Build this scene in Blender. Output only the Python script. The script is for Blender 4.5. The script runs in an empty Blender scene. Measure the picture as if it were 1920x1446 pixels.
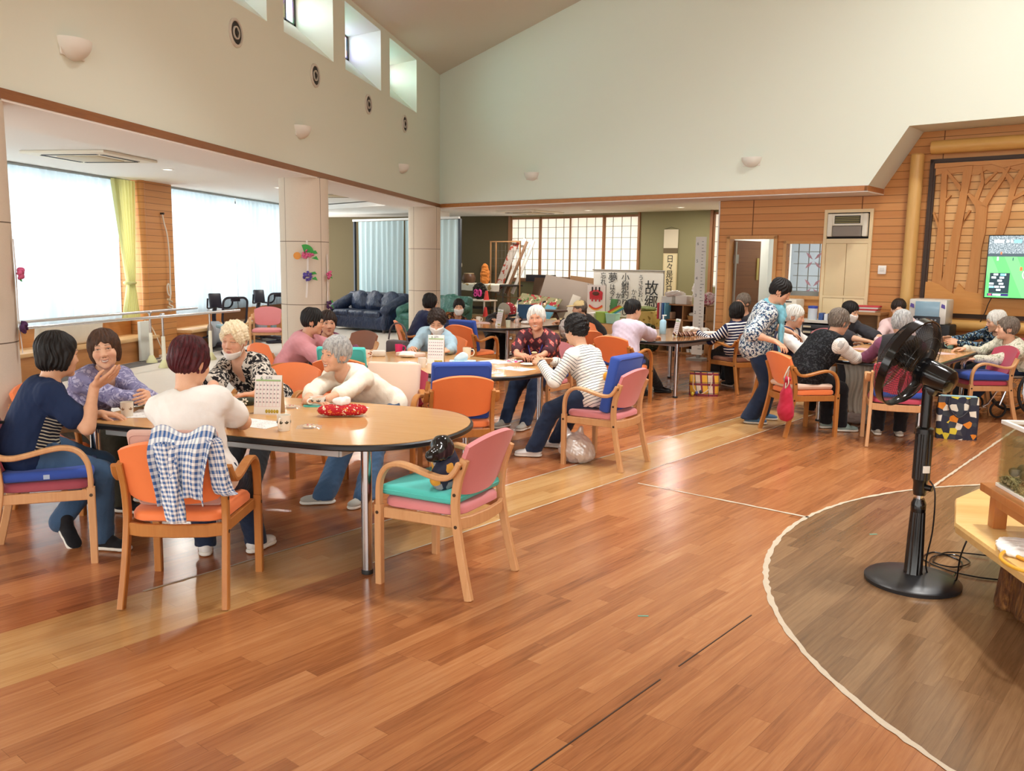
import bpy, bmesh, math, random
import numpy as np
from mathutils import Vector, Matrix, Euler
random.seed(7)
SC = bpy.context.scene
COL = SC.collection

# ------------------------------------------------------------------ camera
CAMH = 1.65
FPX, PITCH, ROLL, YAW = 1622.77, 0.1427422, 0.0136628, 0.1692056
def camera():
    cy, sy = math.cos(YAW), math.sin(YAW)
    f = Vector((-sy, cy, 0)); r = Vector((cy, sy, 0)); u = Vector((0, 0, 1))
    cp, sp = math.cos(PITCH), math.sin(PITCH)
    f2 = f*cp - u*sp; u2 = u*cp + f*sp
    cr, sr = math.cos(ROLL), math.sin(ROLL)
    r3 = r*cr + u2*sr; u3 = u2*cr - r*sr
    cd = bpy.data.cameras.new('camera'); cd.sensor_fit = 'HORIZONTAL'; cd.sensor_width = 36
    cd.lens = 36*FPX/1920; cd.clip_end = 200
    co = bpy.data.objects.new('camera', cd); COL.objects.link(co)
    m = Matrix((r3, u3, -f2)).transposed().to_4x4(); m.translation = (0, 0, CAMH)
    co.matrix_world = m
    SC.camera = co
camera()

# ------------------------------------------------------------------ light
SC.view_settings.view_transform = 'Standard'
SC.view_settings.look = 'None'
SC.view_settings.gamma = 1
SC.view_settings.use_curve_mapping = False
SC.view_settings.exposure = 1.12
wd = bpy.data.worlds.new('sky'); SC.world = wd; wd.use_nodes = True
bgn = wd.node_tree.nodes['Background']
bgn.inputs[0].default_value = (1.0, 0.99, 0.95, 1); bgn.inputs[1].default_value = 1.75
def area(name, loc, rot, sx, sy, power, col=(1, 1, 1), spread=None):
    l = bpy.data.lights.new(name, 'AREA'); l.shape = 'RECTANGLE'; l.size = sx; l.size_y = sy
    l.energy = power; l.color = col
    if spread: l.spread = spread
    o = bpy.data.objects.new(name, l); COL.objects.link(o); o.location = loc; o.rotation_euler = rot
    return o
# daylight outside the window wall and outside the clerestory (both face +x, into the hall)
area('daylight_side', (-9.9, 12.0, 1.9), (0, -math.pi/2, 0), 2.6, 15, 380, (0.97, 0.99, 1.0))
area('daylight_clerestory', (-6.6, 8.0, 5.0), (0, -math.radians(80), 0), 1.6, 14, 700, (0.95, 1.0, 0.98))
area('daylight_alcove', (2.2, 23.9, 1.9), (math.radians(-90), 0, math.radians(-30)), 9.5, 2.4, 70, (.97, 1, .95))
# hall lamps recessed in the sloping ceiling
for x_, y_, p_, s_ in ((2.4, 5.2, 62, 100), (-1.6, 6.2, 34, 100), (-.6, 10.2, 40, 100), (3.2, 8.6, 110, 145)): area('hall_lamp', (x_, y_, 5.0+.281*(x_+4.215)), (0, 0, 0), .6, .6, p_, (1, .99, .96), math.radians(s_))
SC.cycles.use_denoising = True
SC.cycles.max_bounces = 7
SC.cycles.diffuse_bounces = 4
SC.cycles.glossy_bounces = 3
SC.cycles.transparent_max_bounces = 12
SC.cycles.sample_clamp_indirect = 6
SC.cycles.caustics_reflective = False
SC.cycles.caustics_refractive = False

# ------------------------------------------------------------------ helpers
def lin(c):
    if isinstance(c, str):
        c = tuple(int(c[i:i+2], 16)/255 for i in (0, 2, 4))
    return tuple(((v/12.92) if v <= .04045 else ((v+.055)/1.055)**2.4) for v in c[:3]) + (1,)

class NT:
    """small node-graph writer"""
    def __init__(s, name):
        s.m = bpy.data.materials.new(name); s.m.use_nodes = True
        s.t = s.m.node_tree; s.n = s.t.nodes
        s.b = s.n['Principled BSDF']; s.out = s.n['Material Output']
    def node(s, kind, **kw):
        n = s.n.new(kind)
        for k, v in kw.items(): setattr(n, k, v)
        return n
    def put(s, sock, v):
        if v is None: return
        if hasattr(v, 'is_output') or isinstance(v, bpy.types.NodeSocket): s.t.links.new(v, sock)
        else: sock.default_value = v
    def math(s, op, a, b=None, c=None):
        n = s.node('ShaderNodeMath', operation=op)
        s.put(n.inputs[0], a); s.put(n.inputs[1], b)
        if c is not None: s.put(n.inputs[2], c)
        return n.outputs[0]
    def mix(s, f, a, b, mode='MIX'):
        n = s.node('ShaderNodeMix', data_type='RGBA', blend_type=mode)
        s.put(n.inputs[0], f); s.put(n.inputs[6], a); s.put(n.inputs[7], b)
        return n.outputs[2]
    def coord(s, kind='Object'):
        return s.node('ShaderNodeTexCoord').outputs[kind]
    def mapping(s, vec, scale=(1, 1, 1), rot=(0, 0, 0), loc=(0, 0, 0)):
        n = s.node('ShaderNodeMapping'); s.put(n.inputs['Vector'], vec)
        n.inputs['Scale'].default_value = scale; n.inputs['Rotation'].default_value = rot; n.inputs['Location'].default_value = loc
        return n.outputs[0]
    def noise(s, vec, scale=5, detail=3, rough=.5, out='Fac', dist=0):
        n = s.node('ShaderNodeTexNoise'); s.put(n.inputs['Vector'], vec)
        n.inputs['Scale'].default_value = scale; n.inputs['Detail'].default_value = detail
        n.inputs['Roughness'].default_value = rough; n.inputs['Distortion'].default_value = dist
        return n.outputs[out]
    def voronoi(s, vec, scale=5, out='Color', feature='F1', rnd=1):
        n = s.node('ShaderNodeTexVoronoi', feature=feature); s.put(n.inputs['Vector'], vec)
        n.inputs['Scale'].default_value = scale; n.inputs['Randomness'].default_value = rnd
        return n.outputs[out]
    def white(s, vec, out='Value'):
        n = s.node('ShaderNodeTexWhiteNoise'); s.put(n.inputs['Vector'], vec)
        return n.outputs[out]
    def ramp(s, f, stops, interp='LINEAR'):
        n = s.node('ShaderNodeValToRGB'); r = n.color_ramp; r.interpolation = interp
        while len(r.elements) < len(stops): r.elements.new(.5)
        for e, (p, c) in zip(r.elements, stops):
            e.position = p; e.color = c if len(c) == 4 else tuple(c)+(1,)
        s.put(n.inputs[0], f)
        return n.outputs[0]
    def xyz(s, vec):
        n = s.node('ShaderNodeSeparateXYZ'); s.put(n.inputs[0], vec); return n.outputs
    def comb(s, x, y, z):
        n = s.node('ShaderNodeCombineXYZ'); s.put(n.inputs[0], x); s.put(n.inputs[1], y); s.put(n.inputs[2], z); return n.outputs[0]
    def bump(s, h, strength=.2, dist=.01):
        n = s.node('ShaderNodeBump'); n.inputs['Strength'].default_value = strength; n.inputs['Distance'].default_value = dist
        s.put(n.inputs['Height'], h); s.t.links.new(n.outputs[0], s.b.inputs['Normal'])
    def set(s, color=None, rough=None, metal=None, spec=None, **kw):
        s.put(s.b.inputs['Base Color'], color); s.put(s.b.inputs['Roughness'], rough)
        s.put(s.b.inputs['Metallic'], metal); s.put(s.b.inputs['Specular IOR Level'], spec)
        for k, v in kw.items(): s.put(s.b.inputs[k.replace('_', ' ')], v)
        return s.m

MATS = {}
def plain(name, col, rough=.5, metal=0, spec=.5, bump=0, bscale=300, vary=0, vscale=8):
    if name in MATS: return MATS[name]
    t = NT(name); c = lin(col)
    v = t.coord()
    if vary:
        f = t.noise(v, vscale, 4)
        c = t.mix(f, tuple(x*(1-vary) for x in c[:3])+(1,), tuple(min(1, x*(1+vary)) for x in c[:3])+(1,))
    if bump: t.bump(t.noise(v, bscale, 2), bump, .004)
    MATS[name] = t.set(c, rough, metal, spec)
    return MATS[name]
def wood(name, c1, c2, rough=.42, axis=2, scale=1., spec=.4):
    if name in MATS: return MATS[name]
    t = NT(name); sc = [18*scale]*3; sc[axis] = 1.6*scale
    v = t.mapping(t.coord(), tuple(sc))
    f = t.noise(v, 1.6, 5, .6, dist=.6)
    g = t.noise(t.mapping(t.coord(), tuple(x*4 for x in sc)), 2, 2)
    c = t.mix(f, lin(c1), lin(c2)); c = t.mix(t.math('MULTIPLY', g, .25), c, lin(c1), 'MULTIPLY')
    MATS[name] = t.set(c, rough, 0, spec)
    return MATS[name]
def emit(name, col, s):
    if name in MATS: return MATS[name]
    t = NT(name); t.set(lin(col), .5, Emission_Color=lin(col), Emission_Strength=s); MATS[name] = t.m
    return t.m
def cloth(name, col, rough=.85, vary=.12):
    if name in MATS: return MATS[name]
    t = NT(name); c = lin(col); v = t.coord()
    f = t.noise(v, 6, 4)
    cc = t.mix(f, tuple(x*(1-vary) for x in c[:3])+(1,), tuple(min(1, x*(1+vary)) for x in c[:3])+(1,))
    t.bump(t.noise(v, 420, 2), .25, .002)
    MATS[name] = t.set(cc, rough, 0, .25, Sheen_Weight=.15)
    return MATS[name]

def tag(o, label=None, cat=None, group=None, kind=None):
    if label: o['label'] = label
    if cat: o['category'] = cat
    if group: o['group'] = group
    if kind: o['kind'] = kind
    return o
def empty(name, loc=(0, 0, 0), rz=0, label=None, cat=None, group=None):
    o = bpy.data.objects.new(name, None); COL.objects.link(o); o.empty_display_size = .1
    o.location = loc; o.rotation_euler = (0, 0, rz)
    return tag(o, label, cat, group)

class MB:
    """mesh builder: gathers shapes into one mesh"""
    def __init__(s): s.v = []; s.f = []; s.mi = []; s.mat = 0; s.M = Matrix()
    def add(s, vs, fs):
        b = len(s.v); s.v += [tuple(s.M @ Vector(p)) for p in vs]
        s.f += [tuple(i+b for i in f) for f in fs]; s.mi += [s.mat]*len(fs); return s
    def box(s, c, d, rot=(0, 0, 0), bev=0, seg=2):
        bm = bmesh.new(); bmesh.ops.create_cube(bm, size=1)
        bmesh.ops.scale(bm, vec=d, verts=bm.verts)
        if bev: bmesh.ops.bevel(bm, geom=bm.edges[:], offset=min(bev, min(d)*.49), segments=seg, profile=.5, affect='EDGES')
        m = Matrix.Translation(c) @ (Euler(rot).to_matrix().to_4x4() if not isinstance(rot, Matrix) else rot.to_4x4())
        bmesh.ops.transform(bm, matrix=m, verts=bm.verts)
        bm.verts.index_update()
        s.add([v.co for v in bm.verts], [[v.index for v in f.verts] for f in bm.faces]); bm.free(); return s
    def span(s, a, b, bev=0):
        return s.box([(x+y)/2 for x, y in zip(a, b)], [abs(y-x) for x, y in zip(a, b)], bev=bev)
    def rings(s, rings, caps=True, closed=False):
        n = len(rings[0]); vs = [p for r in rings for p in r]; fs = []
        for i in range(len(rings)-1 + (1 if closed else 0)):
            a = i*n; b = ((i+1) % len(rings))*n
            for j in range(n):
                k = (j+1) % n; fs.append((a+j, a+k, b+k, b+j))
        if caps and not closed:
            fs.append(tuple(range(n-1, -1, -1))); fs.append(tuple((len(rings)-1)*n+j for j in range(n)))
        return s.add(vs, fs)
    def frames(s, path, closed=False, up=None):
        P = [Vector(p) for p in path]; n = len(P); T = []
        for i in range(n):
            if closed: t = P[(i+1) % n]-P[i-1]
            else: t = P[min(i+1, n-1)]-P[max(i-1, 0)]
            T.append(t.normalized() if t.length > 1e-9 else Vector((0, 0, 1)))
        u = Vector(up) if up else (Vector((0, 0, 1)) if abs(T[0].z) < .9 else Vector((1, 0, 0)))
        N = []
        for t in T:
            x = u - t*u.dot(t)
            if x.length < 1e-6: x = t.orthogonal()
            x.normalize(); N.append(x)
            if not up: u = x
        return P, T, N
    def tube(s, path, r, n=10, closed=False, caps=True):
        P, T, N = s.frames(path, closed); R = r if isinstance(r, (list, tuple)) else [r]*len(P); rings = []
        for p, t, x, rr in zip(P, T, N, R):
            y = t.cross(x); rings.append([p + x*(rr*math.cos(2*math.pi*k/n)) + y*(rr*math.sin(2*math.pi*k/n)) for k in range(n)])
        return s.rings(rings, caps, closed)
    def sweep(s, path, w, h, up, bev=.004, closed=False):
        """rectangle w (sideways) x h (along up) swept along a path"""
        P, T, N = s.frames(path, closed, up); rings = []
        for i, (p, t, x) in enumerate(zip(P, T, N)):
            y = t.cross(x); ww = (w[i] if isinstance(w, (list, tuple)) else w)/2; hh = (h[i] if isinstance(h, (list, tuple)) else h)/2
            b = min(bev, ww*.8, hh*.8)
            q = [(ww-b, hh), (-ww+b, hh), (-ww, hh-b), (-ww, -hh+b), (-ww+b, -hh), (ww-b, -hh), (ww, -hh+b), (ww, hh-b)]
            rings.append([p + y*a + x*c for a, c in q])
        return s.rings(rings, True, closed)
    def cyl(s, a, b, r, r2=None, n=20): return s.tube([a, b], [r, r if r2 is None else r2], n)
    def lathe(s, prof, c=(0, 0, 0), n=28, axis='z', sx=1, sy=1, caps=True):
        rings = []
        for r, z in prof:
            rings.append([(c[0]+r*sx*math.cos(2*math.pi*k/n), c[1]+r*sy*math.sin(2*math.pi*k/n), c[2]+z) for k in range(n)])
        return s.rings(rings, caps)
    def prism(s, poly, z0, z1):
        n = len(poly); vs = [(x, y, z0) for x, y in poly]+[(x, y, z1) for x, y in poly]
        fs = [tuple(range(n-1, -1, -1)), tuple(range(n, 2*n))]+[(i, (i+1) % n, n+(i+1) % n, n+i) for i in range(n)]
        return s.add(vs, fs)
    def prism3(s, pts, d):
        """extrude a planar 3d polygon along vector d"""
        n = len(pts); P = [Vector(p) for p in pts]; d = Vector(d)
        return s.add(P+[p+d for p in P], [tuple(range(n-1, -1, -1)), tuple(range(n, 2*n))]+[(i, (i+1) % n, n+(i+1) % n, n+i) for i in range(n)])
    def ell(s, c, r, rot=(0, 0, 0), n=18, m=12):
        R = Euler(rot).to_matrix() if not isinstance(rot, Matrix) else rot; c = Vector(c); vs = [c+R@Vector((0, 0, r[2]))]; fs = []
        for i in range(1, m):
            th = math.pi*i/m
            for k in range(n):
                ph = 2*math.pi*k/n; vs.append(c+R@Vector((r[0]*math.sin(th)*math.cos(ph), r[1]*math.sin(th)*math.sin(ph), r[2]*math.cos(th))))
        vs.append(c-R@Vector((0, 0, r[2])))
        for k in range(n): fs.append((0, 1+k, 1+(k+1) % n))
        for i in range(m-2):
            for k in range(n):
                a = 1+i*n; fs.append((a+k, a+n+k, a+n+(k+1) % n, a+(k+1) % n))
        l = len(vs)-1; a = 1+(m-2)*n
        for k in range(n): fs.append((a+k, l, a+(k+1) % n))
        return s.add(vs, fs)
    def grid(s, fn, nu, nv, thick=0):
        """surface fn(u,v); thick>0 gives it a back side"""
        vs = [Vector(fn(i/nu, j/nv)) for j in range(nv+1) for i in range(nu+1)]; w = nu+1
        fs = [(j*w+i, j*w+i+1, (j+1)*w+i+1, (j+1)*w+i) for j in range(nv) for i in range(nu)]
        if thick:
            nor = [Vector((0, 0, 0)) for _ in vs]
            for f in fs:
                nn = (vs[f[1]]-vs[f[0]]).cross(vs[f[3]]-vs[f[0]])
                for i in f: nor[i] += nn
            b = len(vs); vs = vs+[v-n_.normalized()*thick if n_.length > 0 else v for v, n_ in zip(vs, nor)]
            fs2 = [tuple(b+i for i in reversed(f)) for f in fs]
            bd = [i for i in range(nu+1)]+[j*w+nu for j in range(1, nv+1)]+[nv*w+i for i in range(nu-1, -1, -1)]+[j*w for j in range(nv-1, 0, -1)]
            fs += fs2+[(bd[k], b+bd[k], b+bd[(k+1) % len(bd)], bd[(k+1) % len(bd)])[::1] for k in range(len(bd))]
        return s.add(vs, fs)
    def build(s, name, mats, parent=None, loc=None, rz=None, smooth=38):
        me = bpy.data.meshes.new(name); me.from_pydata([tuple(v) for v in s.v], [], s.f)
        if not isinstance(mats, (list, tuple)): mats = [mats]
        for m in mats: me.materials.append(m)
        if len(mats) > 1: me.polygons.foreach_set('material_index', s.mi)
        bm = bmesh.new(); bm.from_mesh(me); bmesh.ops.recalc_face_normals(bm, faces=bm.faces[:]); bm.to_mesh(me); bm.free()
        if smooth:
            me.polygons.foreach_set('use_smooth', [True]*len(me.polygons)); me.set_sharp_from_angle(angle=math.radians(smooth))
        me.update()
        o = bpy.data.objects.new(name, me); COL.objects.link(o)
        if parent: o.parent = parent
        if loc is not None: o.location = loc
        if rz is not None: o.rotation_euler = (0, 0, rz)
        return o
def kids(o): return [c for c in o.children]
def copy_tree(o, parent=None):
    c = o.copy(); COL.objects.link(c)
    if parent: c.parent = parent
    for ch in list(o.children): copy_tree(ch, c)
    return c
def spline(pts, n=8):
    """catmull-rom through pts"""
    P = [Vector(p) for p in pts]; out = []
    for i in range(len(P)-1):
        a, b, c, d = P[max(i-1, 0)], P[i], P[i+1], P[min(i+2, len(P)-1)]
        for k in range(n):
            t = k/n; out.append(.5*((2*b)+(c-a)*t+(2*a-5*b+4*c-d)*t*t+(3*b-a-3*c+d)*t**3))
    out.append(P[-1]); return out
def rrect(w, h, r, n=5):
    pts = []
    for cx, cy, a0 in ((w/2-r, h/2-r, 0), (-w/2+r, h/2-r, 90), (-w/2+r, -h/2+r, 180), (w/2-r, -h/2+r, 270)):
        for k in range(n+1):
            a = math.radians(a0+90*k/n); pts.append((cx+r*math.cos(a), cy+r*math.sin(a)))
    return pts
def struct(o): return tag(o, kind='structure')
# ------------------------------------------------------------------ the setting
S3 = math.sqrt(3)/2
CX, CY = -4.215, 16.25                       # the hall corner under the clerestory
def bw(s, o, z):                             # back-wall frame: s along the wall, o away behind it
    return Vector((CX + s*S3 + o*.5, CY - s*.5 + o*S3, z))
RB = math.radians(-30)                       # yaw of the back-wall frame
def bspan(mb, s0, s1, o0, o1, z0, z1, bev=0):
    c = bw((s0+s1)/2, (o0+o1)/2, (z0+z1)/2)
    return mb.box(c, (abs(s1-s0), abs(o1-o0), abs(z1-z0)), (0, 0, RB), bev)

# --- floor: wood-look vinyl laid along the 60 degree grid, a pale band, a dark round zone
def floor_mat():
    t = NT('floor_wood_vinyl')
    v = t.coord()
    x, y, z = t.xyz(v)
    E_ = t.math('SUBTRACT', t.math('MULTIPLY', x, S3), t.math('MULTIPLY', y, .5))
    P_ = t.math('ADD', t.math('MULTIPLY', x, .5), t.math('MULTIPLY', y, S3))
    row = t.math('FLOOR', t.math('DIVIDE', E_, .076))
    off = t.math('MULTIPLY', t.white(t.comb(row, 3.3, 0)), 7.0)
    colm = t.math('FLOOR', t.math('DIVIDE', t.math('ADD', P_, off), .92))
    r1 = t.white(t.comb(row, colm, 1.5)); 
    grain = t.noise(t.comb(t.math('MULTIPLY', E_, 60), t.math('MULTIPLY', P_, 3.2), t.math('MULTIPLY', r1, 40)), 1.0, 5, .62, dist=.5)
    fine = t.noise(t.comb(t.math('MULTIPLY', E_, 230), t.math('MULTIPLY', P_, 9), 0), 1.0, 3, .6)
    tone = t.math('ADD', t.math('MULTIPLY', r1, .36), t.math('ADD', t.math('MULTIPLY', grain, .72), t.math('MULTIPLY', fine, .12)))
    main = t.ramp(tone, [(.28, lin('7f4b2b')), (.52, lin('9e643b')), (.72, lin('ad7347')), (.95, lin('bd8659'))])
    band = t.ramp(tone, [(.25, lin('a27444')), (.55, lin('b98b56')), (.9, lin('c9a26c'))])
    dark = t.ramp(tone, [(.25, lin('59422c')), (.55, lin('78593c')), (.9, lin('90704f'))])
    inb = t.math('MULTIPLY', t.math('GREATER_THAN', E_, -4.02), t.math('LESS_THAN', E_, -3.49))
    dx = t.math('SUBTRACT', x, 3.4); dy = t.math('SUBTRACT', y, 4.33)
    rr = t.math('SQRT', t.math('ADD', t.math('MULTIPLY', dx, dx), t.math('MULTIPLY', dy, dy)))
    inc = t.math('LESS_THAN', rr, 2.81)
    # the older planks beyond the band are a redder, darker wood
    old = t.math('MULTIPLY', t.math('LESS_THAN', E_, -4.02), 1.0)
    red = t.ramp(tone, [(.28, lin('7c4527')), (.55, lin('a06038')), (.9, lin('bb7b4c'))])
    c = t.mix(old, main, red); c = t.mix(inb, c, band); c = t.mix(inc, c, dark)
    # thin dark joints
    fe = t.math('FRACT', t.math('DIVIDE', E_, .076)); fp = t.math('FRACT', t.math('DIVIDE', t.math('ADD', P_, off), .92))
    j = t.math('MAXIMUM', t.math('LESS_THAN', fe, .022), t.math('LESS_THAN', fp, .0025))
    c = t.mix(t.math('MULTIPLY', j, .35), c, lin('4a2a14'))
    wear = t.noise(v, 1.3, 4, .6)
    ro = t.math('ADD', .15, t.math('MULTIPLY', wear, .16))
    t.bump(t.noise(v, 3.0, 2), .035, .02)
    return t.set(c, ro, 0, .5)
mb = MB(); mb.span((-4.5, -8, -.12), (14, 26, 0)); struct(mb.build('floor', floor_mat()))
mb = MB(); mb.span((-9.6, -8, -.12), (-4.5, 26, 0)); struct(mb.build('floor_vinyl', plain('pale_vinyl', 'd9cec2', .42, vary=.04)))
mb = MB(); mb.span((-8.1, -6, 0), (-7.72, 20, .004)); struct(mb.build('floor_carpet_strip', plain('grey_carpet', '66625f', .95, bump=.4)))
# white seam tape, ragged
tape_m = plain('seam_tape', 'c2b49e', .6, vary=.12, vscale=40)
def rag(path, w, name):
    mb = MB(); P = [Vector(p) for p in path]; L = []; Rr = []
    for i, p in enumerate(P):
        t = (P[min(i+1, len(P)-1)]-P[max(i-1, 0)]).normalized(); n_ = Vector((-t.y, t.x, 0))
        L.append(p+n_*w*(.5+random.uniform(-.18, .25))); Rr.append(p-n_*w*(.5+random.uniform(-.18, .25)))
    n_ = len(P); up = Vector((0, 0, .0025))
    vs = [q+up for q in L]+[q+up for q in Rr]
    return struct(mb.add(vs, [(i, n_+i, n_+i+1, i+1) for i in range(n_-1)]).build(name, tape_m, smooth=0))
def gline(e0, p0, e1, p1, step=.05):
    a = Vector((e0*S3+p0*.5, -e0*.5+p0*S3, 0)); b = Vector((e1*S3+p1*.5, -e1*.5+p1*S3, 0)); n_ = max(2, int((b-a).length/step))
    return [a.lerp(b, i/n_) for i in range(n_+1)]
rag([(3.4+2.81*math.cos(a), 4.33+2.81*math.sin(a), 0) for a in [math.radians(78+i*.9) for i in range(205)]], .026, 'trim_1')
rag(gline(-3.33, 5.52, -2.02, 5.52), .022, 'trim_2')
rag(gline(-1.62, 6.9, -1.61, 10.2), .02, 'trim_3')
rag(gline(-3.49, 3.0, -3.49, 11.5), .011, 'trim_4')
rag(gline(-4.02, 2.0, -4.02, 12.0), .013, 'trim_5')
mb = MB()
for a, b in ((1.2, 2.9), (3.05, 3.75)):
    pts = gline(-1.615, a, -1.615, b); mb.sweep([p+Vector((0, 0, .001)) for p in pts], .006, .002, (0, 0, 1), .0004)
struct(mb.build('trim_6', plain('gap_dark', '3a2413', .8)))

# --- walls
WALL = plain('wall_plaster', 'e3e9db', .92, bump=.12, bscale=160)
CEIL = plain('ceiling_plaster', 'ded6c8', .95)
SOFF = plain('soffit_board', 'f0ebe4', .9)
# left wall above the opening, with deep clerestory openings
ZC = lambda x: 5.03+.281*(x-CX)
mb = MB(); T = .5
jr = [1.39-1.9*k for k in range(4, -1, -1)]
right = [14.69-1.896*k for k in range(9)]; right.reverse()       # far jamb of each opening
ycur = -6.0
for yr in right:
    yl = yr-1.475
    if yl < -5: continue
    mb.span((CX-T, ycur, 2.7), (CX, yl, 5.12)); 
    mb.span((CX-T, yl, 2.7), (CX, yr, 4.12))                       # under the sill
    mb.prism3([(CX, yl, 4.12), (CX-T, yl, 4.12), (CX-T, yl, 4.56)], (0, yr-yl, 0))   # sloping sill
    mb.prism3([(CX, yl, 4.98), (CX-T, yl, 4.90), (CX-T, yl, 5.2), (CX, yl, 5.2)], (0, yr-yl, 0))
    ycur = yr
mb.span((CX-T, ycur, 2.7), (CX, CY+.5, 5.12))
struct(mb.build('wall_left', WALL, smooth=0))
# clerestory panes: leaded coloured glass in dark frames
def stained():
    t = NT('stained_glass'); v = t.coord()
    c = t.voronoi(t.mapping(v, (1, 5, 4)), 1.6, 'Color')
    col = t.mix(.45, lin('fdfdf8'), t.mix(1, c, lin('7f9fff'), 'SOFT_LIGHT'))
    tr = t.node('ShaderNodeBsdfTransparent'); t.put(tr.inputs[0], col)
    gl = t.node('ShaderNodeBsdfTranslucent'); t.put(gl.inputs[0], col)
    mx = t.node('ShaderNodeMixShader'); mx.inputs[0].default_value = .35
    t.t.links.new(tr.outputs[0], mx.inputs[1]); t.t.links.new(gl.outputs[0], mx.inputs[2]); t.t.links.new(mx.outputs[0], t.out.inputs[0])
    return t.m
SG = stained(); DK = plain('dark_frame', '2b2724', .5)
for i, yr in enumerate(right):
    yl = yr-1.475
    if yl < 4: continue
    mb = MB(); x = CX-T-.01
    for a, b in ((yl, yl+.05), (yr-.05, yr), (yl+.68, yl+.72), (yr-.32, yr-.28)): mb.span((x-.03, a, 4.55), (x+.012, b, 4.92))
    for z in (4.55, 4.88): mb.span((x-.03, yl, z), (x+.012, yr, z+.035))
    fr = struct(mb.build('window_%d' % (i+1), DK))
    mb = MB(); mb.span((x-.012, yl+.02, 4.56), (x-.006, yr-.02, 4.9)); mb.build('pane', SG, fr)

# back wall with its raised right end; a thick beam, timber edging below
out = [(0, 2.7), (7.9, 2.7), (8.36, 3.424), (9.64, 3.43), (17, 3.47)]
mb = MB()
poly = [bw(s, 0, z) for s, z in out]+[bw(17, 0, ZC(bw(17, 0, 0).x)+.05), bw(0, 0, 5.08)]
mb.prism3(poly, bw(0, .66, 0)-bw(0, 0, 0)); struct(mb.build('wall_back', WALL, smooth=0))
EDGE = wood('edge_wood', '7d4a26', 'a9713f', .4, 1)
EDGE2 = wood('edge_wood_light', 'a9683a', 'c98f58', .4, 0)
mb = MB(); mb.span((CX-.02, -6, 2.635), (CX+.02, CY-.01, 2.70)); struct(mb.build('trim_7', EDGE))
mb = MB(); bspan(mb, .02, 7.9, -.02, .02, 2.635, 2.70); bspan(mb, 7.86, 7.905, -.02, .66, 2.635, 2.70); struct(mb.build('trim_8', EDGE2))
# main ceiling
mb = MB()
q = [(CX-.02, -8), (9, -8), (9, 9.0), (CX-.02, CY+.35)]
P8 = [Vector((x, y, ZC(max(x, CX))+.02)) for x, y in q]
mb.prism3(P8, (0, 0, .15)); struct(mb.build('ceiling', CEIL, smooth=0))
mb = MB(); mb.span((CX-.55, -8, 5.10), (CX, CY+.5, 5.2)); struct(mb.build('ceiling_edge', CEIL, smooth=0))
mb = MB(); mb.span((9, -8, 0), (9.2, 8.8, 8.9)); struct(mb.build('wall_light_block', plain('light_block_brown', 'b0814f', .6), smooth=0))  # unseen wall added to darken the left wall; brown weakens its bounce
# lower ceilings: under the beam, over the window side, over the alcove
mb = MB(); mb.span((-5.0, -6, 2.62), (CX+.015, CY+.3, 2.70)); mb.span((-5.0, -6, 2.62), (-4.95, 20, 2.9)); struct(mb.build('ceiling_beam', SOFF, smooth=0))
mb = MB(); mb.span((-9.6, -6, 2.86), (-4.95, 22.5, 2.98))
for a, b in ((7.4, 10.6), (12.6, 15.6)): mb.span((-6.1, a, 2.84), (-5.3, b, 2.87))
struct(mb.build('ceiling_side', SOFF, smooth=0))
mb = MB(); mb.prism([tuple(bw(-7, 0.9, 0).xy), tuple(bw(0, .0, 0).xy), tuple(bw(7.9, .66, 0).xy), tuple(bw(7.9, 7.5, 0).xy), tuple(bw(-7, 8.5, 0).xy)], 2.74, 2.84)
struct(mb.build('ceiling_alcove', SOFF, smooth=0))
mb = MB(); bspan(mb, 0, 7.9, 0, .75, 2.62, 2.71); struct(mb.build('ceiling_soffit', SOFF, smooth=0))
mb = MB(); bspan(mb, 7.9, 17, 0.02, 1.2, 3.44, 3.5); struct(mb.build('ceiling_recess', SOFF, smooth=0))

# columns with pale boards and dark joints
def col_mat():
    t = NT('column_board'); x, y, z = t.xyz(t.coord())
    fz = t.math('FRACT', t.math('DIVIDE', t.math('SUBTRACT', z, .30), .775))
    j1 = t.math('LESS_THAN', fz, .010)
    an = t.math('ARCTAN2', y, x)
    j = j1
    for a in (-2.02, -.45, 1.12, 2.69): j = t.math('MAXIMUM', j, t.math('LESS_THAN', t.math('ABSOLUTE', t.math('SUBTRACT', an, a)), .010))
    c = t.mix(j, t.mix(t.noise(t.coord(), 160, 2), lin('d0c3b1'), lin('dccfbd')), lin('6b5d4e'))
    return t.set(c, .8, 0, .3)
CM = col_mat()
COLS = [(-4.47, 4.955), (-4.45, 10.42), (-4.45, 16.02)]
for i, (x, y) in enumerate(COLS):
    mb = MB(); mb.lathe([(.3, 0), (.3, 2.63)], n=48); struct(mb.build('wall_column_%d' % (i+1), CM, loc=(x, y, 0)))

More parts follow.
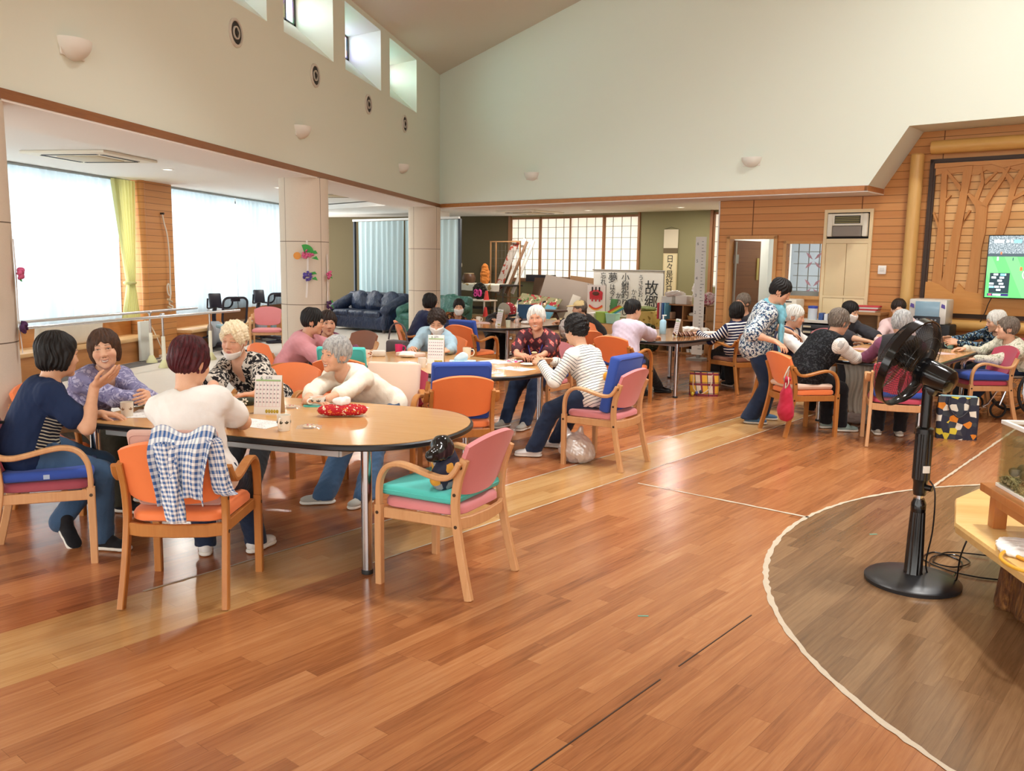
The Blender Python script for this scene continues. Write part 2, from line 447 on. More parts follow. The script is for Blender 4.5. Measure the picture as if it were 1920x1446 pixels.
# window wall with its pier, sills and the light outside
WW = plain('window_wall', 'c9c2b6', .9)
mb = MB(); mb.span((-9.0, -6, 0), (-8.72, 20, .68)); mb.span((-9.0, -6, 2.80), (-8.72, 20, 2.9))
struct(mb.build('wall_window_side', WW, smooth=0))
def plank_mat(name, c1, c2, pitch=.105, rnd=.35, line=.07, z0=0., vertical=False):
    t = NT(name); v = t.coord(); x, y, z = t.xyz(v)
    row = t.math('FLOOR', t.math('DIVIDE', t.math('SUBTRACT', z, z0), pitch)); f = t.math('FRACT', t.math('DIVIDE', t.math('SUBTRACT', z, z0), pitch))
    r1 = t.white(t.comb(row, 1.7, .3))
    al = t.math('SUBTRACT', t.math('MULTIPLY', x, S3), t.math('MULTIPLY', y, .5))
    g = t.noise(t.comb(t.math('MULTIPLY', al, 2.2), t.math('MULTIPLY', z, 55), t.math('MULTIPLY', r1, 30)), 1, 4, .6)
    tone = t.math('ADD', t.math('MULTIPLY', r1, rnd), t.math('MULTIPLY', g, 1-rnd))
    c = t.mix(tone, lin(c1), lin(c2))
    j = t.math('LESS_THAN', f, line)
    c = t.mix(t.math('MULTIPLY', j, .75), c, lin('5a3415'))
    t.bump(t.math('SUBTRACT', 1, j), .5, .006)
    return t.set(c, .45, 0, .35)
PL = plank_mat('wall_planks', 'b8773f', 'd49a5e', .1045)
mb = MB(); mb.span((-8.9, 13.03, 0), (-8.33, 13.9, 2.86)); mb.cyl((-8.36, 13.06, 0), (-8.36, 13.06, 2.86), .06)
struct(mb.build('wall_pier', PL))
def glassy():
    t = NT('window_glass'); tr = t.node('ShaderNodeBsdfTransparent'); tr.inputs[0].default_value = (.96, .98, 1, 1)
    gl = t.node('ShaderNodeBsdfGlossy'); gl.inputs['Roughness'].default_value = .05
    mx = t.node('ShaderNodeMixShader'); mx.inputs[0].default_value = .06
    t.t.links.new(tr.outputs[0], mx.inputs[1]); t.t.links.new(gl.outputs[0], mx.inputs[2]); t.t.links.new(mx.outputs[0], t.out.inputs[0])
    return t.m
GL = glassy()
k = 20
for y0, y1 in ((3.0, 7.9), (7.9, 13.0), (13.9, 19.4)):
    mb = MB(); n_ = 3
    for i in range(n_+1):
        y = y0+(y1-y0)*i/n_; mb.span((-8.86, y-.03, .68), (-8.80, y+.03, 2.8))
    for z in (.68, 2.75): mb.span((-8.86, y0, z), (-8.80, y1, z+.05))
    f = struct(mb.build('window_%d' % k, DK)); k += 1
    mb = MB(); mb.span((-8.835, y0+.02, .7), (-8.83, y1-.02, 2.78)); mb.build('pane', GL, f)

# alcove: dark back-left wall, dais, olive wall with paper windows
OL = plain('olive_wall', '8a8360', .95, bump=.15, bscale=200)
DW = plain('dark_olive_wall', '5b5038', .95)
a = bw(-2.02, 4.5, 0); b = a+Vector((-1.95, .4, 0)).normalized()*6.5
d = (b-a).normalized(); nn = Vector((d.y, -d.x, 0))
if nn.y < 0: nn = -nn
mb = MB(); mb.prism3([a, b, b+Vector((0, 0, 2.8)), a+Vector((0, 0, 2.8))], nn*.2); struct(mb.build('wall_back_left', DW, smooth=0))
mb = MB()
bspan(mb, -2.02, 9.6, 4.5, 4.7, 0, 1.18); bspan(mb, -2.02, 9.6, 4.5, 4.7, 2.70, 2.84)
bspan(mb, 1.64, 3.38, 4.5, 4.7, 1.18, 2.70); bspan(mb, 4.9, 9.6, 4.5, 4.7, 1.18, 2.7)
struct(mb.build('wall_alcove', OL, smooth=0))
def paper():
    t = NT('window_paper')
    tr = t.node('ShaderNodeBsdfTranslucent'); tr.inputs[0].default_value = (.97, .98, .93, 1)
    df = t.node('ShaderNodeBsdfDiffuse'); df.inputs[0].default_value = (.85, .85, .8, 1)
    mx = t.node('ShaderNodeMixShader'); mx.inputs[0].default_value = .22
    t.t.links.new(tr.outputs[0], mx.inputs[1]); t.t.links.new(df.outputs[0], mx.inputs[2]); t.t.links.new(mx.outputs[0], t.out.inputs[0])
    return t.m
PP = paper(); SHW = wood('shoji_wood', '8a5c3a', 'a8774f', .5, 2); SHK = plain('shoji_bars', '8b8a80', .7)
def shoji(s0, s1, z0, z1, nx, nz, o, idx):
    mb = MB()
    for a in (s0, s1-.035): bspan(mb, a, a+.035, o-.02, o+.02, z0, z1)
    for z in (z0, z1-.05): bspan(mb, s0, s1, o-.02, o+.02, z, z+.05)
    f = struct(mb.build('window_%d' % idx, SHW, smooth=0))
    mb = MB()
    for i in range(1, nx): 
        a = s0+(s1-s0)*i/nx; bspan(mb, a-.006, a+.006, o-.012, o+.002, z0+.05, z1-.05)
    for i in range(1, nz):
        z = z0+(z1-z0)*i/nz; bspan(mb, s0+.03, s1-.03, o-.012, o+.002, z-.006, z+.006)
    mb.build('lattice', SHK, f, smooth=0)
    mb = MB(); bspan(mb, s0+.02, s1-.02, o+.003, o+.006, z0+.03, z1-.03); mb.build('paper', PP, f, smooth=0)
for i, (a, b, oo) in enumerate(((-2.0, -1.09, 4.52), (-1.12, -.2, 4.56), (-.23, .72, 4.52), (.70, 1.63, 4.56))): shoji(a, b, 1.20, 2.70, 4, 6, oo, 30+i)
shoji(3.42, 4.35, .9, 2.70, 4, 6, 4.5, 34)
mb = MB(); bspan(mb, 3.36, 3.42, 4.44, 4.55, .4, 2.74); bspan(mb, 1.63, 1.68, 4.46, 4.56, .4, 2.74); bspan(mb, -2.05, -1.98, 4.46, 4.56, .4, 2.74); bspan(mb, -2.0, 1.65, 4.44, 4.5, 1.16, 1.2)
struct(mb.build('trim_9', SHW, smooth=0))
TAT = plain('dais_straw', 'cbb88a', .85, vary=.06, vscale=60); STEP = wood('step_wood', 'c79a68', 'e2bd8e', .45, 0)
mb = MB(); bspan(mb, -2.0, 5.4, 2.9, 4.5, 0, .40); mb.mat = 1; bspan(mb, -2.0, 5.4, 3.0, 4.5, .4, .41)
struct(mb.build('floor_dais', [STEP, TAT], smooth=0))
mb = MB(); bspan(mb, .3, 3.3, 2.45, 2.9, 0, .2, .01); struct(mb.build('floor_step', STEP))

# right wood wall, its door, hatch window and a bright room behind
mb = MB()
WO = .68; s_door = (5.62, 6.40); s_win = (6.56, 7.10)
for s0, s1, z0, z1 in ((5.457, 5.62, 0, 3.5), (5.62, 6.40, 2.05, 3.5), (6.40, 6.56, 0, 3.5), (6.56, 7.10, 0, 1.19), (6.56, 7.10, 1.97, 3.5), (7.10, 17, 0, 3.6)):
    bspan(mb, s0, s1, WO, WO+.12, z0, z1)
struct(mb.build('wall_right', PL, smooth=0))
mb = MB()
for s in (6.005, 7.62, 8.62): bspan(mb, s-.006, s+.006, WO-.006, WO+.01, 2.06, 3.44)
struct(mb.build('trim_10', plain('joint_brown', '7b4b25', .6), smooth=0))
mb = MB(); bspan(mb, 5.435, 5.457, WO-.01, WO+1.9, 0, 2.74); struct(mb.build('wall_return', plain('white_return', 'dcd9d2', .8), smooth=0))
DFR = wood('door_frame_wood', 'c08a50', 'd9a86c', .45, 2)
mb = MB(); bspan(mb, 5.60, 5.655, WO-.03, WO+.14, 0, 2.08); bspan(mb, 6.365, 6.42, WO-.03, WO+.14, 0, 2.08); bspan(mb, 5.60, 6.42, WO-.03, WO+.14, 2.035, 2.085)
struct(mb.build('trim_11', DFR, smooth=0))
# the open leaf swings into the corridor behind
leaf_m = plank_mat('door_leaf', '6d4225', '8a5a35', .21, .35, .02)
rt = empty('door_1', bw(5.67, WO+.13, 0), RB+math.radians(80)); struct(rt)
mb = MB(); mb.span((0, 0, .01), (.70, .04, 2.02)); struct(mb.build('door_leaf', leaf_m, rt, smooth=0))
mb = MB(); mb.span((.60, -.012, 1.40), (.655, -.002, 1.75)); struct(mb.build('door_handle', plain('brass_plate', 'b9a25f', .4, .6), rt, smooth=0))
mb = MB(); mb.span((-.012, -.03, .1), (.02, -.002, 2.0)); mb.span((-.03, -.045, 1.66), (.05, -.004, 1.80)); mb.span((-.03, -.045, .3), (.05, -.004, .42)); struct(mb.build('hinge', plain('door_metal', '9b958c', .4, .7), rt, smooth=0))
mb = MB(); bspan(mb, 4.9, 9.0, 3.1, 3.2, 0, 2.75); bspan(mb, 6.43, 6.48, .82, 3.2, 0, 2.75); struct(mb.build('wall_corridor', plain('corridor_white', 'e4ebe6', .9), smooth=0))
mb = MB(); bspan(mb, 6.52, 7.14, WO-.03, WO+.06, 1.15, 1.20); bspan(mb, 6.52, 7.14, WO-.03, WO+.06, 1.96, 2.0); bspan(mb, 6.52, 6.565, WO-.03, WO+.06, 1.15, 2.0); bspan(mb, 7.095, 7.14, WO-.03, WO+.06, 1.15, 2.0)
struct(mb.build('window_40', DFR, smooth=0))
# leaded outside window seen through the hatch
mb = MB(); 
for i in range(6): a = 6.62+i*.16; bspan(mb, a-.006, a+.006, 1.0, 1.012, .9, 2.4)
for i in range(9): z = .95+i*.18; bspan(mb, 6.55, 7.5, 1.0, 1.012, z-.005, z+.005)
bspan(mb, 6.5, 7.6, .9, 1.03, 1.19, 1.26)
f = struct(mb.build('window_41', plain('lead_bar', '9aa3a0', .6), smooth=0))
def leaded():
    t = NT('leaded_pane'); v = t.mapping(t.coord(), (1, 1, 1)); 
    tr = t.node('ShaderNodeBsdfTranslucent'); tr.inputs[0].default_value = (.5, .54, .56, 1)
    t.t.links.new(tr.outputs[0], t.out.inputs[0]); return t.m
mb = MB(); bspan(mb, 6.5, 7.6, 1.02, 1.025, .9, 2.5); mb.build('pane', leaded(), f, smooth=0)
mb = MB()
for zc in (1.32, 1.72):
    for k_ in range(4):
        a = math.radians(45+90*k_); c = bw(6.86, .99, zc); dv = (bw(1, 0, 0)-bw(0, 0, 0))*math.cos(a)+Vector((0, 0, math.sin(a)))
        sd = (bw(1, 0, 0)-bw(0, 0, 0))*-math.sin(a)+Vector((0, 0, math.cos(a)))
        mb.prism3([c+dv*.02, c+dv*.10+sd*.022, c+dv*.17, c+dv*.10-sd*.022], (0, .004, 0))
mb.build('glass_petals', plain('petal_rose', 'c99fb0', .4), f, smooth=0)
bgl = area('daylight_office', bw(7.0, 1.5, 1.7), (math.radians(-90), 0, RB), 1.2, 1.7, 5, (.95, .98, 1))

area('corridor_fill', bw(6.0, 2.0, 2.7), (0, 0, 0), .3, .3, 9, (1, .97, .9))  # fill light added to brighten the dark corridor, no fixture here
# cream built-in cupboard
CRM = plain('cupboard_cream', 'e3cda2', .5, vary=.03); CRD = plain('cupboard_edge', 'cfb384', .5)
cu = empty('built_in_cupboard', bw(7.45, WO, 0), RB, 'cream built-in cupboard with an air conditioner in its top, set in the wood wall', 'cupboard')
w = .34
mb = MB()
for x in (-w, w-.045): mb.span((x, -.035, 0), (x+.045, .02, 2.44))
for z0, z1 in ((2.395, 2.44), (1.965, 2.03), (1.19, 1.225), (0, .06)): mb.span((-w+.04, -.032, z0), (w-.04, .02, z1))
mb.build('frame', CRM, cu)
for x0 in (-w+.046, .002):
    mb = MB(); mb.span((x0, -.025, 1.226), (x0+w-.05, 0, 1.962), .003); d_ = mb.build('door', CRM, cu)
    mb = MB(); mb.span((x0, -.025, .062), (x0+w-.05, 0, 1.188), .003); mb.build('door', CRM, cu)
mb = MB(); mb.span((-w+.045, -.004, 2.03), (w-.045, 0, 2.395)); mb.build('niche', plain('niche_dark', '1d1b18', .8), cu)
ac = empty('wall_air_conditioner', bw(7.45, WO-.006, 2.05), RB, 'white and grey air conditioner set into the top of the cream cupboard', 'air conditioner')
ACW = plain('ac_white', 'e6e2d2', .5)
mb = MB(); mb.span((-.28, -.07, .01), (-.21, 0, .33), .012); mb.span((.21, -.07, .01), (.28, 0, .33), .012); mb.span((-.22, -.06, .16), (.22, 0, .33), .01); mb.build('casing', ACW, ac)
mb = MB(); mb.span((-.2, -.068, .012), (.2, -.01, .155), .006); mb.build('front_panel', plain('ac_grey', '8c847b', .6), ac)
mb = MB()
for i in range(4): mb.span((-.17, -.072, .2+i*.024), (.17, -.058, .212+i*.024))
mb.build('vent_grille', plain('ac_vent', '8c8450', .5), ac)
mb = MB(); mb.span((-.18, -.063, .19), (.18, -.055, .30)); mb.build('vent_recess', plain('ac_dark', '1f1e18', .6), ac)
sw = empty('wall_switch', bw(7.955, WO, 1.6), RB, 'small white square switch box on the wood wall right of the cream cupboard', 'switch')
mb = MB(); mb.span((-.055, -.03, -.06), (.055, 0, .06), .008); mb.build('box', plain('switch_white', 'eeebe4', .4), sw)
mb = MB(); mb.span((-.03, -.036, -.02), (.03, -.028, .03), .003); mb.build('rocker', plain('switch_rocker', 'dedbd2', .4), sw)

# log post and log rails
LOG = wood('log_wood', 'cb9a52', 'e2bd78', .38, 2, .5); LOGH = wood('log_wood_h', 'c8964c', 'e0b870', .38, 0, .5)
mb = MB(); mb.lathe([(.088, 0), (.085, 3.12), (.07, 3.135)], n=28); tag(mb.build('log_post', LOG, loc=bw(8.33, WO-.1, 0)), 'peeled round log post standing against the wood wall', 'log post')
mb = MB(); mb.cyl((0, 0, 0), (7, 0, 0), .088, n=24); tag(mb.build('log_rail', LOGH, loc=bw(8.5, WO-.1, 3.205), rz=RB), 'peeled log rail running above the carved relief', 'log rail')
mb = MB(); mb.cyl((0, 0, 0), (7, 0, 0), .075, n=24); tag(mb.build('log_rail', LOGH, loc=bw(8.5, WO-.09, .89), rz=RB), 'peeled log rail running low under the carved relief', 'log rail')
# ------------------------------------------------------------------ things fixed to the building
# half-bowl wall lights
SCM = plain('sconce_shell', 'e8e6dc', .6)
def sconce(loc, rz, label):
    mb = MB(); vs = []; n_, m_ = 20, 10
    def f(u, v):
        a = math.pi*u; b = math.pi/2*v
        return (.15*math.cos(a)*math.cos(b), -.13*math.sin(a)*math.cos(b), -.14*math.sin(b))
    mb.grid(f, n_, m_, .006)
    o = mb.build('wall_light', SCM, None, loc, rz); tag(o, label, 'wall light', 'half-bowl wall lights')
    mb = MB(); mb.span((-.13, -.012, -.12), (.13, 0, .0), .004); mb.build('back_plate', SCM, o)
RL = math.radians(90)                                 # facing +x
sconce((CX, 5.82, 3.165), RL, 'half-bowl wall light nearest the camera, upper left on the left wall')
sconce((CX, 9.795, 3.165), RL, 'half-bowl wall light on the left wall, middle of its three')
sconce((CX, 13.794, 3.165), RL, 'half-bowl wall light on the left wall close to the corner')
sconce((-2.282, 15.137, 3.165), RB, 'half-bowl wall light on the back wall nearer the corner')
sconce((1.2, 13.127, 3.165), RB, 'half-bowl wall light on the back wall nearer the wooden end')
# round vents
VR = plain('vent_ring', 'cfc8bb', .5); VD = plain('vent_dark', '2c2722', .6)
for y, lab in ((8.288, 'round air nozzle on the left wall, nearest the camera'), (10.27, 'round air nozzle on the left wall, second from the camera'),
               (12.2, 'round air nozzle on the left wall, third from the camera'), (13.966, 'round air nozzle on the left wall, nearest the corner')):
    t_ = empty('air_nozzle', (CX, y, 3.828), 0, lab, 'air vent', 'round air nozzles on the left wall')
    def disc(prof, caps=False):
        mb = MB(); mb.M = Matrix.Rotation(math.radians(90), 4, 'Y'); mb.lathe(prof, n=32, caps=caps); return mb
    disc([(.11, 0), (.137, 0), (.137, .015), (.125, .022), (.11, .02), (.11, 0)]).build('rim', VR, t_)
    disc([(0, .003), (.112, .003), (.112, .008), (0, .006)]).build('throat', VD, t_)
    disc([(.05, .004), (.062, .004), (.062, .022), (.05, .022), (.05, .004)]).build('inner_ring', VR, t_)
    disc([(.0, .006), (.03, .006), (.022, .028), (0, .03)]).build('core', VD, t_)

# ceiling cassettes and downlights
ACM = plain('cassette_cream', 'ece4d2', .6); ACB = plain('cassette_beige', 'c9b999', .6)
def cassette(x, y, z, rz, label):
    t_ = empty('ceiling_air_conditioner', (x, y, z), rz, label, 'air conditioner')
    mb = MB(); mb.span((-.55, -.55, -.035), (.55, .55, 0), .012); mb.build('frame', ACM, t_)
    mb = MB(); mb.span((-.27, -.27, -.045), (.27, .27, -.03), .006); mb.build('intake_grille', ACB, t_)
    mb = MB()
    for a, b, c, d_ in ((-.36, -.42, .36, -.37), (-.36, .37, .36, .42), (-.42, -.36, -.37, .36), (.37, -.36, .42, .36)): mb.span((a, b, -.04), (c, d_, -.034))
    mb.build('air_slot', plain('slot_dark', '23211e', .6), t_)
cassette(-6.95, 9.85, 2.86, 0, 'square ceiling air conditioner over the window side, nearest the camera')
cassette(-6.25, 15.9, 2.86, 0, 'square ceiling air conditioner over the window side, near the sofas')
cassette(-2.95, 19.3, 2.74, RB, 'square ceiling air conditioner over the straw dais')
DLM = plain('downlight_rim', 'f4f2ec', .5); DLE = emit('downlight_lens', 'fff8ea', 1.6)
for x, y, z, lab in ((-7.36, 9.4, 2.86, 'round recessed downlight left of the nearest ceiling air conditioner'), (-6.87, 11.4, 2.86, 'round recessed downlight right of the nearest ceiling air conditioner'),
                     (-1.6, 18.6, 2.74, 'round recessed downlight over the dais'), (.3, 17.5, 2.74, 'round recessed downlight in front of the scroll'), (-3.6, 19.4, 2.74, 'round recessed downlight over the dais table'), (-6.6, 14.4, 2.86, 'round recessed downlight over the sofa corner'), (-6.0, 16.6, 2.86, 'round downlight added in front of the navy sofa to brighten the blue curtain')):  # last downlight added to brighten the light blue curtain
    mb = MB(); mb.lathe([(.06, 0), (.085, 0), (.085, -.008), (.06, -.012), (.06, 0)], n=24, caps=False); o = mb.build('downlight', DLM, loc=(x, y, z)); tag(o, lab, 'ceiling light', 'recessed downlights')
    mb = MB(); mb.lathe([(0, -.002), (.062, -.002), (.062, -.006), (0, -.006)], n=24); mb.build('lens', DLE, o)
    l = area('downlight_lamp', (x, y, z-.02), (0, 0, 0), .12, .12, 15, (1, .95, .86))

# curtains
def sheer(name, c1, tr=.55, clear=.06):
    t = NT(name)
    a = t.node('ShaderNodeBsdfTranslucent'); a.inputs[0].default_value = lin(c1)
    b = t.node('ShaderNodeBsdfDiffuse'); b.inputs[0].default_value = lin(c1)
    m1 = t.node('ShaderNodeMixShader'); m1.inputs[0].default_value = tr
    t.t.links.new(b.outputs[0], m1.inputs[1]); t.t.links.new(a.outputs[0], m1.inputs[2])
    c = t.node('ShaderNodeBsdfTransparent'); m2 = t.node('ShaderNodeMixShader'); m2.inputs[0].default_value = clear
    t.t.links.new(m1.outputs[0], m2.inputs[1]); t.t.links.new(c.outputs[0], m2.inputs[2]); t.t.links.new(m2.outputs[0], t.out.inputs[0])
    return t.m
SHEER = sheer('sheer_white', 'a2aeb2', .62, .02); YEL = sheer('curtain_lemon', 'd9d69c', .38, 0); BLU = sheer('curtain_blue', 'd4e8ec', .2, 0)
def drape(name, p0, p1, z0, z1, amp, pitch, mat, label, group=None, jitter=.3, seed=1):
    rnd = random.Random(seed); p0 = Vector(p0); p1 = Vector(p1); L = (p1-p0).length; d_ = (p1-p0).normalized(); nn = Vector((-d_.y, d_.x))
    n_ = int(L/pitch*8); ph = [rnd.uniform(-jitter, jitter) for _ in range(int(L/pitch)+3)]
    def f(u, v):
        q = u*L/pitch; k_ = int(q); w_ = amp*(1+ph[k_])*(.45+.55*min(1, (1-v)*1.6+.1)) if v > .4 else amp*(1+ph[k_])
        a = w_*math.sin(2*math.pi*q+ph[k_]*.6*math.sin(math.pi*(q-k_))) + .012*math.sin(q*1.3+v*3)
        p = p0+d_*(u*L)+nn*a
        return (p.x, p.y, z0+(z1-z0)*v)
    mb = MB(); mb.grid(f, n_, 14); o = mb.build(name, mat, smooth=0)
    o.data.polygons.foreach_set('use_smooth', [True]*len(o.data.polygons))
    return tag(o, label, 'curtain', group)
drape('sheer_curtain', (-8.55, 6.2), (-8.55, 9.6), .66, 2.84, .035, .17, SHEER, 'white sheer curtain at the window, far left behind the first column', 'sheer window curtains', seed=2)
drape('sheer_curtain', (-8.55, 9.62), (-8.53, 12.64), .66, 2.84, .035, .19, SHEER, 'white sheer curtain at the window left of the lemon curtain', 'sheer window curtains', seed=3)
drape('sheer_curtain', (-8.55, 14.0), (-8.55, 16.6), .62, 2.84, .035, .17, SHEER, 'white sheer curtain at the window just right of the wooden pier', 'sheer window curtains', seed=4)
drape('sheer_curtain', (-8.55, 16.62), (-8.55, 19.4), .62, 2.84, .035, .17, SHEER, 'white sheer curtain behind the exercise bikes, nearest the middle column', 'sheer window curtains', seed=5)
mb = MB()
for a, b in ((3.2, 13.0), (13.92, 19.6)): mb.span((-8.6, a, 2.825), (-8.5, b, 2.855))
struct(mb.build('trim_12', plain('curtain_track', '9aa4a4', .4)))
# the lemon curtain is gathered by a tieback
def yf(u, v):
    z = .64+2.2*v; g = math.exp(-((z-1.22)/.33)**2); top = max(0, min(1, (z-1.2)/1.6)); bot = max(0, min(1, (1.2-z)/.55))
    w_ = .14+.36*top**.8+.22*bot
    c = 12.72+.10*(1-top)*(1-bot*.4)
    y = c+(u-.5)*w_*1.15; x = -8.46+(.05+.02*g)*math.sin(u*2*math.pi*6.5)*(.5+.5*(top+bot))
    return (x, y, z)
mb = MB(); mb.grid(yf, 90, 40); o = mb.build('lemon_curtain', YEL, smooth=0); o.data.polygons.foreach_set('use_smooth', [True]*len(o.data.polygons))
tag(o, 'lemon yellow curtain gathered by a tieback beside the wooden pier', 'curtain')
mb = MB(); mb.tube([(-8.46+.075*math.cos(a), 12.80+.085*math.sin(a), 1.22) for a in [2*math.pi*k/20 for k in range(20)]], .026, 8, True); mb.build('tieback', YEL, o)
# light blue curtain on its rail, behind the sofas
bp = lambda s, o: tuple(bw(s, o, 0).xy)
o = drape('blue_curtain', bp(-5.1, 2.32), bp(-3.46, 2.32), .03, 2.56, .05, .19, BLU, 'left half of the light blue pleated curtain behind the navy sofa', 'light blue curtains', .1, 6)
o = drape('blue_curtain', bp(-3.44, 2.34), bp(-1.72, 2.34), .03, 2.56, .05, .19, BLU, 'right half of the light blue pleated curtain beside the third column', 'light blue curtains', .1, 7)
t_ = empty('curtain_rail', bw(-3.4, 2.33, 0), RB, 'white curtain rail on dark posts holding the light blue curtain', 'curtain rail')
mb = MB(); mb.span((-1.9, -.03, 2.57), (1.72, .03, 2.62)); mb.build('rail', plain('rail_white', 'e4e2dc', .4), t_)
for x in (-1.85, 1.74): mb = MB(); mb.span((x-.025, -.03, 0), (x+.025, .03, 2.57)); mb.build('post', plain('rail_post', '28303a', .5), t_)

# bench along the window
BEN = wood('bench_wood', 'b4743f', 'd39a5f', .45, 1, .5); BENT = wood('bench_top_wood', 'd8ac74', 'eac592', .4, 1, .5)
t_ = empty('window_bench', (-8.35, 8.0, 0), 0, 'long built-in wooden bench with a backboard below the left window', 'bench')
mb = MB(); mb.span((-.35, -4, 0), (.22, 5.0, .32)); mb.build('base', BEN, t_)
mb = MB(); mb.span((-.35, -4, .32), (.25, 5.0, .375), .008); mb.build('seat', BENT, t_)
mb = MB(); mb.span((-.36, -4, .375), (-.26, 5.0, .66)); mb.build('backboard', BEN, t_)
t_ = empty('window_bench', (-8.35, 16.7, 0), 0, 'built-in wooden bench below the window behind the exercise bikes', 'bench')
mb = MB(); mb.span((-.35, -2.7, 0), (.22, 2.8, .32)); mb.build('base', BEN, t_)
mb = MB(); mb.span((-.35, -2.7, .32), (.25, 2.8, .375), .008); mb.build('seat', BENT, t_)
mb = MB(); mb.span((-.36, -2.7, .375), (-.26, 2.8, .62)); mb.build('backboard', BEN, t_)
mb = MB(); mb.box((0, 0, .32), (.05, .3, .62), bev=.006); tag(mb.build('partition_board', plain('panel_white', 'd9dcd6', .5), loc=(-8.06, 12.52, 0)), 'upright white board standing at the end of the window bench', 'board')
def pad(u, v): return (.0+.03*math.sin(v*9), (u-.5)*1.2, .30*v+.012*math.sin(u*17))
mb = MB(); mb.box((0, 0, .16), (.11, 1.35, .32), (0, .12, 0), .04, 3); tag(mb.build('rolled_mat', cloth('mat_cream', 'd8cfc0'), loc=(-8.28, 11.05, .375)), 'cream folded exercise mat standing on the window bench', 'mat')

# parallel bars for walking practice
STL = plain('steel_bar', 'cfd0d2', .22, .9); WHP = plain('white_post', 'e8e3cf', .45)
t_ = empty('parallel_bars', (-7.3, 11.8, 0), 0, 'steel parallel walking bars with white posts beside the window bench', 'parallel bars')
for x0, x1, nm in ((.05, .55, 'bar'), (-.62, -.22, 'bar')):
    mb = MB(); mb.tube([(x0-.28, -4.2, .80), (x1-.2, 1.72, .775 if x0 > 0 else .80)], .021, 12); mb.build(nm, STL, t_)
for x, y in ((.0, 0.0), (.12, 1.15), (-.2, -3.2), (-.62, -3.2), (-.52, .5)):
    p = MB(); p.cyl((x, y, .45), (x, y, .79), .017, n=12); po = p.build('post', STL, t_)
    p = MB(); p.lathe([(.03, .06), (.027, .46), (.024, .47)], (x, y, 0), 14); p.build('sleeve', WHP, po)
    p = MB(); p.lathe([(.085, 0), (.085, .02), (.045, .09), (.03, .12)], (x, y, 0), 16); p.build('foot', plain('foot_cream', 'dcd9a8', .5), po)
    p = MB(); p.cyl((x, y-.03, .79), (x, y+.03, .79), .026, n=12); p.build('clamp', STL, po)
# rope on the pier
mb = MB(); mb.tube(spline([(0, 0, 2.35), (.015, .02, 2.2), (.02, .09, 2.0), (.025, .12, 1.6), (.02, .12, 1.2), (.03, .10, 1.0), (.02, .04, 1.02), (.02, .02, 1.15), (.03, .06, 1.18), (.04, .08, 1.0), (.03, .05, .85), (.05, .12, .8), (.04, .06, .72)], 6), .012, 8)
o = mb.build('pulley_rope', plain('rope_white', 'd9d2c6', .9), loc=(-8.30, 13.55, .0)); tag(o, 'white pulley rope with handles hanging on the wooden pier', 'rope')
mb = MB(); mb.cyl((-.03, 0, 2.36), (.03, 0, 2.36), .018, n=10); mb.build('hook', VD, o)
for a, b in (((.03, .0, .80), (.05, .14, .74)), ((.04, -.01, .93), (.05, .10, .88))): mb = MB(); mb.cyl(a, b, .02, n=10); mb.build('handle', plain('rope_handle', 'c8b69a', .7), o)
mb = MB(); mb.tube(spline([(0, 0, .62), (.06, .1, .5), (.12, .22, .2), (.14, .28, .03), (.2, .1, .012), (.32, -.1, .012), (.28, -.3, .012), (.1, -.25, .012)], 7), .009, 8)
tag(mb.build('white_cable', plain('cable_white', 'e6dccb', .5), loc=(-8.2, 12.75, 0)), 'white cable hanging from the wooden pier to the floor', 'cable')

# carved relief panel on the wood wall (frame coordinates: x along the wall, z up, origin at s=8.5)
rel = empty('carved_relief', bw(8.5, WO, 0), RB, 'large carved wooden relief of bare trees in a dark frame on the right wall', 'carving')
FRD = wood('dark_oak_frame', '33231a', '4d372a', .5, 0)
mb = MB()
for o0, z0, z1, w_ in ((0, 1.0, 3.06, .075),):
    mb.span((-.02, -.05, .985), (.055, 0, 3.06)); mb.span((-.02, -.05, 2.995), (3.6, 0, 3.06)); mb.span((-.02, -.05, .985), (3.6, 0, 1.045)); mb.span((3.55, -.05, .985), (3.6, 0, 3.06))
    mb.span((.01, -.062, 1.01), (.03, -.045, 3.035)); mb.span((.01, -.062, 3.015), (3.58, -.045, 3.035))
mb.build('frame', FRD, rel, smooth=0)
RPL = NT('relief_planks'); x_, y_, z_ = RPL.xyz(RPL.coord())
rw = RPL.math('FLOOR', RPL.math('DIVIDE', z_, .098)); fz = RPL.math('FRACT', RPL.math('DIVIDE', z_, .098)); cl = RPL.math('FLOOR', RPL.math('DIVIDE', RPL.math('ADD', x_, RPL.math('MULTIPLY', RPL.white(RPL.comb(rw, 2, 0)), 3)), .55))
tn = RPL.math('ADD', RPL.math('MULTIPLY', RPL.white(RPL.comb(rw, cl, 0)), .6), RPL.math('MULTIPLY', RPL.noise(RPL.comb(RPL.math('MULTIPLY', x_, 3), 0, RPL.math('MULTIPLY', z_, 50)), 1, 4), .5))
jj = RPL.math('LESS_THAN', fz, .09)
cc = RPL.mix(RPL.math('MULTIPLY', jj, .85), RPL.mix(tn, lin('c48a4c'), lin('e6bc84')), lin('5c3414')); RPL.bump(RPL.math('SUBTRACT', 1, jj), .7, .01)
RPM = RPL.set(cc, .5, 0, .3)
mb = MB(); mb.span((.05, -.012, 1.04), (3.56, -.002, 3.0)); mb.build('plank_background', RPM, rel, smooth=0)
RT = wood('relief_tree', 'b87a3c', 'cf965a', .5, 2, .5); RH = wood('relief_hill', 'c5853f', 'd8a05c', .5, 0, .6); RCN = wood('relief_canopy', 'ba7f44', 'd09a5e', .5, 0, .6)  # trees darker than planks, in place of relief shading lost in flat light
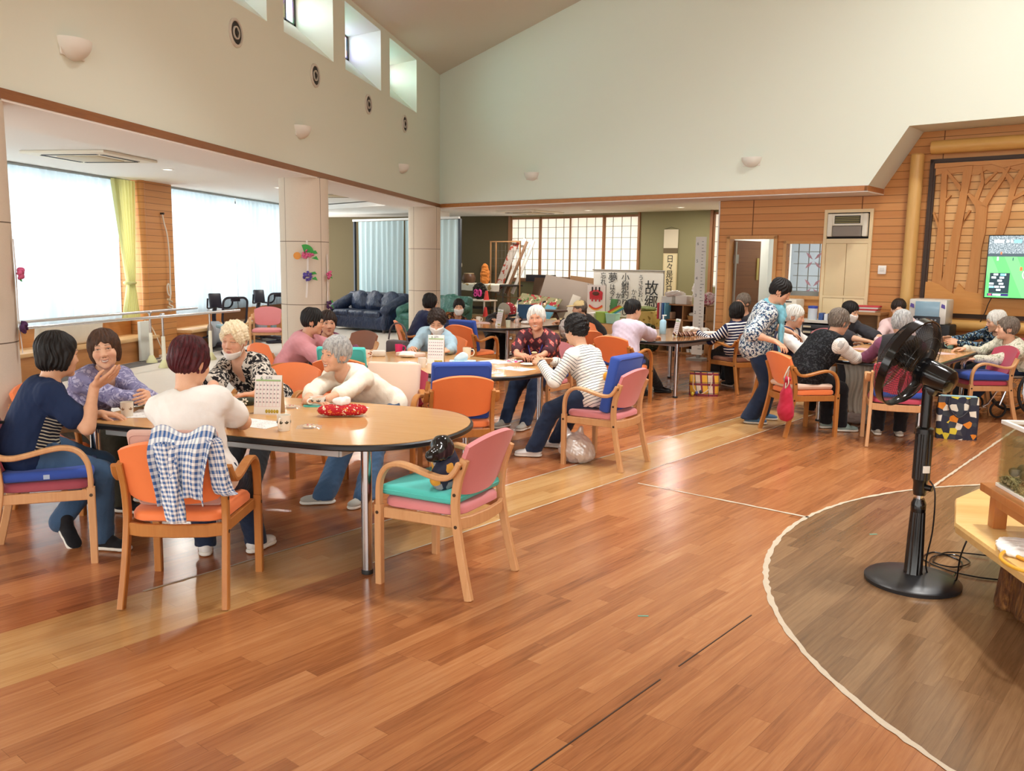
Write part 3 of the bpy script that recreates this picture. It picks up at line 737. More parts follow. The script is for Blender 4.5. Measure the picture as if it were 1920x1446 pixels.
TR = {
'tree': [[[(8.63, 2.9), (8.7, 2.9), (8.71, 2.53), (8.71, 2.26), (8.73, 1.95), (8.74, 1.40), (8.62, 1.40), (8.63, 1.87), (8.64, 2.18), (8.64, 2.53)], [(8.56, 2.36), (8.58, 2.37), (8.645, 2.22), (8.64, 2.16)], [(8.705, 2.5), (8.705, 2.54), (8.76, 2.59), (8.77, 2.58)]],
 [[(8.89, 2.95), (9.0, 2.95), (8.97, 2.67), (8.95, 2.41), (8.92, 2.1), (8.9, 1.76), (8.88, 1.2), (8.70, 1.2), (8.76, 1.6), (8.8, 1.93), (8.86, 2.45), (8.88, 2.67)], [(8.67, 2.9), (8.7, 2.91), (8.88, 2.7), (8.87, 2.63)], [(8.95, 2.25), (8.95, 2.31), (9.0, 2.39), (9.02, 2.38)]],
 [[(9.06, 2.46), (9.21, 2.44), (9.21, 2.1), (9.18, 1.87), (9.18, 1.28), (9.02, 1.28), (9.06, 1.68), (9.07, 2.06), (9.08, 2.37)], [(8.96, 2.59), (8.98, 2.61), (9.12, 2.49), (9.21, 2.44), (9.06, 2.44)], [(9.09, 2.93), (9.11, 2.93), (9.15, 2.72), (9.09, 2.49), (9.04, 2.52), (9.11, 2.74)], [(9.41, 2.92), (9.43, 2.91), (9.37, 2.76), (9.26, 2.56), (9.2, 2.42), (9.14, 2.46), (9.25, 2.68), (9.34, 2.8)], [(9.15, 2.75), (9.28, 2.87), (9.29, 2.85), (9.16, 2.70)]],
 [[(9.57, 2.96), (9.62, 2.94), (9.58, 2.79), (9.52, 2.66), (9.49, 2.5), (9.46, 2.25), (9.40, 2.0), (9.36, 1.6), (9.38, 1.2), (9.22, 1.2), (9.26, 1.7), (9.32, 2.06), (9.37, 2.28), (9.43, 2.5), (9.45, 2.69), (9.52, 2.83)], [(9.28, 2.94), (9.3, 2.96), (9.48, 2.75), (9.45, 2.68)], [(9.48, 2.49), (9.48, 2.53), (9.66, 2.65), (9.68, 2.60)]],
 [[(9.98, 2.95), (10.1, 2.95), (10.08, 2.2), (10.14, 1.2), (9.94, 1.2), (9.96, 2.2)], [(10.07, 2.4), (10.08, 2.48), (10.3, 2.8), (10.34, 2.77)]],
 [[(10.7, 2.95), (10.84, 2.95), (10.80, 2.2), (10.86, 1.2), (10.64, 1.2), (10.68, 2.2)]], [[(11.3, 2.95), (11.42, 2.95), (11.4, 2.2), (11.46, 1.2), (11.26, 1.2), (11.3, 2.2)]]]}
def plate(polys, t0, t1, nm, m):
    mb = MB()
    for k_, pl in enumerate(polys): 
        mb.prism3([(s-8.5, -t0, z) for s, z in pl], (0, -(t1-t0)-.003*k_, 0))
    return mb.build(nm, m, rel, smooth=0)
for pl in TR['tree']: plate(pl, .01, .06, 'carved_tree', RT)
def wavy(s0, s1, zb, amp, n_, seed):
    r_ = random.Random(seed); return [(s0+(s1-s0)*i/n_, zb+r_.uniform(-amp, amp)) for i in range(n_+1)]
plate([[(8.545, 3.0), (12.05, 3.0)]+list(reversed(wavy(8.545, 12.05, 2.865, .035, 40, 3)))], .012, .050, 'carved_canopy', RCN)
plate([[(8.545, 3.0), (12.05, 3.0)]+list(reversed(wavy(8.545, 12.05, 2.93, .03, 26, 5)))], .012, .075, 'carved_canopy', RCN)
def hill(pts): return pts
plate([[(8.545, 1.045), (12.05, 1.045), (12.05, 1.25), (11.2, 1.36), (10.6, 1.25), (10.0, 1.38), (9.71, 1.26), (9.37, 1.29), (9.28, 1.32), (9.2, 1.315), (9.04, 1.345), (8.95, 1.44), (8.9, 1.30), (8.72, 1.42), (8.63, 1.45), (8.545, 1.45)]], .012, .068, 'carved_hill', RH)
plate([[(8.85, 1.045), (12.05, 1.045), (12.05, 1.12), (9.72, 1.14), (9.35, 1.13), (9.24, 1.19), (9.06, 1.235), (8.89, 1.21)]], .012, .085, 'carved_hill', RH)

# television with a football match
tv = empty('television', bw(9.29, WO-.20, 0), RB, 'flat television showing a football match with a team line-up, on the right wall', 'television')
mb = MB(); mb.span((0, -.03, 1.265), (1.42, .015, 2.06), .006); mb.span((.5, .015, 1.5), (.9, .09, 1.9)); mb.build('body', plain('tv_black', '0d0f10', .35), tv)
def scr():
    t = NT('tv_picture'); x, y, z = t.xyz(t.coord())
    u = t.math('DIVIDE', t.math('SUBTRACT', x, .012), 1.396); v = t.math('DIVIDE', t.math('SUBTRACT', z, 1.277), .771)
    crowd = t.ramp(t.noise(t.coord(), 60, 3), [(.3, lin('3f4f57')), (.5, lin('78858a')), (.72, lin('c4ccd0'))])
    stripes = t.math('GREATER_THAN', t.math('FRACT', t.math('MULTIPLY', t.math('ADD', u, t.math('MULTIPLY', v, .25)), 5)), .5)
    grass = t.mix(stripes, lin('58b964'), lin('6cc873'))
    c = t.mix(t.math('GREATER_THAN', v, .70), grass, crowd)
    c = t.mix(t.math('MULTIPLY', t.math('GREATER_THAN', v, .665), t.math('LESS_THAN', v, .715)), c, lin('37474f'))
    dx = t.math('SUBTRACT', u, .42); dy = t.math('MULTIPLY', t.math('SUBTRACT', v, .38), .9)
    rr = t.math('SQRT', t.math('ADD', t.math('MULTIPLY', dx, dx), t.math('MULTIPLY', dy, dy)))
    ring = t.math('LESS_THAN', t.math('ABSOLUTE', t.math('SUBTRACT', rr, .13)), .004)
    c = t.mix(t.math('MULTIPLY', ring, .8), c, lin('e2f2e2'))
    t.set((0, 0, 0, 1), .2, Emission_Color=c, Emission_Strength=1.0); return t.m
mb = MB(); mb.span((.012, -.033, 1.277), (1.408, -.029, 2.048)); mb.build('screen', scr(), tv, smooth=0)
def dec(rects, nm, m, yy=-.0345):
    for u0, v0, u1, v1 in rects: mb = MB(); mb.span((.012+1.396*u0, yy, 1.277+.771*v0), (.012+1.396*u1, yy+.002, 1.277+.771*v1)); mb.build(nm, m, tv, smooth=0)
dec([(.03, .07, .19, .40)], 'line_up_panel', emit('tv_panel', '1d3138', .8))
w_ = []; 
for r_, (n_, off) in enumerate(((2, .06), (2, .045), (1, .095), (2, .03), (3, .03), (1, .09))):
    for k_ in range(n_): w_.append((off+k_*(.065 if n_ < 3 else .045)*(1.2 if r_ == 3 else 1), .36-r_*.05, off+k_*(.065 if n_ < 3 else .045)*(1.2 if r_ == 3 else 1)+.036, .39-r_*.05))
dec(w_, 'shirt_tile', emit('tv_white', 'e6f1f5', 1.0), -.036)
dec([(.115, .355, .155, .39), (.03, .155, .07, .185)], 'shirt_tile', emit('tv_cyan', '6fc7dd', 1.0), -.037)
dec([(.02, .025, .19, .065)], 'name_bar', emit('tv_navy', '2a2560', .9)); dec([(.03, .03, .055, .06)], 'team_badge', emit('tv_red', 'd0405c', .9), -.036); dec([(.065, .032, .13, .058)], 'name_text', emit('tv_white', 'e6f1f5', 1.0), -.036)
dec([(.04, .885, .12, .94), (.14, .89, .16, .935), (.175, .89, .19, .935)], 'score_tile', emit('tv_white', 'e6f1f5', 1.0)); dec([(.20, .885, .26, .94)], 'score_badge', emit('tv_cyan', '6fc7dd', 1.0))
dec([(.075, .6, .088, .66), (.32, .60, .33, .66)], 'player', emit('tv_pl', 'f0efef', .9)); dec([(.10, .70, .112, .74), (.265, .44, .285, .50)], 'player', emit('tv_red2', 'e0623c', .9)); dec([(.2, .6, .208, .65)], 'player', emit('tv_dk', '2b4650', .8))
mb = MB(); mb.tube(spline([(.09, .0, 1.27), (.05, .03, 1.18), (.02, .06, 1.08), (-.03, .07, .95)], 6), .006, 6); mb.build('cable', VD, tv)
# ------------------------------------------------------------------ chairs
BEECH = wood('beech', 'c4905f', 'dfb283', .4, 2, .7); OAK = wood('golden_oak', 'a9682f', 'c98d4c', .4, 2, .7)
UP = {'pink': cloth('vinyl_pink', 'd6868a', .6, .05), 'orange': cloth('vinyl_orange', 'f0844c', .5, .05), 'red': cloth('vinyl_red', 'b8455a', .6, .06), 'maroon': cloth('vinyl_maroon', '9c4653', .6, .06), 'brown': cloth('vinyl_brown', '8a5a45', .6, .06)}
BOLT = plain('bolt_dark', '4a3a2c', .4, .7)
def shell(u, v, w_b=.425, w_t=.46, z0=.492, z1=.805):
    # backrest: rounded lower edge, gently arched top, wraps forward at the sides
    a = (u-.5)*2; w_ = w_b+(w_t-w_b)*min(1, v*1.3)**.8
    if v < .10: w_ *= .90+.10*math.sqrt(v/.10)
    zt = z1-.045*a*a*abs(a)**.3; zb = z0+.020*abs(a)**3
    z = zb+(zt-zb)*v
    y = -.205-.105*((z-z0)/(z1-z0))**1.25 + .032*a*a - .014
    return (a*w_/2, y, z)
def make_chair(kind, woodm, label, group):
    t_ = empty('armchair', (0, 0, 0), 0, label, 'chair', group); m = UP[kind]
    # seat pad
    mb = MB(); rings = []
    for z, k_ in ((.405, .96), (.412, 1.0), (.435, 1.0), (.448, .97), (.456, .9), (.458, .5), (.4585, .1)):
        pts = rrect(.47*k_, .46*k_, .09*k_, 5); rings.append([(x*(1+.06*(y/.23)), y+.015, z-.006*(x/.2)**2*0) for x, y in pts])
    mb.rings(rings); mb.build('seat', m, t_)
    mb = MB(); mb.grid(lambda u, v: shell(u, v), 18, 14, .026); mb.build('backrest', m, t_)
    fr = MB(); fr.sweep([(-.245, .215, .375), (-.225, -.20, .375)], .022, .055, (0, 0, 1)); fr.sweep([(.245, .215, .375), (.225, -.20, .375)], .022, .055, (0, 0, 1))
    fr.sweep([(-.25, .20, .38), (.25, .20, .38)], .022, .05, (0, 0, 1))
    fr.sweep([(-.24, -.195, .37), (-.15, -.232, .37), (0, -.245, .37), (.15, -.232, .37), (.24, -.195, .37)], .024, .062, (0, 0, 1))
    fr.build('seat_frame', woodm, t_)
    for s in (-1, 1):
        x = s*.265
        mb = MB(); mb.sweep([(x, .235, 0), (x, .237, .2), (x, .236, .42)], .038, [.036, .038, .04], (0, 1, 0)); lg = mb.build('leg', woodm, t_)
        mb = MB(); mb.cyl((x+s*.018, .236, .38), (x+s*.0215, .236, .38), .009, n=10); mb.build('bolt', BOLT, lg)
        path = spline([(x, .236, .42), (x, .235, .50), (x, .222, .565), (x, .185, .618), (x, .125, .642), (x, .05, .637), (x, -.06, .612), (x, -.125, .602), (x, -.178, .61), (x, -.212, .64), (x*.985, -.235, .685)], 5)
        k_ = len(path); mb = MB(); mb.sweep(path, [.04+.006*math.sin(math.pi*i/(k_-1)) for i in range(k_)], .026, (0, -.6, .8) if False else (1, 0, 0) and (0, .3, 1), .006)
        mb.build('armrest', woodm, t_)
        xr = s*.232
        path = spline([(s*.245, -.285, 0), (xr+s*.004, -.232, .22), (xr, -.20, .40), (xr, -.198, .50), (xr, -.215, .60), (xr, -.25, .70)], 5)
        mb = MB(); mb.sweep(path, .03, .042, (0, 1, 0)); lg = mb.build('leg', woodm, t_)
        mb = MB()
        for yy, zz in ((-.207, .36), (-.199, .52), (-.235, .66)): mb.cyl((xr+s*.013, yy, zz), (xr+s*.018, yy, zz), .009, n=10)
        mb.build('bolt', BOLT, lg)
    return t_
protos = {}
def chair(kind, woodk, x, y, face, label, group=None):
    """face: world direction (degrees, 0 = +x) the seated person looks"""
    key = (kind, woodk); rz = math.radians(face-90)
    if key not in protos:
        protos[key] = c = make_chair(kind, BEECH if woodk == 'b' else OAK, label, group)
    else:
        c = copy_tree(protos[key]); c['label'] = label
        if 'group' in c: del c['group']
    c['group'] = group or 'wooden armchairs around the tables'
    c.location = (x, y, 0); c.rotation_euler = (0, 0, rz); return c
def loc2(x, y, face, lx, ly):
    a = math.radians(face-90); return (x+lx*math.cos(a)-ly*math.sin(a), y+lx*math.sin(a)+ly*math.cos(a))
CUSHM = {'blue': cloth('cushion_blue', '3552a8', .8, .08), 'turq': cloth('cushion_turquoise', '56c9c0', .7, .06), 'cream': cloth('cushion_cream', 'e3c6b2', .85, .06), 'rose': cloth('cushion_rose', 'c9a194', .9, .06)}
def cushion(col, x, y, face, where, label, h=.055, tilt=0, dx=0, dy=0, dz=0, w=.43, d=.43, cat='cushion'):
    """where: seat (lies on the seat) or back (stands against the backrest)"""
    mb = MB()
    if where == 'seat': mb.box((0, 0, h/2), (w, d, h), bev=.022, seg=3)
    else: mb.box((0, 0, d/2), (w, h, d), bev=.02, seg=3)
    px, py = loc2(x, y, face, dx, dy if where == 'seat' else -.095+dy)
    o = mb.build('seat_cushion' if where == 'seat' else 'back_cushion', CUSHM[col], None, (px, py, (.46 if where == 'seat' else .462)+dz))
    a = math.radians(face-90)
    o.rotation_euler = (math.radians(tilt), 0, a)
    tag(o, label, cat, 'loose chair cushions')
    if where == 'seat' and col == 'blue':
        mb = MB(); mb.span((w/2-.002, -.01, .012), (w/2+.002, .02, .036)); mb.build('care_tag', plain('care_tag', 'a9bcd6', .7), o)
    elif where == 'seat':
        mb = MB(); pts = [(px_*1.003, py_*1.003, h*.52) for px_, py_ in rrect(w, d, .025, 3)]; mb.tube(pts, .0035, 5, True); mb.build('piping', CUSHM[col], o)
    else:
        mb = MB(); mb.tube([(px_*1.0, -h/2, d/2+py_) for px_, py_ in rrect(w*.94, d*.94, .03, 3)], .0035, 5, True); mb.build('piping', CUSHM[col], o)
    return o

# ------------------------------------------------------------------ tables
TTOP = NT('table_top'); v_ = TTOP.coord(); f_ = TTOP.noise(TTOP.mapping(v_, (3, 90, 8)), 1, 4, .6)
TTM = TTOP.set(TTOP.mix(f_, lin('c28c52'), lin('dcae76')), .16, 0, .5)
TDK = NT('table_top_dark'); f_ = TDK.noise(TDK.mapping(TDK.coord(), (3, 90, 8)), 1, 4, .6); TDM = TDK.set(TDK.mix(f_, lin('8f5f38'), lin('b98556')), .12, 0, .55)
EDGEB = plain('table_edge_black', '15161a', .35); CHR = plain('chrome', 'c4c5c8', .16, 1.0); APR = plain('table_apron', 'c9cac8', .4, .3); CAP = plain('leg_cap', '1b1b1b', .6)
def table_outline(L, W, n=18, r=.06):
    """straight left end, rounded right end; origin at the middle of the straight end, length along +x"""
    R_ = W/2; pts = []
    for k in range(5): a = math.radians(180+90*k/4); pts.append((r+r*math.cos(a), -R_+r+r*math.sin(a)))
    for k in range(2*n+1):
        a = math.radians(-90+180*k/(2*n)); c, s = math.cos(a), math.sin(a)
        pts.append((L-R_*.98+R_*.98*abs(c)**.86*(1 if c >= 0 else -1), R_*abs(s)**.94*(1 if s >= 0 else -1)))
    for k in range(5): a = math.radians(90+90*k/4); pts.append((r+r*math.cos(a), R_-r+r*math.sin(a)))
    return pts
def table(x, y, deg, L, W, label, topm, legs=None, zt=.705, apron=True):
    t_ = empty('round_ended_table', (x, y, 0), math.radians(deg), label, 'table', 'round-ended meeting tables')
    P = table_outline(L, W); ins = lambda d_: [(px+(-d_ if px > L/2 else d_)*(1 if abs(px-L/2) > .01 else 0)*min(1, abs(px-L/2)*2/L*1.0+.0), py*(1-2*d_/W)) for px, py in P]
    mb = MB(); a = ins(.016); mb.prism(a, zt-.004, zt+.0015); mb.build('tabletop', topm, t_)
    mb = MB(); mb.rings([[(px, py, zt-.034) for px, py in ins(.012)], [(px, py, zt-.026) for px, py in P], [(px, py, zt-.008) for px, py in P], [(px, py, zt) for px, py in ins(.008)], [(px, py, zt-.002) for px, py in ins(.014)]]); mb.build('edge_band', EDGEB, t_)
    if apron:
        mb = MB(); x0, x1, yy = .16, L-.50, W/2-.13
        for a_, b_ in (((x0, -yy, 0), (x1, -yy, 0)), ((x0, yy, 0), (x1, yy, 0)), ((x0, -yy, 0), (x0, yy, 0)), ((x1, -yy, 0), (x1, yy, 0))):
            mb.sweep([Vector(a_)+Vector((0, 0, zt-.065)), Vector(b_)+Vector((0, 0, zt-.065))], .028, .05, (0, 0, 1))
        mb.build('apron', APR, t_)
    for lx, ly in legs or ((.12, -W/2+.1), (.12, W/2-.1), (L-.36, -W/2+.1), (L-.36, W/2-.1)):
        mb = MB(); mb.lathe([(.0285, .02), (.0285, zt-.035)], (lx, ly, 0), 20); lg = mb.build('leg', CHR, t_)
        mb = MB(); mb.lathe([(.030, 0), (.031, .02), (.0285, .024)], (lx, ly, 0), 16); mb.build('foot_cap', CAP, lg)
    return t_
T1 = dict(x=-3.24, y=5.04, deg=-9.3)
table(-3.24, 5.01, -9.3, 2.20, 1.25, 'nearest round-ended wooden table with black edge, where five women sit', TTM, [(.09, -.52), (.09, .52), (1.86, -.50), (1.86, .50)])
UT = [(.16, -.50), (.16, .50), (1.86, -.50), (1.86, .50)]
table(-2.93, 8.29, -30, 2.2, 1.25, 'round-ended table behind the nearest one, with a blue tissue box', TTM, UT)
table(.70, 12.70, 240, 2.2, 1.25, 'round-ended table by the shelf, with a light blue pump bottle', TDM, [(.3, -.46), (.2, .50), (1.9, .53), (1.7, -.5)])
table(-1.65, 14.0, 240, 2.2, 1.25, 'farthest round-ended table, before the sofas and the dais', TDM, UT)
table(3.06, 10.9, 240, 2.2, 1.25, 'round-ended table on the right with a white cloth hanging below', TTM, UT)

# ------------------------------------------------------------------ where the chairs stand
ch = {}
ch['p1'] = chair('maroon', 'b', -3.32, 4.17, 32, 'maroon armchair with blue cushion under the woman in navy, far left')
cushion('blue', -3.32, 4.17, 32, 'seat', 'blue cushion on the maroon armchair at the far left', dy=.02, w=.46, d=.46)
ch['p2'] = chair('orange', 'o', -3.84, 5.1, 0, 'orange armchair at the left end of the nearest table, behind the woman in navy')
ch['p3'] = chair('orange', 'o', -2.27, 3.85, 101, 'orange armchair seen from behind with a checked shirt over its back')
cushion('rose', -2.27, 3.85, 101, 'back', 'dusty pink pad between the white-shirted back and the orange chair', h=.05, d=.40, tilt=17, w=.42)
ch['pk'] = chair('pink', 'b', -1.07, 4.275, 162, 'empty pink armchair with turquoise cushion in the foreground')
cushion('turq', -1.07, 4.275, 162, 'seat', 'turquoise cushion on the empty pink foreground armchair', dy=.03, w=.47, d=.45)
ch['p4'] = chair('orange', 'o', -2.93, 6.28, 262, 'orange armchair under the woman with the white mask and swirl blouse')
ch['p5'] = chair('red', 'o', -2.03, 6.30, 268, 'dark pink armchair behind the smiling woman in the cream blouse')
cushion('cream', -2.03, 6.30, 268, 'back', 'cream pad standing on the chair right of the smiling woman in the cream blouse', h=.06, d=.40, tilt=13, w=.43, dx=.02)
ch['tq'] = chair('orange', 'o', -2.72, 7.25, 95, 'orange armchair with turquoise back pad beside the woman in pink')
cushion('turq', -2.72, 7.25, 95, 'back', 'turquoise pad standing on the orange chair beside the woman in pink', h=.05, d=.42, tilt=14, dz=.03)
ch['bb'] = chair('orange', 'o', -1.52, 6.42, 112, 'empty orange armchair with a blue back pad, seen from behind')
cushion('blue', -1.52, 6.42, 112, 'back', 'blue pad standing in the empty orange armchair at the middle table', h=.075, d=.45, tilt=14, w=.45)
ch['p6'] = chair('orange', 'o', -3.66, 8.0, 2, 'orange armchair under the woman in the pink shirt')
ch['p7'] = chair('brown', 'b', -3.58, 9.55, 240, 'brown armchair in front of the navy sofa')
ch['p8'] = chair('orange', 'o', -2.42, 9.2, 250, 'orange armchair under the masked woman in the light blue jacket')
ch['p12'] = chair('pink', 'b', -1.20, 8.85, 240, 'pink armchair under the laughing woman in the red patterned blouse')
cushion('blue', -1.20, 8.85, 240, 'seat', 'blue cushion under the laughing woman in the red patterned blouse', dy=.02)
ch['p13'] = chair('pink', 'b', -.425, 7.09, 155.5, 'pink armchair with blue back pad under the woman in stripes')
cushion('blue', -.425, 7.09, 155.5, 'back', 'blue pad between the striped shirt and the pink armchair', h=.085, d=.46, tilt=12, w=.46, dy=.0)
ch['p9'] = chair('orange', 'o', -3.38, 11.75, 25, 'orange armchair at the far left table under the person in navy')
ch['t4'] = chair('orange', 'o', -2.50, 11.35, 62, 'empty orange armchair with blue back pad at the farthest table')
cushion('blue', -2.50, 11.35, 62, 'back', 'blue pad standing in the empty orange chair at the farthest table', h=.07, d=.42, tilt=14, w=.44)
ch['ro'] = chair('orange', 'o', -1.06, 10.9, 130, 'empty orange armchair behind the laughing woman, facing the farthest table')
ch['p15'] = chair('orange', 'o', -.44, 10.26, 62, 'orange armchair with blue cushion under the woman in lilac')
cushion('blue', -.44, 10.26, 62, 'seat', 'blue cushion under the woman in lilac', dy=.0, h=.06)
ch['o15'] = chair('orange', 'b', -.72, 12.1, -10, 'orange armchair beyond the woman in lilac, side-on')
ch['p16'] = chair('brown', 'o', 1.0, 11.62, 130, 'brown armchair under the woman in navy and white stripes')
ch['p18'] = chair('orange', 'o', 1.42, 10.32, -30, 'orange armchair under the white-haired woman in the navy vest')
ch['p19'] = chair('orange', 'o', 1.39, 8.85, 22, 'orange armchair with a red drawstring bag on its arm')
cushion('cream', 1.39, 8.85, 22, 'seat', 'cream cushion on the orange chair with the red drawstring bag', h=.05, w=.45)
ch['p22'] = chair('red', 'b', 2.2, 8.5, 80, 'dark red armchair seen from behind, left of the standing fan')
cushion('blue', 2.2, 8.5, 80, 'seat', 'blue cushion on the dark red armchair behind the fan', h=.06)
ch['rr'] = chair('red', 'b', 3.45, 10.08, 190, 'dark red armchair with blue cushion at the right edge, before the wheelchair')
cushion('blue', 3.45, 10.08, 190, 'seat', 'blue cushion on the dark red armchair at the right edge', h=.07, w=.47, d=.48, dy=.02)
ch['p20'] = chair('pink', 'b', 2.30, 11.95, 290, 'pink armchair under the masked woman in black, far side of the right table')
ch['p21'] = chair('pink', 'b', 3.12, 12.02, 250, 'pink armchair under the woman in pale pink by the wood wall')
ch['p23'] = chair('red', 'b', 4.02, 11.25, 190, 'red armchair under the white-haired woman with the flowered blouse')
ch['b1'] = chair('pink', 'b', -6.62, 13.85, 292, 'pink armchair with a yellow sticker by the exercise bikes', 'spare pink armchairs by the bikes')
ch['b2'] = chair('pink', 'b', -6.25, 14.7, 285, 'pink armchair half hidden by the middle column', 'spare pink armchairs by the bikes')
mb = MB(); mb.span((-.05, -.262, .64), (.05, -.256, .675)); st_ = mb.build('sticker', plain('sticker_yellow', 'e2b23c', .6), ch['b1']); 
# ------------------------------------------------------------------ people: one grown surface per body
def _n(v): 
    v = np.asarray(v, float); return v/(np.linalg.norm(v)+1e-12)
def wob(X, s, seed=0):
    """cheap smooth noise, about -1..1"""
    r = np.random.RandomState(abs(int(seed)) % 99991); o = 0
    for i in range(4):
        w = r.normal(size=3); w *= s*(1+.6*i)/np.linalg.norm(w); o = o+np.sin(X[0]*w[0]+X[1]*w[1]+X[2]*w[2]+r.uniform(0, 6.28))/(1+.5*i)
    return o/2.2
def cap(a, b, ra, rb=None, k=.02, op='+'): return ('c', np.asarray(a, float), np.asarray(b, float), ra, ra if rb is None else rb, k, op)
def ell(c, r, R=None, k=.02, op='+'): return ('e', np.asarray(c, float), np.asarray(r, float), np.eye(3) if R is None else R, None, k, op)
def pln(p, n, k=.0): return ('p', np.asarray(p, float), _n(n), None, None, k, '&')      # keeps the side against n
def sdist(pr, X, Y, Z):
    t = pr[0]
    if t == 'c':
        a, b, ra, rb = pr[1:5]; ab = b-a; L2 = ab@ab+1e-12
        px, py, pz = X-a[0], Y-a[1], Z-a[2]
        h = np.clip((px*ab[0]+py*ab[1]+pz*ab[2])/L2, 0, 1)
        return np.sqrt((px-h*ab[0])**2+(py-h*ab[1])**2+(pz-h*ab[2])**2)-(ra+(rb-ra)*h)
    if t == 'e':
        c, r, R = pr[1:4]; px, py, pz = X-c[0], Y-c[1], Z-c[2]
        q = [R[0, i]*px+R[1, i]*py+R[2, i]*pz for i in range(3)]
        k0 = np.sqrt((q[0]/r[0])**2+(q[1]/r[1])**2+(q[2]/r[2])**2)
        k1 = np.sqrt((q[0]/r[0]**2)**2+(q[1]/r[1]**2)**2+(q[2]/r[2]**2)**2)+1e-9
        return k0*(k0-1)/k1
    c, n = pr[1], pr[2]; return (X-c[0])*n[0]+(Y-c[1])*n[1]+(Z-c[2])*n[2]
def sbox(pr):
    if pr[0] == 'c': r = max(pr[3], pr[4]); return np.minimum(pr[1], pr[2])-r, np.maximum(pr[1], pr[2])+r
    if pr[0] == 'e': r = np.sqrt(((pr[3]*pr[2][None, :])**2).sum(1)); return pr[1]-r, pr[1]+r
def grow(prims, h, disp=None, pad=.02):
    """smooth union of prims -> verts, quads (surface nets)"""
    bx = [sbox(p) for p in prims if p[0] != 'p' and p[6] == '+']
    lo = np.min([b[0] for b in bx], 0)-pad; hi = np.max([b[1] for b in bx], 0)+pad
    n = np.ceil((hi-lo)/h).astype(int)+1
    ax = [(lo[i]+h*np.arange(n[i])).astype(np.float32) for i in range(3)]
    D = np.full(n, .3, np.float32)
    for p in prims:
        if p[0] == 'p': w = [slice(0, n[i]) for i in range(3)]
        else:
            a, b = sbox(p); m = p[5]*1.2+3*h+.008
            i0 = np.maximum(0, np.floor((a-m-lo)/h)).astype(int); i1 = np.minimum(n, np.ceil((b+m-lo)/h).astype(int)+1)
            if (i1 <= i0).any(): continue
            w = [slice(i0[i], i1[i]) for i in range(3)]
        X, Y, Z = ax[0][w[0]][:, None, None], ax[1][w[1]][None, :, None], ax[2][w[2]][None, None, :]
        d = sdist(p, X, Y, Z); S = D[w[0], w[1], w[2]]; k = max(p[5], 1e-5)
        if p[6] == '+':
            hh = np.clip(.5+.5*(S-d)/k, 0, 1); D[w[0], w[1], w[2]] = S*(1-hh)+d*hh-k*hh*(1-hh)
        elif p[6] == '-':
            d = -d; hh = np.clip(.5-.5*(S-d)/k, 0, 1); D[w[0], w[1], w[2]] = S*(1-hh)+d*hh+k*hh*(1-hh)
        else: D[w[0], w[1], w[2]] = np.maximum(S, d)
    if disp is not None:
        m = np.abs(D) < .03; I = np.nonzero(m); D[m] += disp((ax[0][I[0]], ax[1][I[1]], ax[2][I[2]])).astype(np.float32)
    D[[0, -1]] = .3; D[:, [0, -1]] = .3; D[:, :, [0, -1]] = .3
    ins = D < 0
    c = np.zeros(np.array(n)-1, np.int8)
    for i in (0, 1):
        for j in (0, 1):
            for k in (0, 1): c += ins[i:n[0]-1+i, j:n[1]-1+j, k:n[2]-1+k]
    I = np.nonzero((c > 0) & (c < 8)); N = len(I[0]); idx = np.full(c.shape, -1, np.int32); idx[I] = np.arange(N)
    P = np.zeros((N, 3)); cnt = np.zeros(N)
    off = [(i, j, k) for i in (0, 1) for j in (0, 1) for k in (0, 1)]
    val = {o: D[I[0]+o[0], I[1]+o[1], I[2]+o[2]] for o in off}
    for o in off:
        for a in range(3):
            if o[a]: continue
            q = list(o); q[a] = 1; q = tuple(q); v0, v1 = val[o], val[q]; m = (v0 < 0) != (v1 < 0)
            t = np.where(m, v0/(v0-v1+1e-12), 0); pt = np.tile(np.array(o, float), (N, 1)); pt[:, a] = t
            P[m] += pt[m]; cnt[m] += 1
    P /= cnt[:, None]; V = lo+h*(np.stack(I, 1)+P)
    F = []
    for a in range(3):
        b, c2 = (a+1) % 3, (a+2) % 3
        s0 = [slice(None)]*3; s1 = [slice(None)]*3; s0[a] = slice(0, -1); s1[a] = slice(1, None)
        for s in (s0, s1): s[b] = slice(1, -1); s[c2] = slice(1, -1)
        A, B = ins[tuple(s0)], ins[tuple(s1)]; E = np.nonzero(A != B)
        g = [E[0].copy(), E[1].copy(), E[2].copy()]; g[b] = g[b]+1; g[c2] = g[c2]+1
        def cid(db, dc):
            q = [g[0].copy(), g[1].copy(), g[2].copy()]; q[b] += db; q[c2] += dc; return idx[q[0], q[1], q[2]]
        Q = np.stack([cid(-1, -1), cid(0, -1), cid(0, 0), cid(-1, 0)], 1); fl = ~A[E]
        Q[fl] = Q[fl][:, ::-1]; F.append(Q)
    return V, np.concatenate(F)
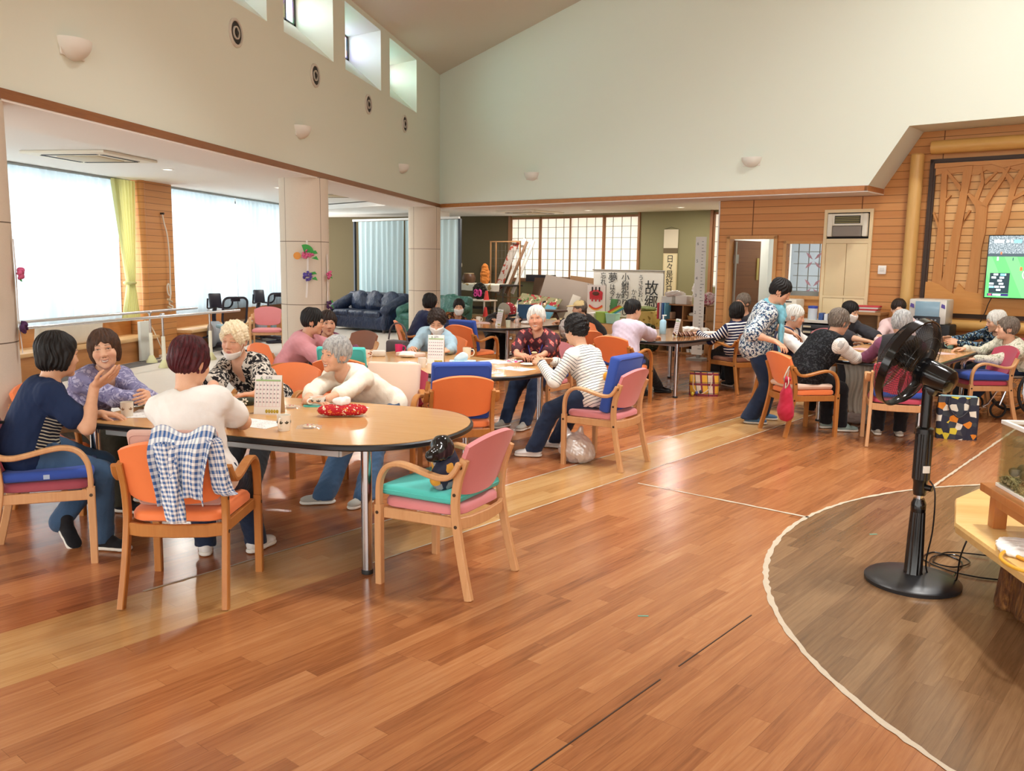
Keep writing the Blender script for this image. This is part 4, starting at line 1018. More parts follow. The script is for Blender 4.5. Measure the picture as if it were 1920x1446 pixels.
def mesh_np(name, V, F, mat, parent=None, loc=(0, 0, 0), col=None, attr=None):
    me = bpy.data.meshes.new(name); me.vertices.add(len(V)); me.vertices.foreach_set('co', np.ascontiguousarray(V, np.float32).ravel())
    me.loops.add(len(F)*4); me.loops.foreach_set('vertex_index', np.ascontiguousarray(F, np.int32).ravel())
    me.polygons.add(len(F)); me.polygons.foreach_set('loop_start', np.arange(0, len(F)*4, 4, dtype=np.int32)); me.polygons.foreach_set('use_smooth', np.ones(len(F), bool))
    me.materials.append(mat); me.update(calc_edges=True)
    if col is not None:
        a = me.color_attributes.new('Col', 'FLOAT_COLOR', 'POINT'); a.data.foreach_set('color', np.ascontiguousarray(col, np.float32).ravel())
    for nm, vals in (attr or {}).items():
        a = me.attributes.new(nm, 'FLOAT', 'POINT'); a.data.foreach_set('value', np.ascontiguousarray(vals, np.float32))
    o = bpy.data.objects.new(name, me); COL.objects.link(o); o.location = loc
    if parent: o.parent = parent
    return o
def relax(V, F, it=1):
    for _ in range(it):
        S = np.zeros_like(V); C = np.zeros(len(V))
        for a, b in ((0, 1), (1, 2), (2, 3), (3, 0)):
            np.add.at(S, F[:, a], V[F[:, b]]); np.add.at(S, F[:, b], V[F[:, a]]); np.add.at(C, F[:, a], 1); np.add.at(C, F[:, b], 1)
        V = V*.5+S/np.maximum(C, 1)[:, None]*.5
    return V

def skin_mat():
    t = NT('skin'); a = t.node('ShaderNodeAttribute', attribute_name='Col')
    f = t.noise(t.coord(), 45, 3); c = t.mix(t.math('MULTIPLY', f, .22), a.outputs['Color'], lin('b9765c'), 'MULTIPLY')
    t.bump(t.noise(t.coord(), 260, 2), .08, .003)
    return t.set(c, .5, 0, .4, Subsurface_Weight=.06, Subsurface_Radius=(.012, .005, .003))
SKIN = skin_mat()
def hair_mat(name, c1, c2, sc=1.):
    t = NT(name); v = t.coord()
    f = t.noise(t.mapping(v, (75*sc, 75*sc, 26*sc)), 1, 4, .65, dist=.8)
    c = t.mix(t.ramp(f, [(.3, (0, 0, 0)), (.7, (1, 1, 1))]), lin(c1), lin(c2)); t.bump(f, .55, .006)
    return t.set(c, .5, 0, .3)
HAIR = {'black': hair_mat('hair_black', '090809', '1c1817'), 'dark': hair_mat('hair_dark_brown', '140e0c', '38271e'), 'maroon': hair_mat('hair_maroon', '24090f', '5c1b24'),
        'blonde': hair_mat('hair_cream_blonde', 'd9c59c', 'f3e7cc'), 'grey': hair_mat('hair_grey', '6f7173', 'c9c9c6'), 'white': hair_mat('hair_white', 'b9b9b2', 'efeee8'), 'pepper': hair_mat('hair_pepper', '3b332d', '8a7d70'), 'brown': hair_mat('hair_brown', '2b1c14', '5b3f2e')}

def head_prims(smile=0):
    e = ell
    P = [e((0, -.014, .034), (.076, .096, .083), k=.02), e((0, .022, -.03), (.066, .072, .085), k=.03), e((0, .036, -.078), (.05, .05, .036), k=.03),
         e((-.036, .056, -.032), (.03, .026, .03), k=.02), e((.036, .056, -.032), (.03, .026, .03), k=.02),
         cap((-.032, .079, .024), (.032, .079, .024), .011, k=.02), e((0, .078, -.102), (.022, .018, .017), k=.018),
         e((-.031, .094, .006), (.019, .012, .011), k=.012, op='-'), e((.031, .094, .006), (.019, .012, .011), k=.012, op='-'),
         e((-.031, .0745, .006), (.0155, .012, .0105), k=.004), e((.031, .0745, .006), (.0155, .012, .0105), k=.004),
         cap((0, .086, .008), (0, .103, -.028), .0075, .0115, k=.012), e((-.012, .095, -.034), (.0095, .010, .008), k=.008), e((.012, .095, -.034), (.0095, .010, .008), k=.008),
         cap((-.021, .082, -.062+.006*smile), (0, .0915, -.062), .0062, k=.007), cap((0, .0915, -.062), (.021, .082, -.062+.006*smile), .0062, k=.007),
         cap((-.017, .081, -.073+.004*smile), (0, .089, -.0735), .0066, k=.008), cap((0, .089, -.0735), (.017, .081, -.073+.004*smile), .0066, k=.008)]
    if smile: P += [e((-.042, .064, -.028), (.02, .02, .018), k=.016), e((.042, .064, -.028), (.02, .02, .018), k=.016), cap((-.019, .099, -.036), (-.034, .083, -.066), .003, k=.008, op='-'), cap((.019, .099, -.036), (.034, .083, -.066), .003, k=.008, op='-')]
    for s in (-1, 1):
        a = math.radians(18*s); R = np.array([[math.cos(a), -math.sin(a), 0], [math.sin(a), math.cos(a), 0], [0, 0, 1]])
        P += [e((.077*s, -.012, -.012), (.010, .021, .033), R, k=.006), e((.083*s, -.008, -.008), (.006, .011, .017), R, k=.006, op='-')]
    return P
def paint_face(V, base, smile, eyes, brow, old):
    x, y, z = np.abs(V[:, 0]), V[:, 1], V[:, 2]; C = np.tile(np.array(lin(base)), (len(V), 1)); fr = y > .045
    def put(m, c, f=1.0):
        m = np.clip(m, 0, 1)*f; C[:, :3] = C[:, :3]*(1-m[:, None])+np.array(lin(c))[:3]*m[:, None]
    g = lambda cx, cz, rx, rz: 1-np.sqrt(((x-cx)/rx)**2+((z-cz)/rz)**2)
    put(g(.038, -.03, .03, .03)*1.6*fr, 'd58a72', .35); put(g(0, -.034, .018, .014)*1.5*fr, 'cf8f74', .35); put((np.abs(V[:, 0]) > .074)*1., 'd39a80', .4)
    if old: put(np.clip(g(.032, -.006, .022, .006)*2, 0, 1)*fr, 'b9846a', .35); put(np.clip(1-np.abs((x-.022)-( -.036-z)*.42)/.0035, 0, 1)*(z < -.034)*(z > -.07)*fr, 'b07a60', .55)
    ez = .006+(.0025*(1-((x-.031)/.016)**2) if smile else 0)
    hh = {'open': .0052, 'smile': .0032, 'closed': .0, 'down': .0015}[eyes]
    if hh > 0:
        put((((x-.031)/.0145)**2+((z-ez)/hh)**2 < 1)*fr*1., 'e6ddd3'); put((((x-.031)/.0062)**2+((z-ez)/(hh*1.0))**2 < 1)*fr*1., '1c1310')
    lid = ez+hh*np.sqrt(np.clip(1-((x-.031)/.0165)**2, 0, 1))*1.0
    put(np.clip(1.35-np.abs(z-lid)/.0022, 0, 1)*(np.abs(x-.031) < .0165)*fr, '2a1812', .92)
    bz = .030+.004*(1-((x-.03)/.02)**2); put(np.clip(1.3-np.abs(z-bz)/.0042, 0, 1)*(np.abs(x-.032) < .020)*fr, brow, .75)
    put(np.clip(1.4-np.sqrt(((x-.0065)/.0045)**2+((z+.0445)/.003)**2), 0, 1)*fr, '6b3527', .8)
    mz = -.0675+(.0065*(x/.022)**2 if smile else -.001*(x/.022)**2); lw = .026 if smile else .021
    put(np.clip(1.3-np.sqrt((x/lw)**2+((z-mz)/(.0125))**2)**3, 0, 1)*fr, 'b8605a', .75)
    if smile == 2: put((((x/.020)**2+((z-mz+.0005)/.0052)**2) < 1)*fr*1., 'efe6da'); put(np.clip(1.2-np.abs(z-mz+.0058)/.0016, 0, 1)*(x < .02)*fr, '5a2020', .8)
    put(np.clip(1.3-np.abs(z-mz-(.0042 if smile == 2 else 0))/.0016, 0, 1)*(x < lw*.92)*fr, '5e2622', .85)
    return C
def hair_prims(style, seed):
    e = ell; P = [e((0, -.018, .042), (.086, .106, .090), k=.02)]
    L = {'bob': -.085, 'crop': -.045, 'short': -.062, 'perm': -.05, 'long': -.13, 'tied': -.03}[style]
    P += [e((0, -.05, (L+.05)/2), (.078 if style != 'crop' else .072, .064, abs(L-.06)/2+.01), k=.03)]
    if style in ('bob', 'long'): 
        for s in (-1, 1): P += [e((.066*s, -.005, (L+.05)/2+.01), (.026, .052, abs(L-.05)/2+.012), k=.03)]
    if style == 'short': 
        for s in (-1, 1): P += [e((.068*s, .0, -.005), (.020, .045, .05), k=.025)]
    if style == 'perm': P += [e((0, -.01, .058), (.094, .104, .088), k=.02), e((.06, .0, .02), (.04, .06, .055), k=.02), e((-.06, .0, .02), (.04, .06, .055), k=.02)]
    if style == 'tied': P += [e((0, -.115, .0), (.032, .035, .035), k=.015)]
    hl = {'bob': .046, 'short': .044, 'crop': .060, 'perm': .066, 'long': .05, 'tied': .066}[style]
    P += [e((0, .088, hl-.115), (.059, .075, .118), k=.012, op='-'), e((0, .16, hl-.08), (.075, .09, .085), k=.012, op='-'),
          ell((0, .05, -.16), (.07, .09, .07), k=.02, op='-')]
    if style in ('crop', 'short', 'perm', 'tied'):
        for s in (-1, 1): P += [e((.088*s, .0, -.03), (.030, .026, .036), k=.012, op='-')]
    return P
def hair_disp(style, seed):
    def f(X):
        if style == 'perm': return .006*wob(X, 150, seed)+.004*wob(X, 260, seed+1)
        az = np.arctan2(X[0]+.012, X[1]+.03); r = np.sqrt(X[0]**2+(X[1]+.03)**2)
        return .0034*np.sin(az*23+4*wob(X, 28, seed))*np.clip(r/.05, 0, 1)+.003*wob(X, 60, seed+2)-.002
    return f
def hand_prims(W, d, n, side, curl, sp=1.0):
    """palm and five fingers; side +1 = right hand"""
    d = _n(d); n = _n(n-d*(n@d)); t = np.cross(d, n)*(1 if side > 0 else -1); P = []
    def fing(base, dirv, lens, bends, r0, r1):
        p = base; q = dirv; out = []
        for i, (l, b) in enumerate(zip(lens, bends)):
            ax = np.cross(q, n); ax = _n(ax) if np.linalg.norm(ax) > 1e-6 else t
            q = _n(q*math.cos(b)+np.cross(ax, q)*math.sin(b)); p2 = p+q*l
            out.append(cap(p, p2, r0+(r1-r0)*i/3, r0+(r1-r0)*(i+1)/3, k=.005)); p = p2
        return out
    for off, ml, fl in ((.0285, .083, .95), (.0095, .087, 1.06), (-.0095, .083, 1.0), (-.0275, .076, .8)):
        kn = W+d*ml+t*off; P.append(cap(W+t*off*.55+d*.012, kn, .0145, .0105, k=.012))
    F = []
    for i, (off, ml, fl) in enumerate(((.0285, .083, .95), (.0095, .087, 1.06), (-.0095, .083, 1.0), (-.0275, .076, .8))):
        kn = W+d*ml+t*off; dv = _n(d+t*off*3.2*sp); c = curl*(1+.12*i)
        F += fing(kn, dv, (.038*fl, .025*fl, .02*fl), (c*.55, c*.75, c*.5), .0088, .0068)
    P += F
    tb = W+d*.022+t*.022; P += [cap(W+d*.01+t*.012, tb, .013, .013, k=.012)]
    q = _n(d*.72+t*.62+n*.28); P += [cap(tb, tb+q*.036, .0125, .0105, k=.01)]; p = tb+q*.036; q = _n(d*.9+t*.3+n*(.2+.3*curl)); P += [cap(p, p+q*.028, .010, .009, k=.004), cap(p+q*.028, p+_n(d*.95+n*(.1+.4*curl))*.024+q*.028, .009, .0072, k=.004)]
    return P
def ik(a, c, l1, l2, pole):
    v = c-a; L = np.linalg.norm(v); Lm = l1+l2-.004
    if L > Lm: s = L/Lm; l1 *= s; l2 *= s
    L = max(L, abs(l1-l2)+.01); u = v/np.linalg.norm(v); q = (l1*l1-l2*l2+L*L)/(2*L); h = math.sqrt(max(l1*l1-q*q, 0))
    p = pole-u*(pole@u); return a+u*q+_n(p)*h
SHOES = {}
def shoe(parent, A, yaw, upper, sole, rest, pitch=0):
    """A = ankle (relative to the person); yaw = direction of the toes"""
    f = np.array([math.cos(yaw), math.sin(yaw), 0]); l = np.array([-f[1], f[0], 0]); g = np.array([A[0], A[1], A[2]-.075])
    u = np.array([0, 0, 1.])
    if pitch: c, s = math.cos(pitch), math.sin(pitch); f, u = f*c-u*s, u*c+f*s
    R = np.stack([l, f, u], 1); at = lambda x, y, z: g+l*x+f*y+u*z
    P = [ell(at(0, -.018, .042), (.036, .045, .034), R, k=.02), ell(at(0, .06, .034), (.040, .075, .026), R, k=.03), ell(at(.0, .125, .03), (.040, .045, .021), R, k=.025), cap(at(0, -.012, .05), at(0, -.008, .088), .034, .036, k=.02), cap(np.array(A), at(0, .055, .05), .036, .030, k=.02), pln(at(0, 0, .014), -u)]
    V, F = grow(P, .006); o = mesh_np('shoe', V, F, upper, parent)
    P = [ell(at(0, -.018, .012), (.038, .05, .02), R, k=.02), ell(at(0, .055, .012), (.040, .08, .02), R, k=.02), ell(at(0, .125, .012), (.043, .05, .02), R, k=.02), pln(at(0, 0, .022), u), pln(at(0, 0, .001), -u)]
    V, F = grow(P, .006); mesh_np('sole', V, F, sole, o)
    return o
PEOPLE = {}
def person(key, label, hip, face, head, hyaw, hpitch=10, hroll=0, LH=None, RH=None, LF=None, RF=None, top=None, bottom=None, hair=('short', 'black'), skin='dfb08c', smile=0, eyes='open', old=1,
           mask=None, shoes=None, chest=None, near=1, sc=.97, bulge=.03, fat=1.0, vest=None, glasses=False, hat=None, scarf=None, stand=False, group=None, elb=None, standing_cut=None, knee=None):
    skin = '%02x%02x%02x' % tuple(int(a*.62+b*.38) for a, b in zip((int(skin[0:2], 16), int(skin[2:4], 16), int(skin[4:6], 16)), (244, 208, 180)))
    sd = sum(ord(c_) for c_ in key)
    O = np.array([hip[0], hip[1], 0.]); Hc = np.array(head, float)-O; Pv = np.array(hip, float)-O
    hb = {2: .0065, 1: .008, 0: .0105}[near]; hh = {2: .0032, 1: .0042, 0: .006}[near]; hd = {2: .003, 1: .0036, 0: .005}[near]; hc_ = {2: .006, 1: .0075, 0: .010}[near]
    fa = math.radians(face); f = np.array([math.cos(fa), math.sin(fa), 0]); l = np.array([-f[1], f[0], 0]); u = np.array([0, 0, 1.])
    hy, hp, hr = math.radians(hyaw), math.radians(hpitch), math.radians(hroll)
    hf = np.array([math.cos(hy)*math.cos(hp), math.sin(hy)*math.cos(hp), -math.sin(hp)]); hrgt = np.array([math.sin(hy), -math.cos(hy), 0]); hu = np.cross(hrgt, hf)
    hrgt, hu = hrgt*math.cos(hr)+hu*math.sin(hr), hu*math.cos(hr)-hrgt*math.sin(hr)
    RH_ = np.stack([hrgt, hf, hu], 1)
    N1 = Hc-hu*.075-hf*.022; tdir = _n(N1-Pv); N0 = N1-_n(tdir*.55+hu*.45+u*.2)*.085
    ca = math.radians(chest if chest is not None else face+.25*(((hyaw-face+180) % 360)-180)); cf = np.array([math.cos(ca), math.sin(ca), 0]); cl = np.array([-cf[1], cf[0], 0])
    sp = _n(N0-Pv); cl = _n(cl-sp*(cl@sp)); cfw = np.cross(cl, sp)
    mid = (Pv+N0)/2-f*bulge; bez = lambda t: Pv*(1-t)**2+2*mid*t*(1-t)+N0*t*t
    ab, ch_, ub = bez(.30), bez(.64), bez(.84)
    RC = np.stack([-cl, cfw, sp], 1); RP = np.stack([-l, f, u], 1)
    F_ = fat
    Sh = {s: N0-sp*.062+cl*(.146*F_**.5)*s+cfw*.008 for s in (1, -1)}      # +1 left
    tor = lambda g: [ell(Pv+u*.0, np.array([.158, .112, .105])*F_+g, RP, k=.05), ell(ab, np.array([.142, .108, .12])*F_+g, RC, k=.07), ell(ch_, np.array([.145, .098, .135])*F_+g, RC, k=.07), ell(ub-cfw*.008, np.array([.150, .075, .075])+g, RC, k=.06),
                     cap(Sh[1], Sh[-1], .050+g, k=.05), ell(ch_+cfw*.075-cl*.058-sp*.01, np.array([.055, .045, .055])+g, RC, k=.05), ell(ch_+cfw*.075+cl*.058-sp*.01, np.array([.055, .045, .055])+g, RC, k=.05)]
    # limbs
    dW = lambda s: Pv+f*.34+cl*.16*s+u*.1
    hands = {1: LH, -1: RH}; arms = {}
    for s in (1, -1):
        hnd = hands[s]; W = np.array(hnd[0], float)-O if hnd else dW(s)
        pole = -u*.75+cl*.55*s-f*.25
        if elb and s in elb: pole = np.array(elb[s], float)
        E = ik(Sh[s], W, .265*sc, .235*sc, pole); arms[s] = (Sh[s], E, W)
    legs = {}
    for s, ft in ((1, LF), (-1, RF)):
        Hj = Pv+l*.085*s+(f*.02-u*.01 if not stand else -u*.03); A = np.array([ft[0], ft[1], ft[3] if len(ft) > 3 else .078])-O
        K = ik(Hj, A, .385*sc, .37*sc, (f*.75+u*.65+l*.06*s) if not stand else f*1.+l*.08*s)
        if knee and s in knee: K = ik(Hj, A, .385*sc, .37*sc, np.array(knee[s], float))
        legs[s] = (Hj, K, A)
    def fdir(q): a_ = math.radians(q[2]); p_ = math.radians(q[4]) if len(q) > 4 else 0; return np.array([math.cos(a_)*math.cos(p_), math.sin(a_)*math.cos(p_), -math.sin(p_)-.55])
    # ---- body surface
    B = tor(0)+[cap(N0-sp*.03, N1+hu*.02, .054, .050, k=.03)]
    for s in (1, -1):
        a, e_, w = arms[s]; B += [cap(a, e_, .043*F_**.5, .036, k=.03), cap(e_, w, .036, .0255, k=.02), ell(e_+(w-e_)*.28, (.038, .038, .06), k=.02) if False else cap(e_+(w-e_)*.12, e_+(w-e_)*.4, .037, .035, k=.02)]
        a, k_, n_ = legs[s]; B += [cap(a, k_, .082*F_, .058, k=.04), cap(k_, n_, .055, .036, k=.02), cap(n_, n_+fdir(LF if s > 0 else RF)*.07, .028, .018, k=.02)]
    V1, F1 = grow(B, hb); V1 = relax(V1, F1)
    c1 = np.tile(np.array(lin(skin)), (len(V1), 1))
    # head chunk in head space
    toH = lambda p: RH_.T@(p-Hc)
    HP = head_prims(1 if smile else 0); HP = [cap(toH(N0-sp*.02), toH(N1+hu*.03), .053, .050, k=.02)]+HP
    V2, F2 = grow(HP, hh); c2 = paint_face(V2, skin, smile, eyes, {'white': 'b9a590', 'grey': '8f7a68', 'blonde': 'b59a78'}.get(hair[1], '3a2a22'), old); V2 = V2@RH_.T+Hc
    VV, FF, CC = [V1, V2], [F1, F2], [c1, c2]
    for s in (1, -1):
        hnd = hands[s]
        if not hnd: continue
        a, e_, w = arms[s]; d = _n(np.array(hnd[1], float)); n = np.array(hnd[2], float); cu = hnd[3] if len(hnd) > 3 else .5
        HPp = [cap(e_+(w-e_)*.55, w+d*.005, .0285, .0235, k=.015)]+hand_prims(w, d, n, -s, cu)
        V3, F3 = grow(HPp, hd); VV.append(V3); FF.append(F3); c3 = np.tile(np.array(lin(skin)), (len(V3), 1)); c3[:, :3] *= np.array([.98, .93, .9]); CC.append(c3)
    o_ = 0; Fs = []
    for v, q in zip(VV, FF): Fs.append(q+o_); o_ += len(v)
    body = mesh_np('person', np.concatenate(VV), np.concatenate(Fs), SKIN, None, tuple(O), np.concatenate(CC))
    tag(body, label, 'person', group)
    # ---- hair
    if hair:
        st, hcname = hair; V, Fq = grow(hair_prims(st, sd), hh*1.05, hair_disp(st, sd)); V = V@RH_.T+Hc; mesh_np('hair', V, Fq, HAIR[hcname], body)
    # ---- trousers
    tm, ez = (bottom['mat'], bottom.get('ease', .016))
    T_ = [ell(Pv-u*.005, np.array([.158, .112, .10])*F_+ez, RP, k=.05)]
    for s in (1, -1):
        a, k_, n_ = legs[s]; hem = bottom.get('hem', .058); T_ += [cap(a, k_, .082*F_+ez, .060+ez, k=.05), cap(k_, n_+(n_-k_)*.09, .058+ez, hem, k=.025)]
    for s in (1, -1):
        a, k_, n_ = legs[s]
    V, Fq = grow(T_+[pln((0, 0, min(legs[1][2][2], legs[-1][2][2])-.03), -u)], hc_, lambda X: .0035*wob(X, 38, sd)+.002*wob(X, 85, sd+3)); mesh_np('trousers', V, Fq, tm, body)
    # ---- top
    g = top.get('ease', .014); slv = top.get('sleeve', 'short'); fr = top.get('len') or {'short': .62, 'half': .98, 'three': 1.42, 'long': 1.97, 'none': .0}[slv]
    S_ = tor(g)
    hem = top.get('hem', .05); S_ += [ell(Pv-u*.02, np.array([.172, .135, .12])*F_+g, RP, k=.05)]
    cuts = []
    for s in (1, -1):
        a, e_, w = arms[s]; r = top.get('cuff', .054)
        if fr > 0:
            if fr <= 1: q = a+(e_-a)*fr; S_ += [cap(a, q, .052+g*.6, r+.006, k=.035)]
            else: q = e_+(w-e_)*(fr-1); S_ += [cap(a, e_, .050+g*.6, .045+g*.5, k=.035), cap(e_, q, .045+g*.5, r-.012, k=.02)]
    nk = top.get('neck', .064)
    S_ += [cap(N0+sp*.0-cfw*-.004, N1+hu*.05, nk, nk+.006, k=.02, op='-')]
    if top.get('v'): S_ += [ell(N0+cfw*.075-sp*.03, (.05, .085, top['v']), RC, k=.01, op='-')]
    S_ += [pln(Pv-u*hem, -u)]
    V, Fq = grow(S_, hc_, lambda X: .0045*wob(X, 34, sd+5)+.0028*wob(X, 78, sd+9)); V = relax(V, Fq)
    def along(V):
        best = np.full(len(V), 9.); val = np.zeros(len(V))
        for s in (1, -1):
            a, e_, w = arms[s]; b0 = .5
            for p, q, off in ((a, e_, .55), (e_, w, .55+np.linalg.norm(e_-a))):
                ab_ = q-p; t_ = np.clip(((V-p)@ab_)/(ab_@ab_), 0, 1); dd = np.linalg.norm(V-p-t_[:, None]*ab_, axis=1)-.0
                m = dd < best*.0+np.minimum(best, .085); val[m] = (-off+(-t_*np.linalg.norm(ab_)))[m]; best[m] = dd[m]
        m = best > 8; val[m] = ((V-Pv)@sp)[m]
        return val
    al = along(V)
    shirt = mesh_np('top', V, Fq, top['mat'], body, attr={'along': al, 'side': (V-Pv)@(-cl), 'front': (V-Pv)@cfw})
    if top.get('name'): shirt.name = top['name']
    if vest:
        S2 = tor(g+vest.get('ease', .010))+[ell(Pv-u*.02, np.array([.168, .128, .11])*F_+g+.01, RP, k=.05)]
        for s in (1, -1): S2 += [ell(Sh[s]+cl*s*.055-sp*.0, np.array([.038, .11, .10]), RC, k=.015, op='-')]
        S2 += [cap(N0, N1+hu*.05, nk+.012, nk+.02, k=.01, op='-'), ell(N0+cfw*.09-sp*.05, (.06, .075, vest.get('v', .14)), RC, k=.012, op='-'), pln(Pv-u*vest.get('hem', .06), -u)]
        V, Fq = grow(S2, hc_, lambda X: .004*wob(X, 34, sd+5)); mesh_np('vest', V, Fq, vest['mat'], body)
    # ---- shoes
    if shoes:
        for s, ft in ((1, LF), (-1, RF)):
            if ft is None: continue
            shoe(body, legs[s][2], math.radians(ft[2]), shoes[0], shoes[1], None, math.radians(ft[4]) if len(ft) > 4 else 0)
    if mask:
        P = [p for i, p in enumerate(head_prims(0)) if i in (0, 1, 2, 3, 4, 6)]; P = [(p[0], p[1], (p[2]+.008), p[3], p[4], .035, p[6]) for p in P]
        P += [ell((0, .09, -.045), (.03, .028, .045), k=.03)]
        z0, z1 = (-.122, -.006) if mask == 'up' else (-.138, -.058)
        P += [pln((0, 0, z1), (0, .18, 1)), pln((0, 0, z0), (0, 0, -1)), pln((0, .038, 0), (0, -1, .0)), pln((.062, 0, 0), (1, -.2, 0)), pln((-.062, 0, 0), (-1, -.2, 0))]
        V, Fq = grow(P, hh); mk = mesh_np('face_mask', V@RH_.T+Hc, Fq, plain('mask_white', 'f1efec', .8), body)
        for s in (-1, 1):
            mb = MB(); mb.tube([tuple(RH_@np.array(q)+Hc) for q in ((.058*s, .04, z1-.012), (.076*s, .0, .0), (.08*s, -.022, -.012), (.076*s, -.008, -.035), (.058*s, .04, z0+.03))], .0018, 5); mb.build('ear_loop', plain('mask_white', 'f1efec', .8), mk)
    if glasses:
        mb = MB()
        for s in (-1, 1):
            mb.tube([tuple(RH_@np.array((.032*s+.022*math.cos(a), .098, .002+.017*math.sin(a)))+Hc) for a in np.linspace(0, 2*math.pi, 18)[:-1]], .0014, 5, True)
            mb.tube([tuple(RH_@np.array(q)+Hc) for q in ((.054*s, .097, .006), (.074*s, .05, .006), (.080*s, -.01, .002))], .0014, 5)
        mb.tube([tuple(RH_@np.array(q)+Hc) for q in ((-.01, .099, .006), (0, .101, .008), (.01, .099, .006))], .0014, 5)
        mb.build('glasses', plain('glasses_frame', '3a2c26', .4), body)
    if hat:
        if hat[0] == 'knit':
            V, Fq = grow([ell((0, -.018, .058), (.094, .112, .085), k=.02), pln((0, 0, .03), (0, .25, -1))], hh, lambda X: .004*wob(X, 55, sd)); mesh_np('knit_cap', V@RH_.T+Hc, Fq, hat[1], body)
        else:
            V, Fq = grow([ell((0, -.012, .055), (.09, .106, .08), k=.01), pln((0, 0, .045), (0, 0, -1))], hh); cp = mesh_np('cap', V@RH_.T+Hc, Fq, hat[1], body)
            V, Fq = grow([ell((0, .115, .05), (.075, .085, .012), k=.01), pln((0, .07, 0), (0, -1, 0))], hh); mesh_np('cap_brim', V@RH_.T+Hc, Fq, hat[1], cp)
    if scarf:
        P = [cap(N0+cl*.07, N0+cfw*.055+sp*.01, .022, .02, k=.02), cap(N0-cl*.07, N0+cfw*.055+sp*.01, .022, .02, k=.02), cap(N0+cl*.07, N0-cfw*.06+sp*.02, .022, .022, k=.02), cap(N0-cl*.07, N0-cfw*.06+sp*.02, .022, .022, k=.02)]
        RS = np.stack([_n(np.cross(cf, u)), cf, u], 1)
        for s in (1, -1): q = N0+cfw*.10+cl*.055*s; P += [cap(N0+cl*.07*s, q, .024, .03, k=.02), cap(q, q-u*.10+cf*.02, .034, .036, k=.03), ell(q-u*.26+cf*.015, (.05, .026, .22), RS, k=.03)]
        V, Fq = grow(P, hc_*.8, lambda X: .004*wob(X, 60, sd)); mesh_np('scarf', V, Fq, scarf, body)
    PEOPLE[key] = dict(o=body, N0=N0+O, arms={s: [q+O for q in a] for s, a in arms.items()}, legs={s: [q+O for q in a] for s, a in legs.items()}, sp=sp, cl=cl, cf=cfw)
    return body

# ---- fabrics
def stripe_top(name, base, line, pitch, duty, soft=0, axis='along'):
    t = NT(name); a = t.node('ShaderNodeAttribute', attribute_name=axis).outputs['Fac']
    f = t.math('FRACT', t.math('DIVIDE', t.math('ADD', a, t.math('MULTIPLY', t.noise(t.coord(), 14, 2), .012)), pitch))
    c = t.mix(t.math('LESS_THAN', f, duty), lin(base), lin(line)); t.bump(t.noise(t.coord(), 30, 3), .25, .01)
    return t.set(c, .85, 0, .2)
def print_top(name, base, cols, scale, thr=.5, soft=.02, dist=0, feature='noise', detail=2):
    t = NT(name); v = t.coord(); c = lin(base)
    for i, (col, th, sc_) in enumerate(cols):
        if feature == 'cell': q = t.voronoi(t.mapping(v, loc=(i*3.1, i*1.7, 0)), scale*sc_, 'Distance'); m = t.math('LESS_THAN', q, th)
        else: q = t.noise(t.mapping(v, loc=(i*3.1, i*1.7, 0)), scale*sc_, detail, .6, dist=dist); m = t.ramp(q, [(th-soft, (0, 0, 0)), (th+soft, (1, 1, 1))])
        c = t.mix(m, c, lin(col))
    t.bump(t.noise(v, 30, 3), .2, .01)
    return t.set(c, .85, 0, .2)
def fab(name, col, rough=.85): 
    if name in MATS: return MATS[name]
    t = NT(name); v = t.coord(); c = lin(col); f = t.noise(v, 9, 4)
    cc = t.mix(f, tuple(x*.88 for x in c[:3])+(1,), tuple(min(1, x*1.1) for x in c[:3])+(1,)); t.bump(t.math('ADD', t.noise(v, 24, 4, .6, dist=.6), t.math('MULTIPLY', t.noise(v, 500, 2), .15)), .35, .012)
    MATS[name] = t.set(cc, rough, 0, .25, Sheen_Weight=.1); return MATS[name]
# ------------------------------------------------------------------ the people
JEANS = fab('jeans_blue', '3d5877'); JEAND = fab('jeans_dark', '22304a'); BLK = fab('trousers_black', '17161a'); CHAR = fab('trousers_charcoal', '2d2d2f'); GRYT = fab('trousers_grey', '4b4a4a'); OLV = fab('trousers_olive', '35342a')
S_BLK = (fab('shoe_black', '16161a', .8), plain('sole_white', 'e6e2d8', .6)); S_WHT = (fab('shoe_white', 'e4e2df', .7), plain('sole_white', 'e6e2d8', .6)); S_GRY = (fab('shoe_grey', 'b4b0a6', .8), plain('sole_white', 'e6e2d8', .6))
S_BLU = (fab('shoe_blue', '4f7396', .8), plain('sole_white', 'e6e2d8', .6)); S_BB = (plain('shoe_leather', '141316', .35), plain('sole_dark', '1f1d1c', .7)); S_GRN = (fab('shoe_sage', '8fa39d', .8), plain('sole_white', 'e6e2d8', .6))
dn = (0, 0, -1)
def navy_tee():
    t = NT('navy_tee'); v = t.node('ShaderNodeAttribute', attribute_name='along').outputs['Fac']; sd = t.node('ShaderNodeAttribute', attribute_name='side').outputs['Fac']; fr = t.node('ShaderNodeAttribute', attribute_name='front').outputs['Fac']
    f = t.math('FRACT', t.math('DIVIDE', t.math('ADD', v, t.math('MULTIPLY', t.noise(t.coord(), 10, 2), .02)), .017))
    st = t.mix(t.math('LESS_THAN', f, .38), lin('1b2030'), lin('c8c3ae'))
    m = t.math('MULTIPLY', t.math('MULTIPLY', t.math('GREATER_THAN', v, .02), t.math('LESS_THAN', v, .235)), t.math('GREATER_THAN', fr, .02))
    m = t.math('MULTIPLY', m, t.math('GREATER_THAN', sd, -.05))
    c = t.mix(m, lin('1d2b4a'), st); t.bump(t.noise(t.coord(), 24, 3), .3, .012); return t.set(c, .85, 0, .2)
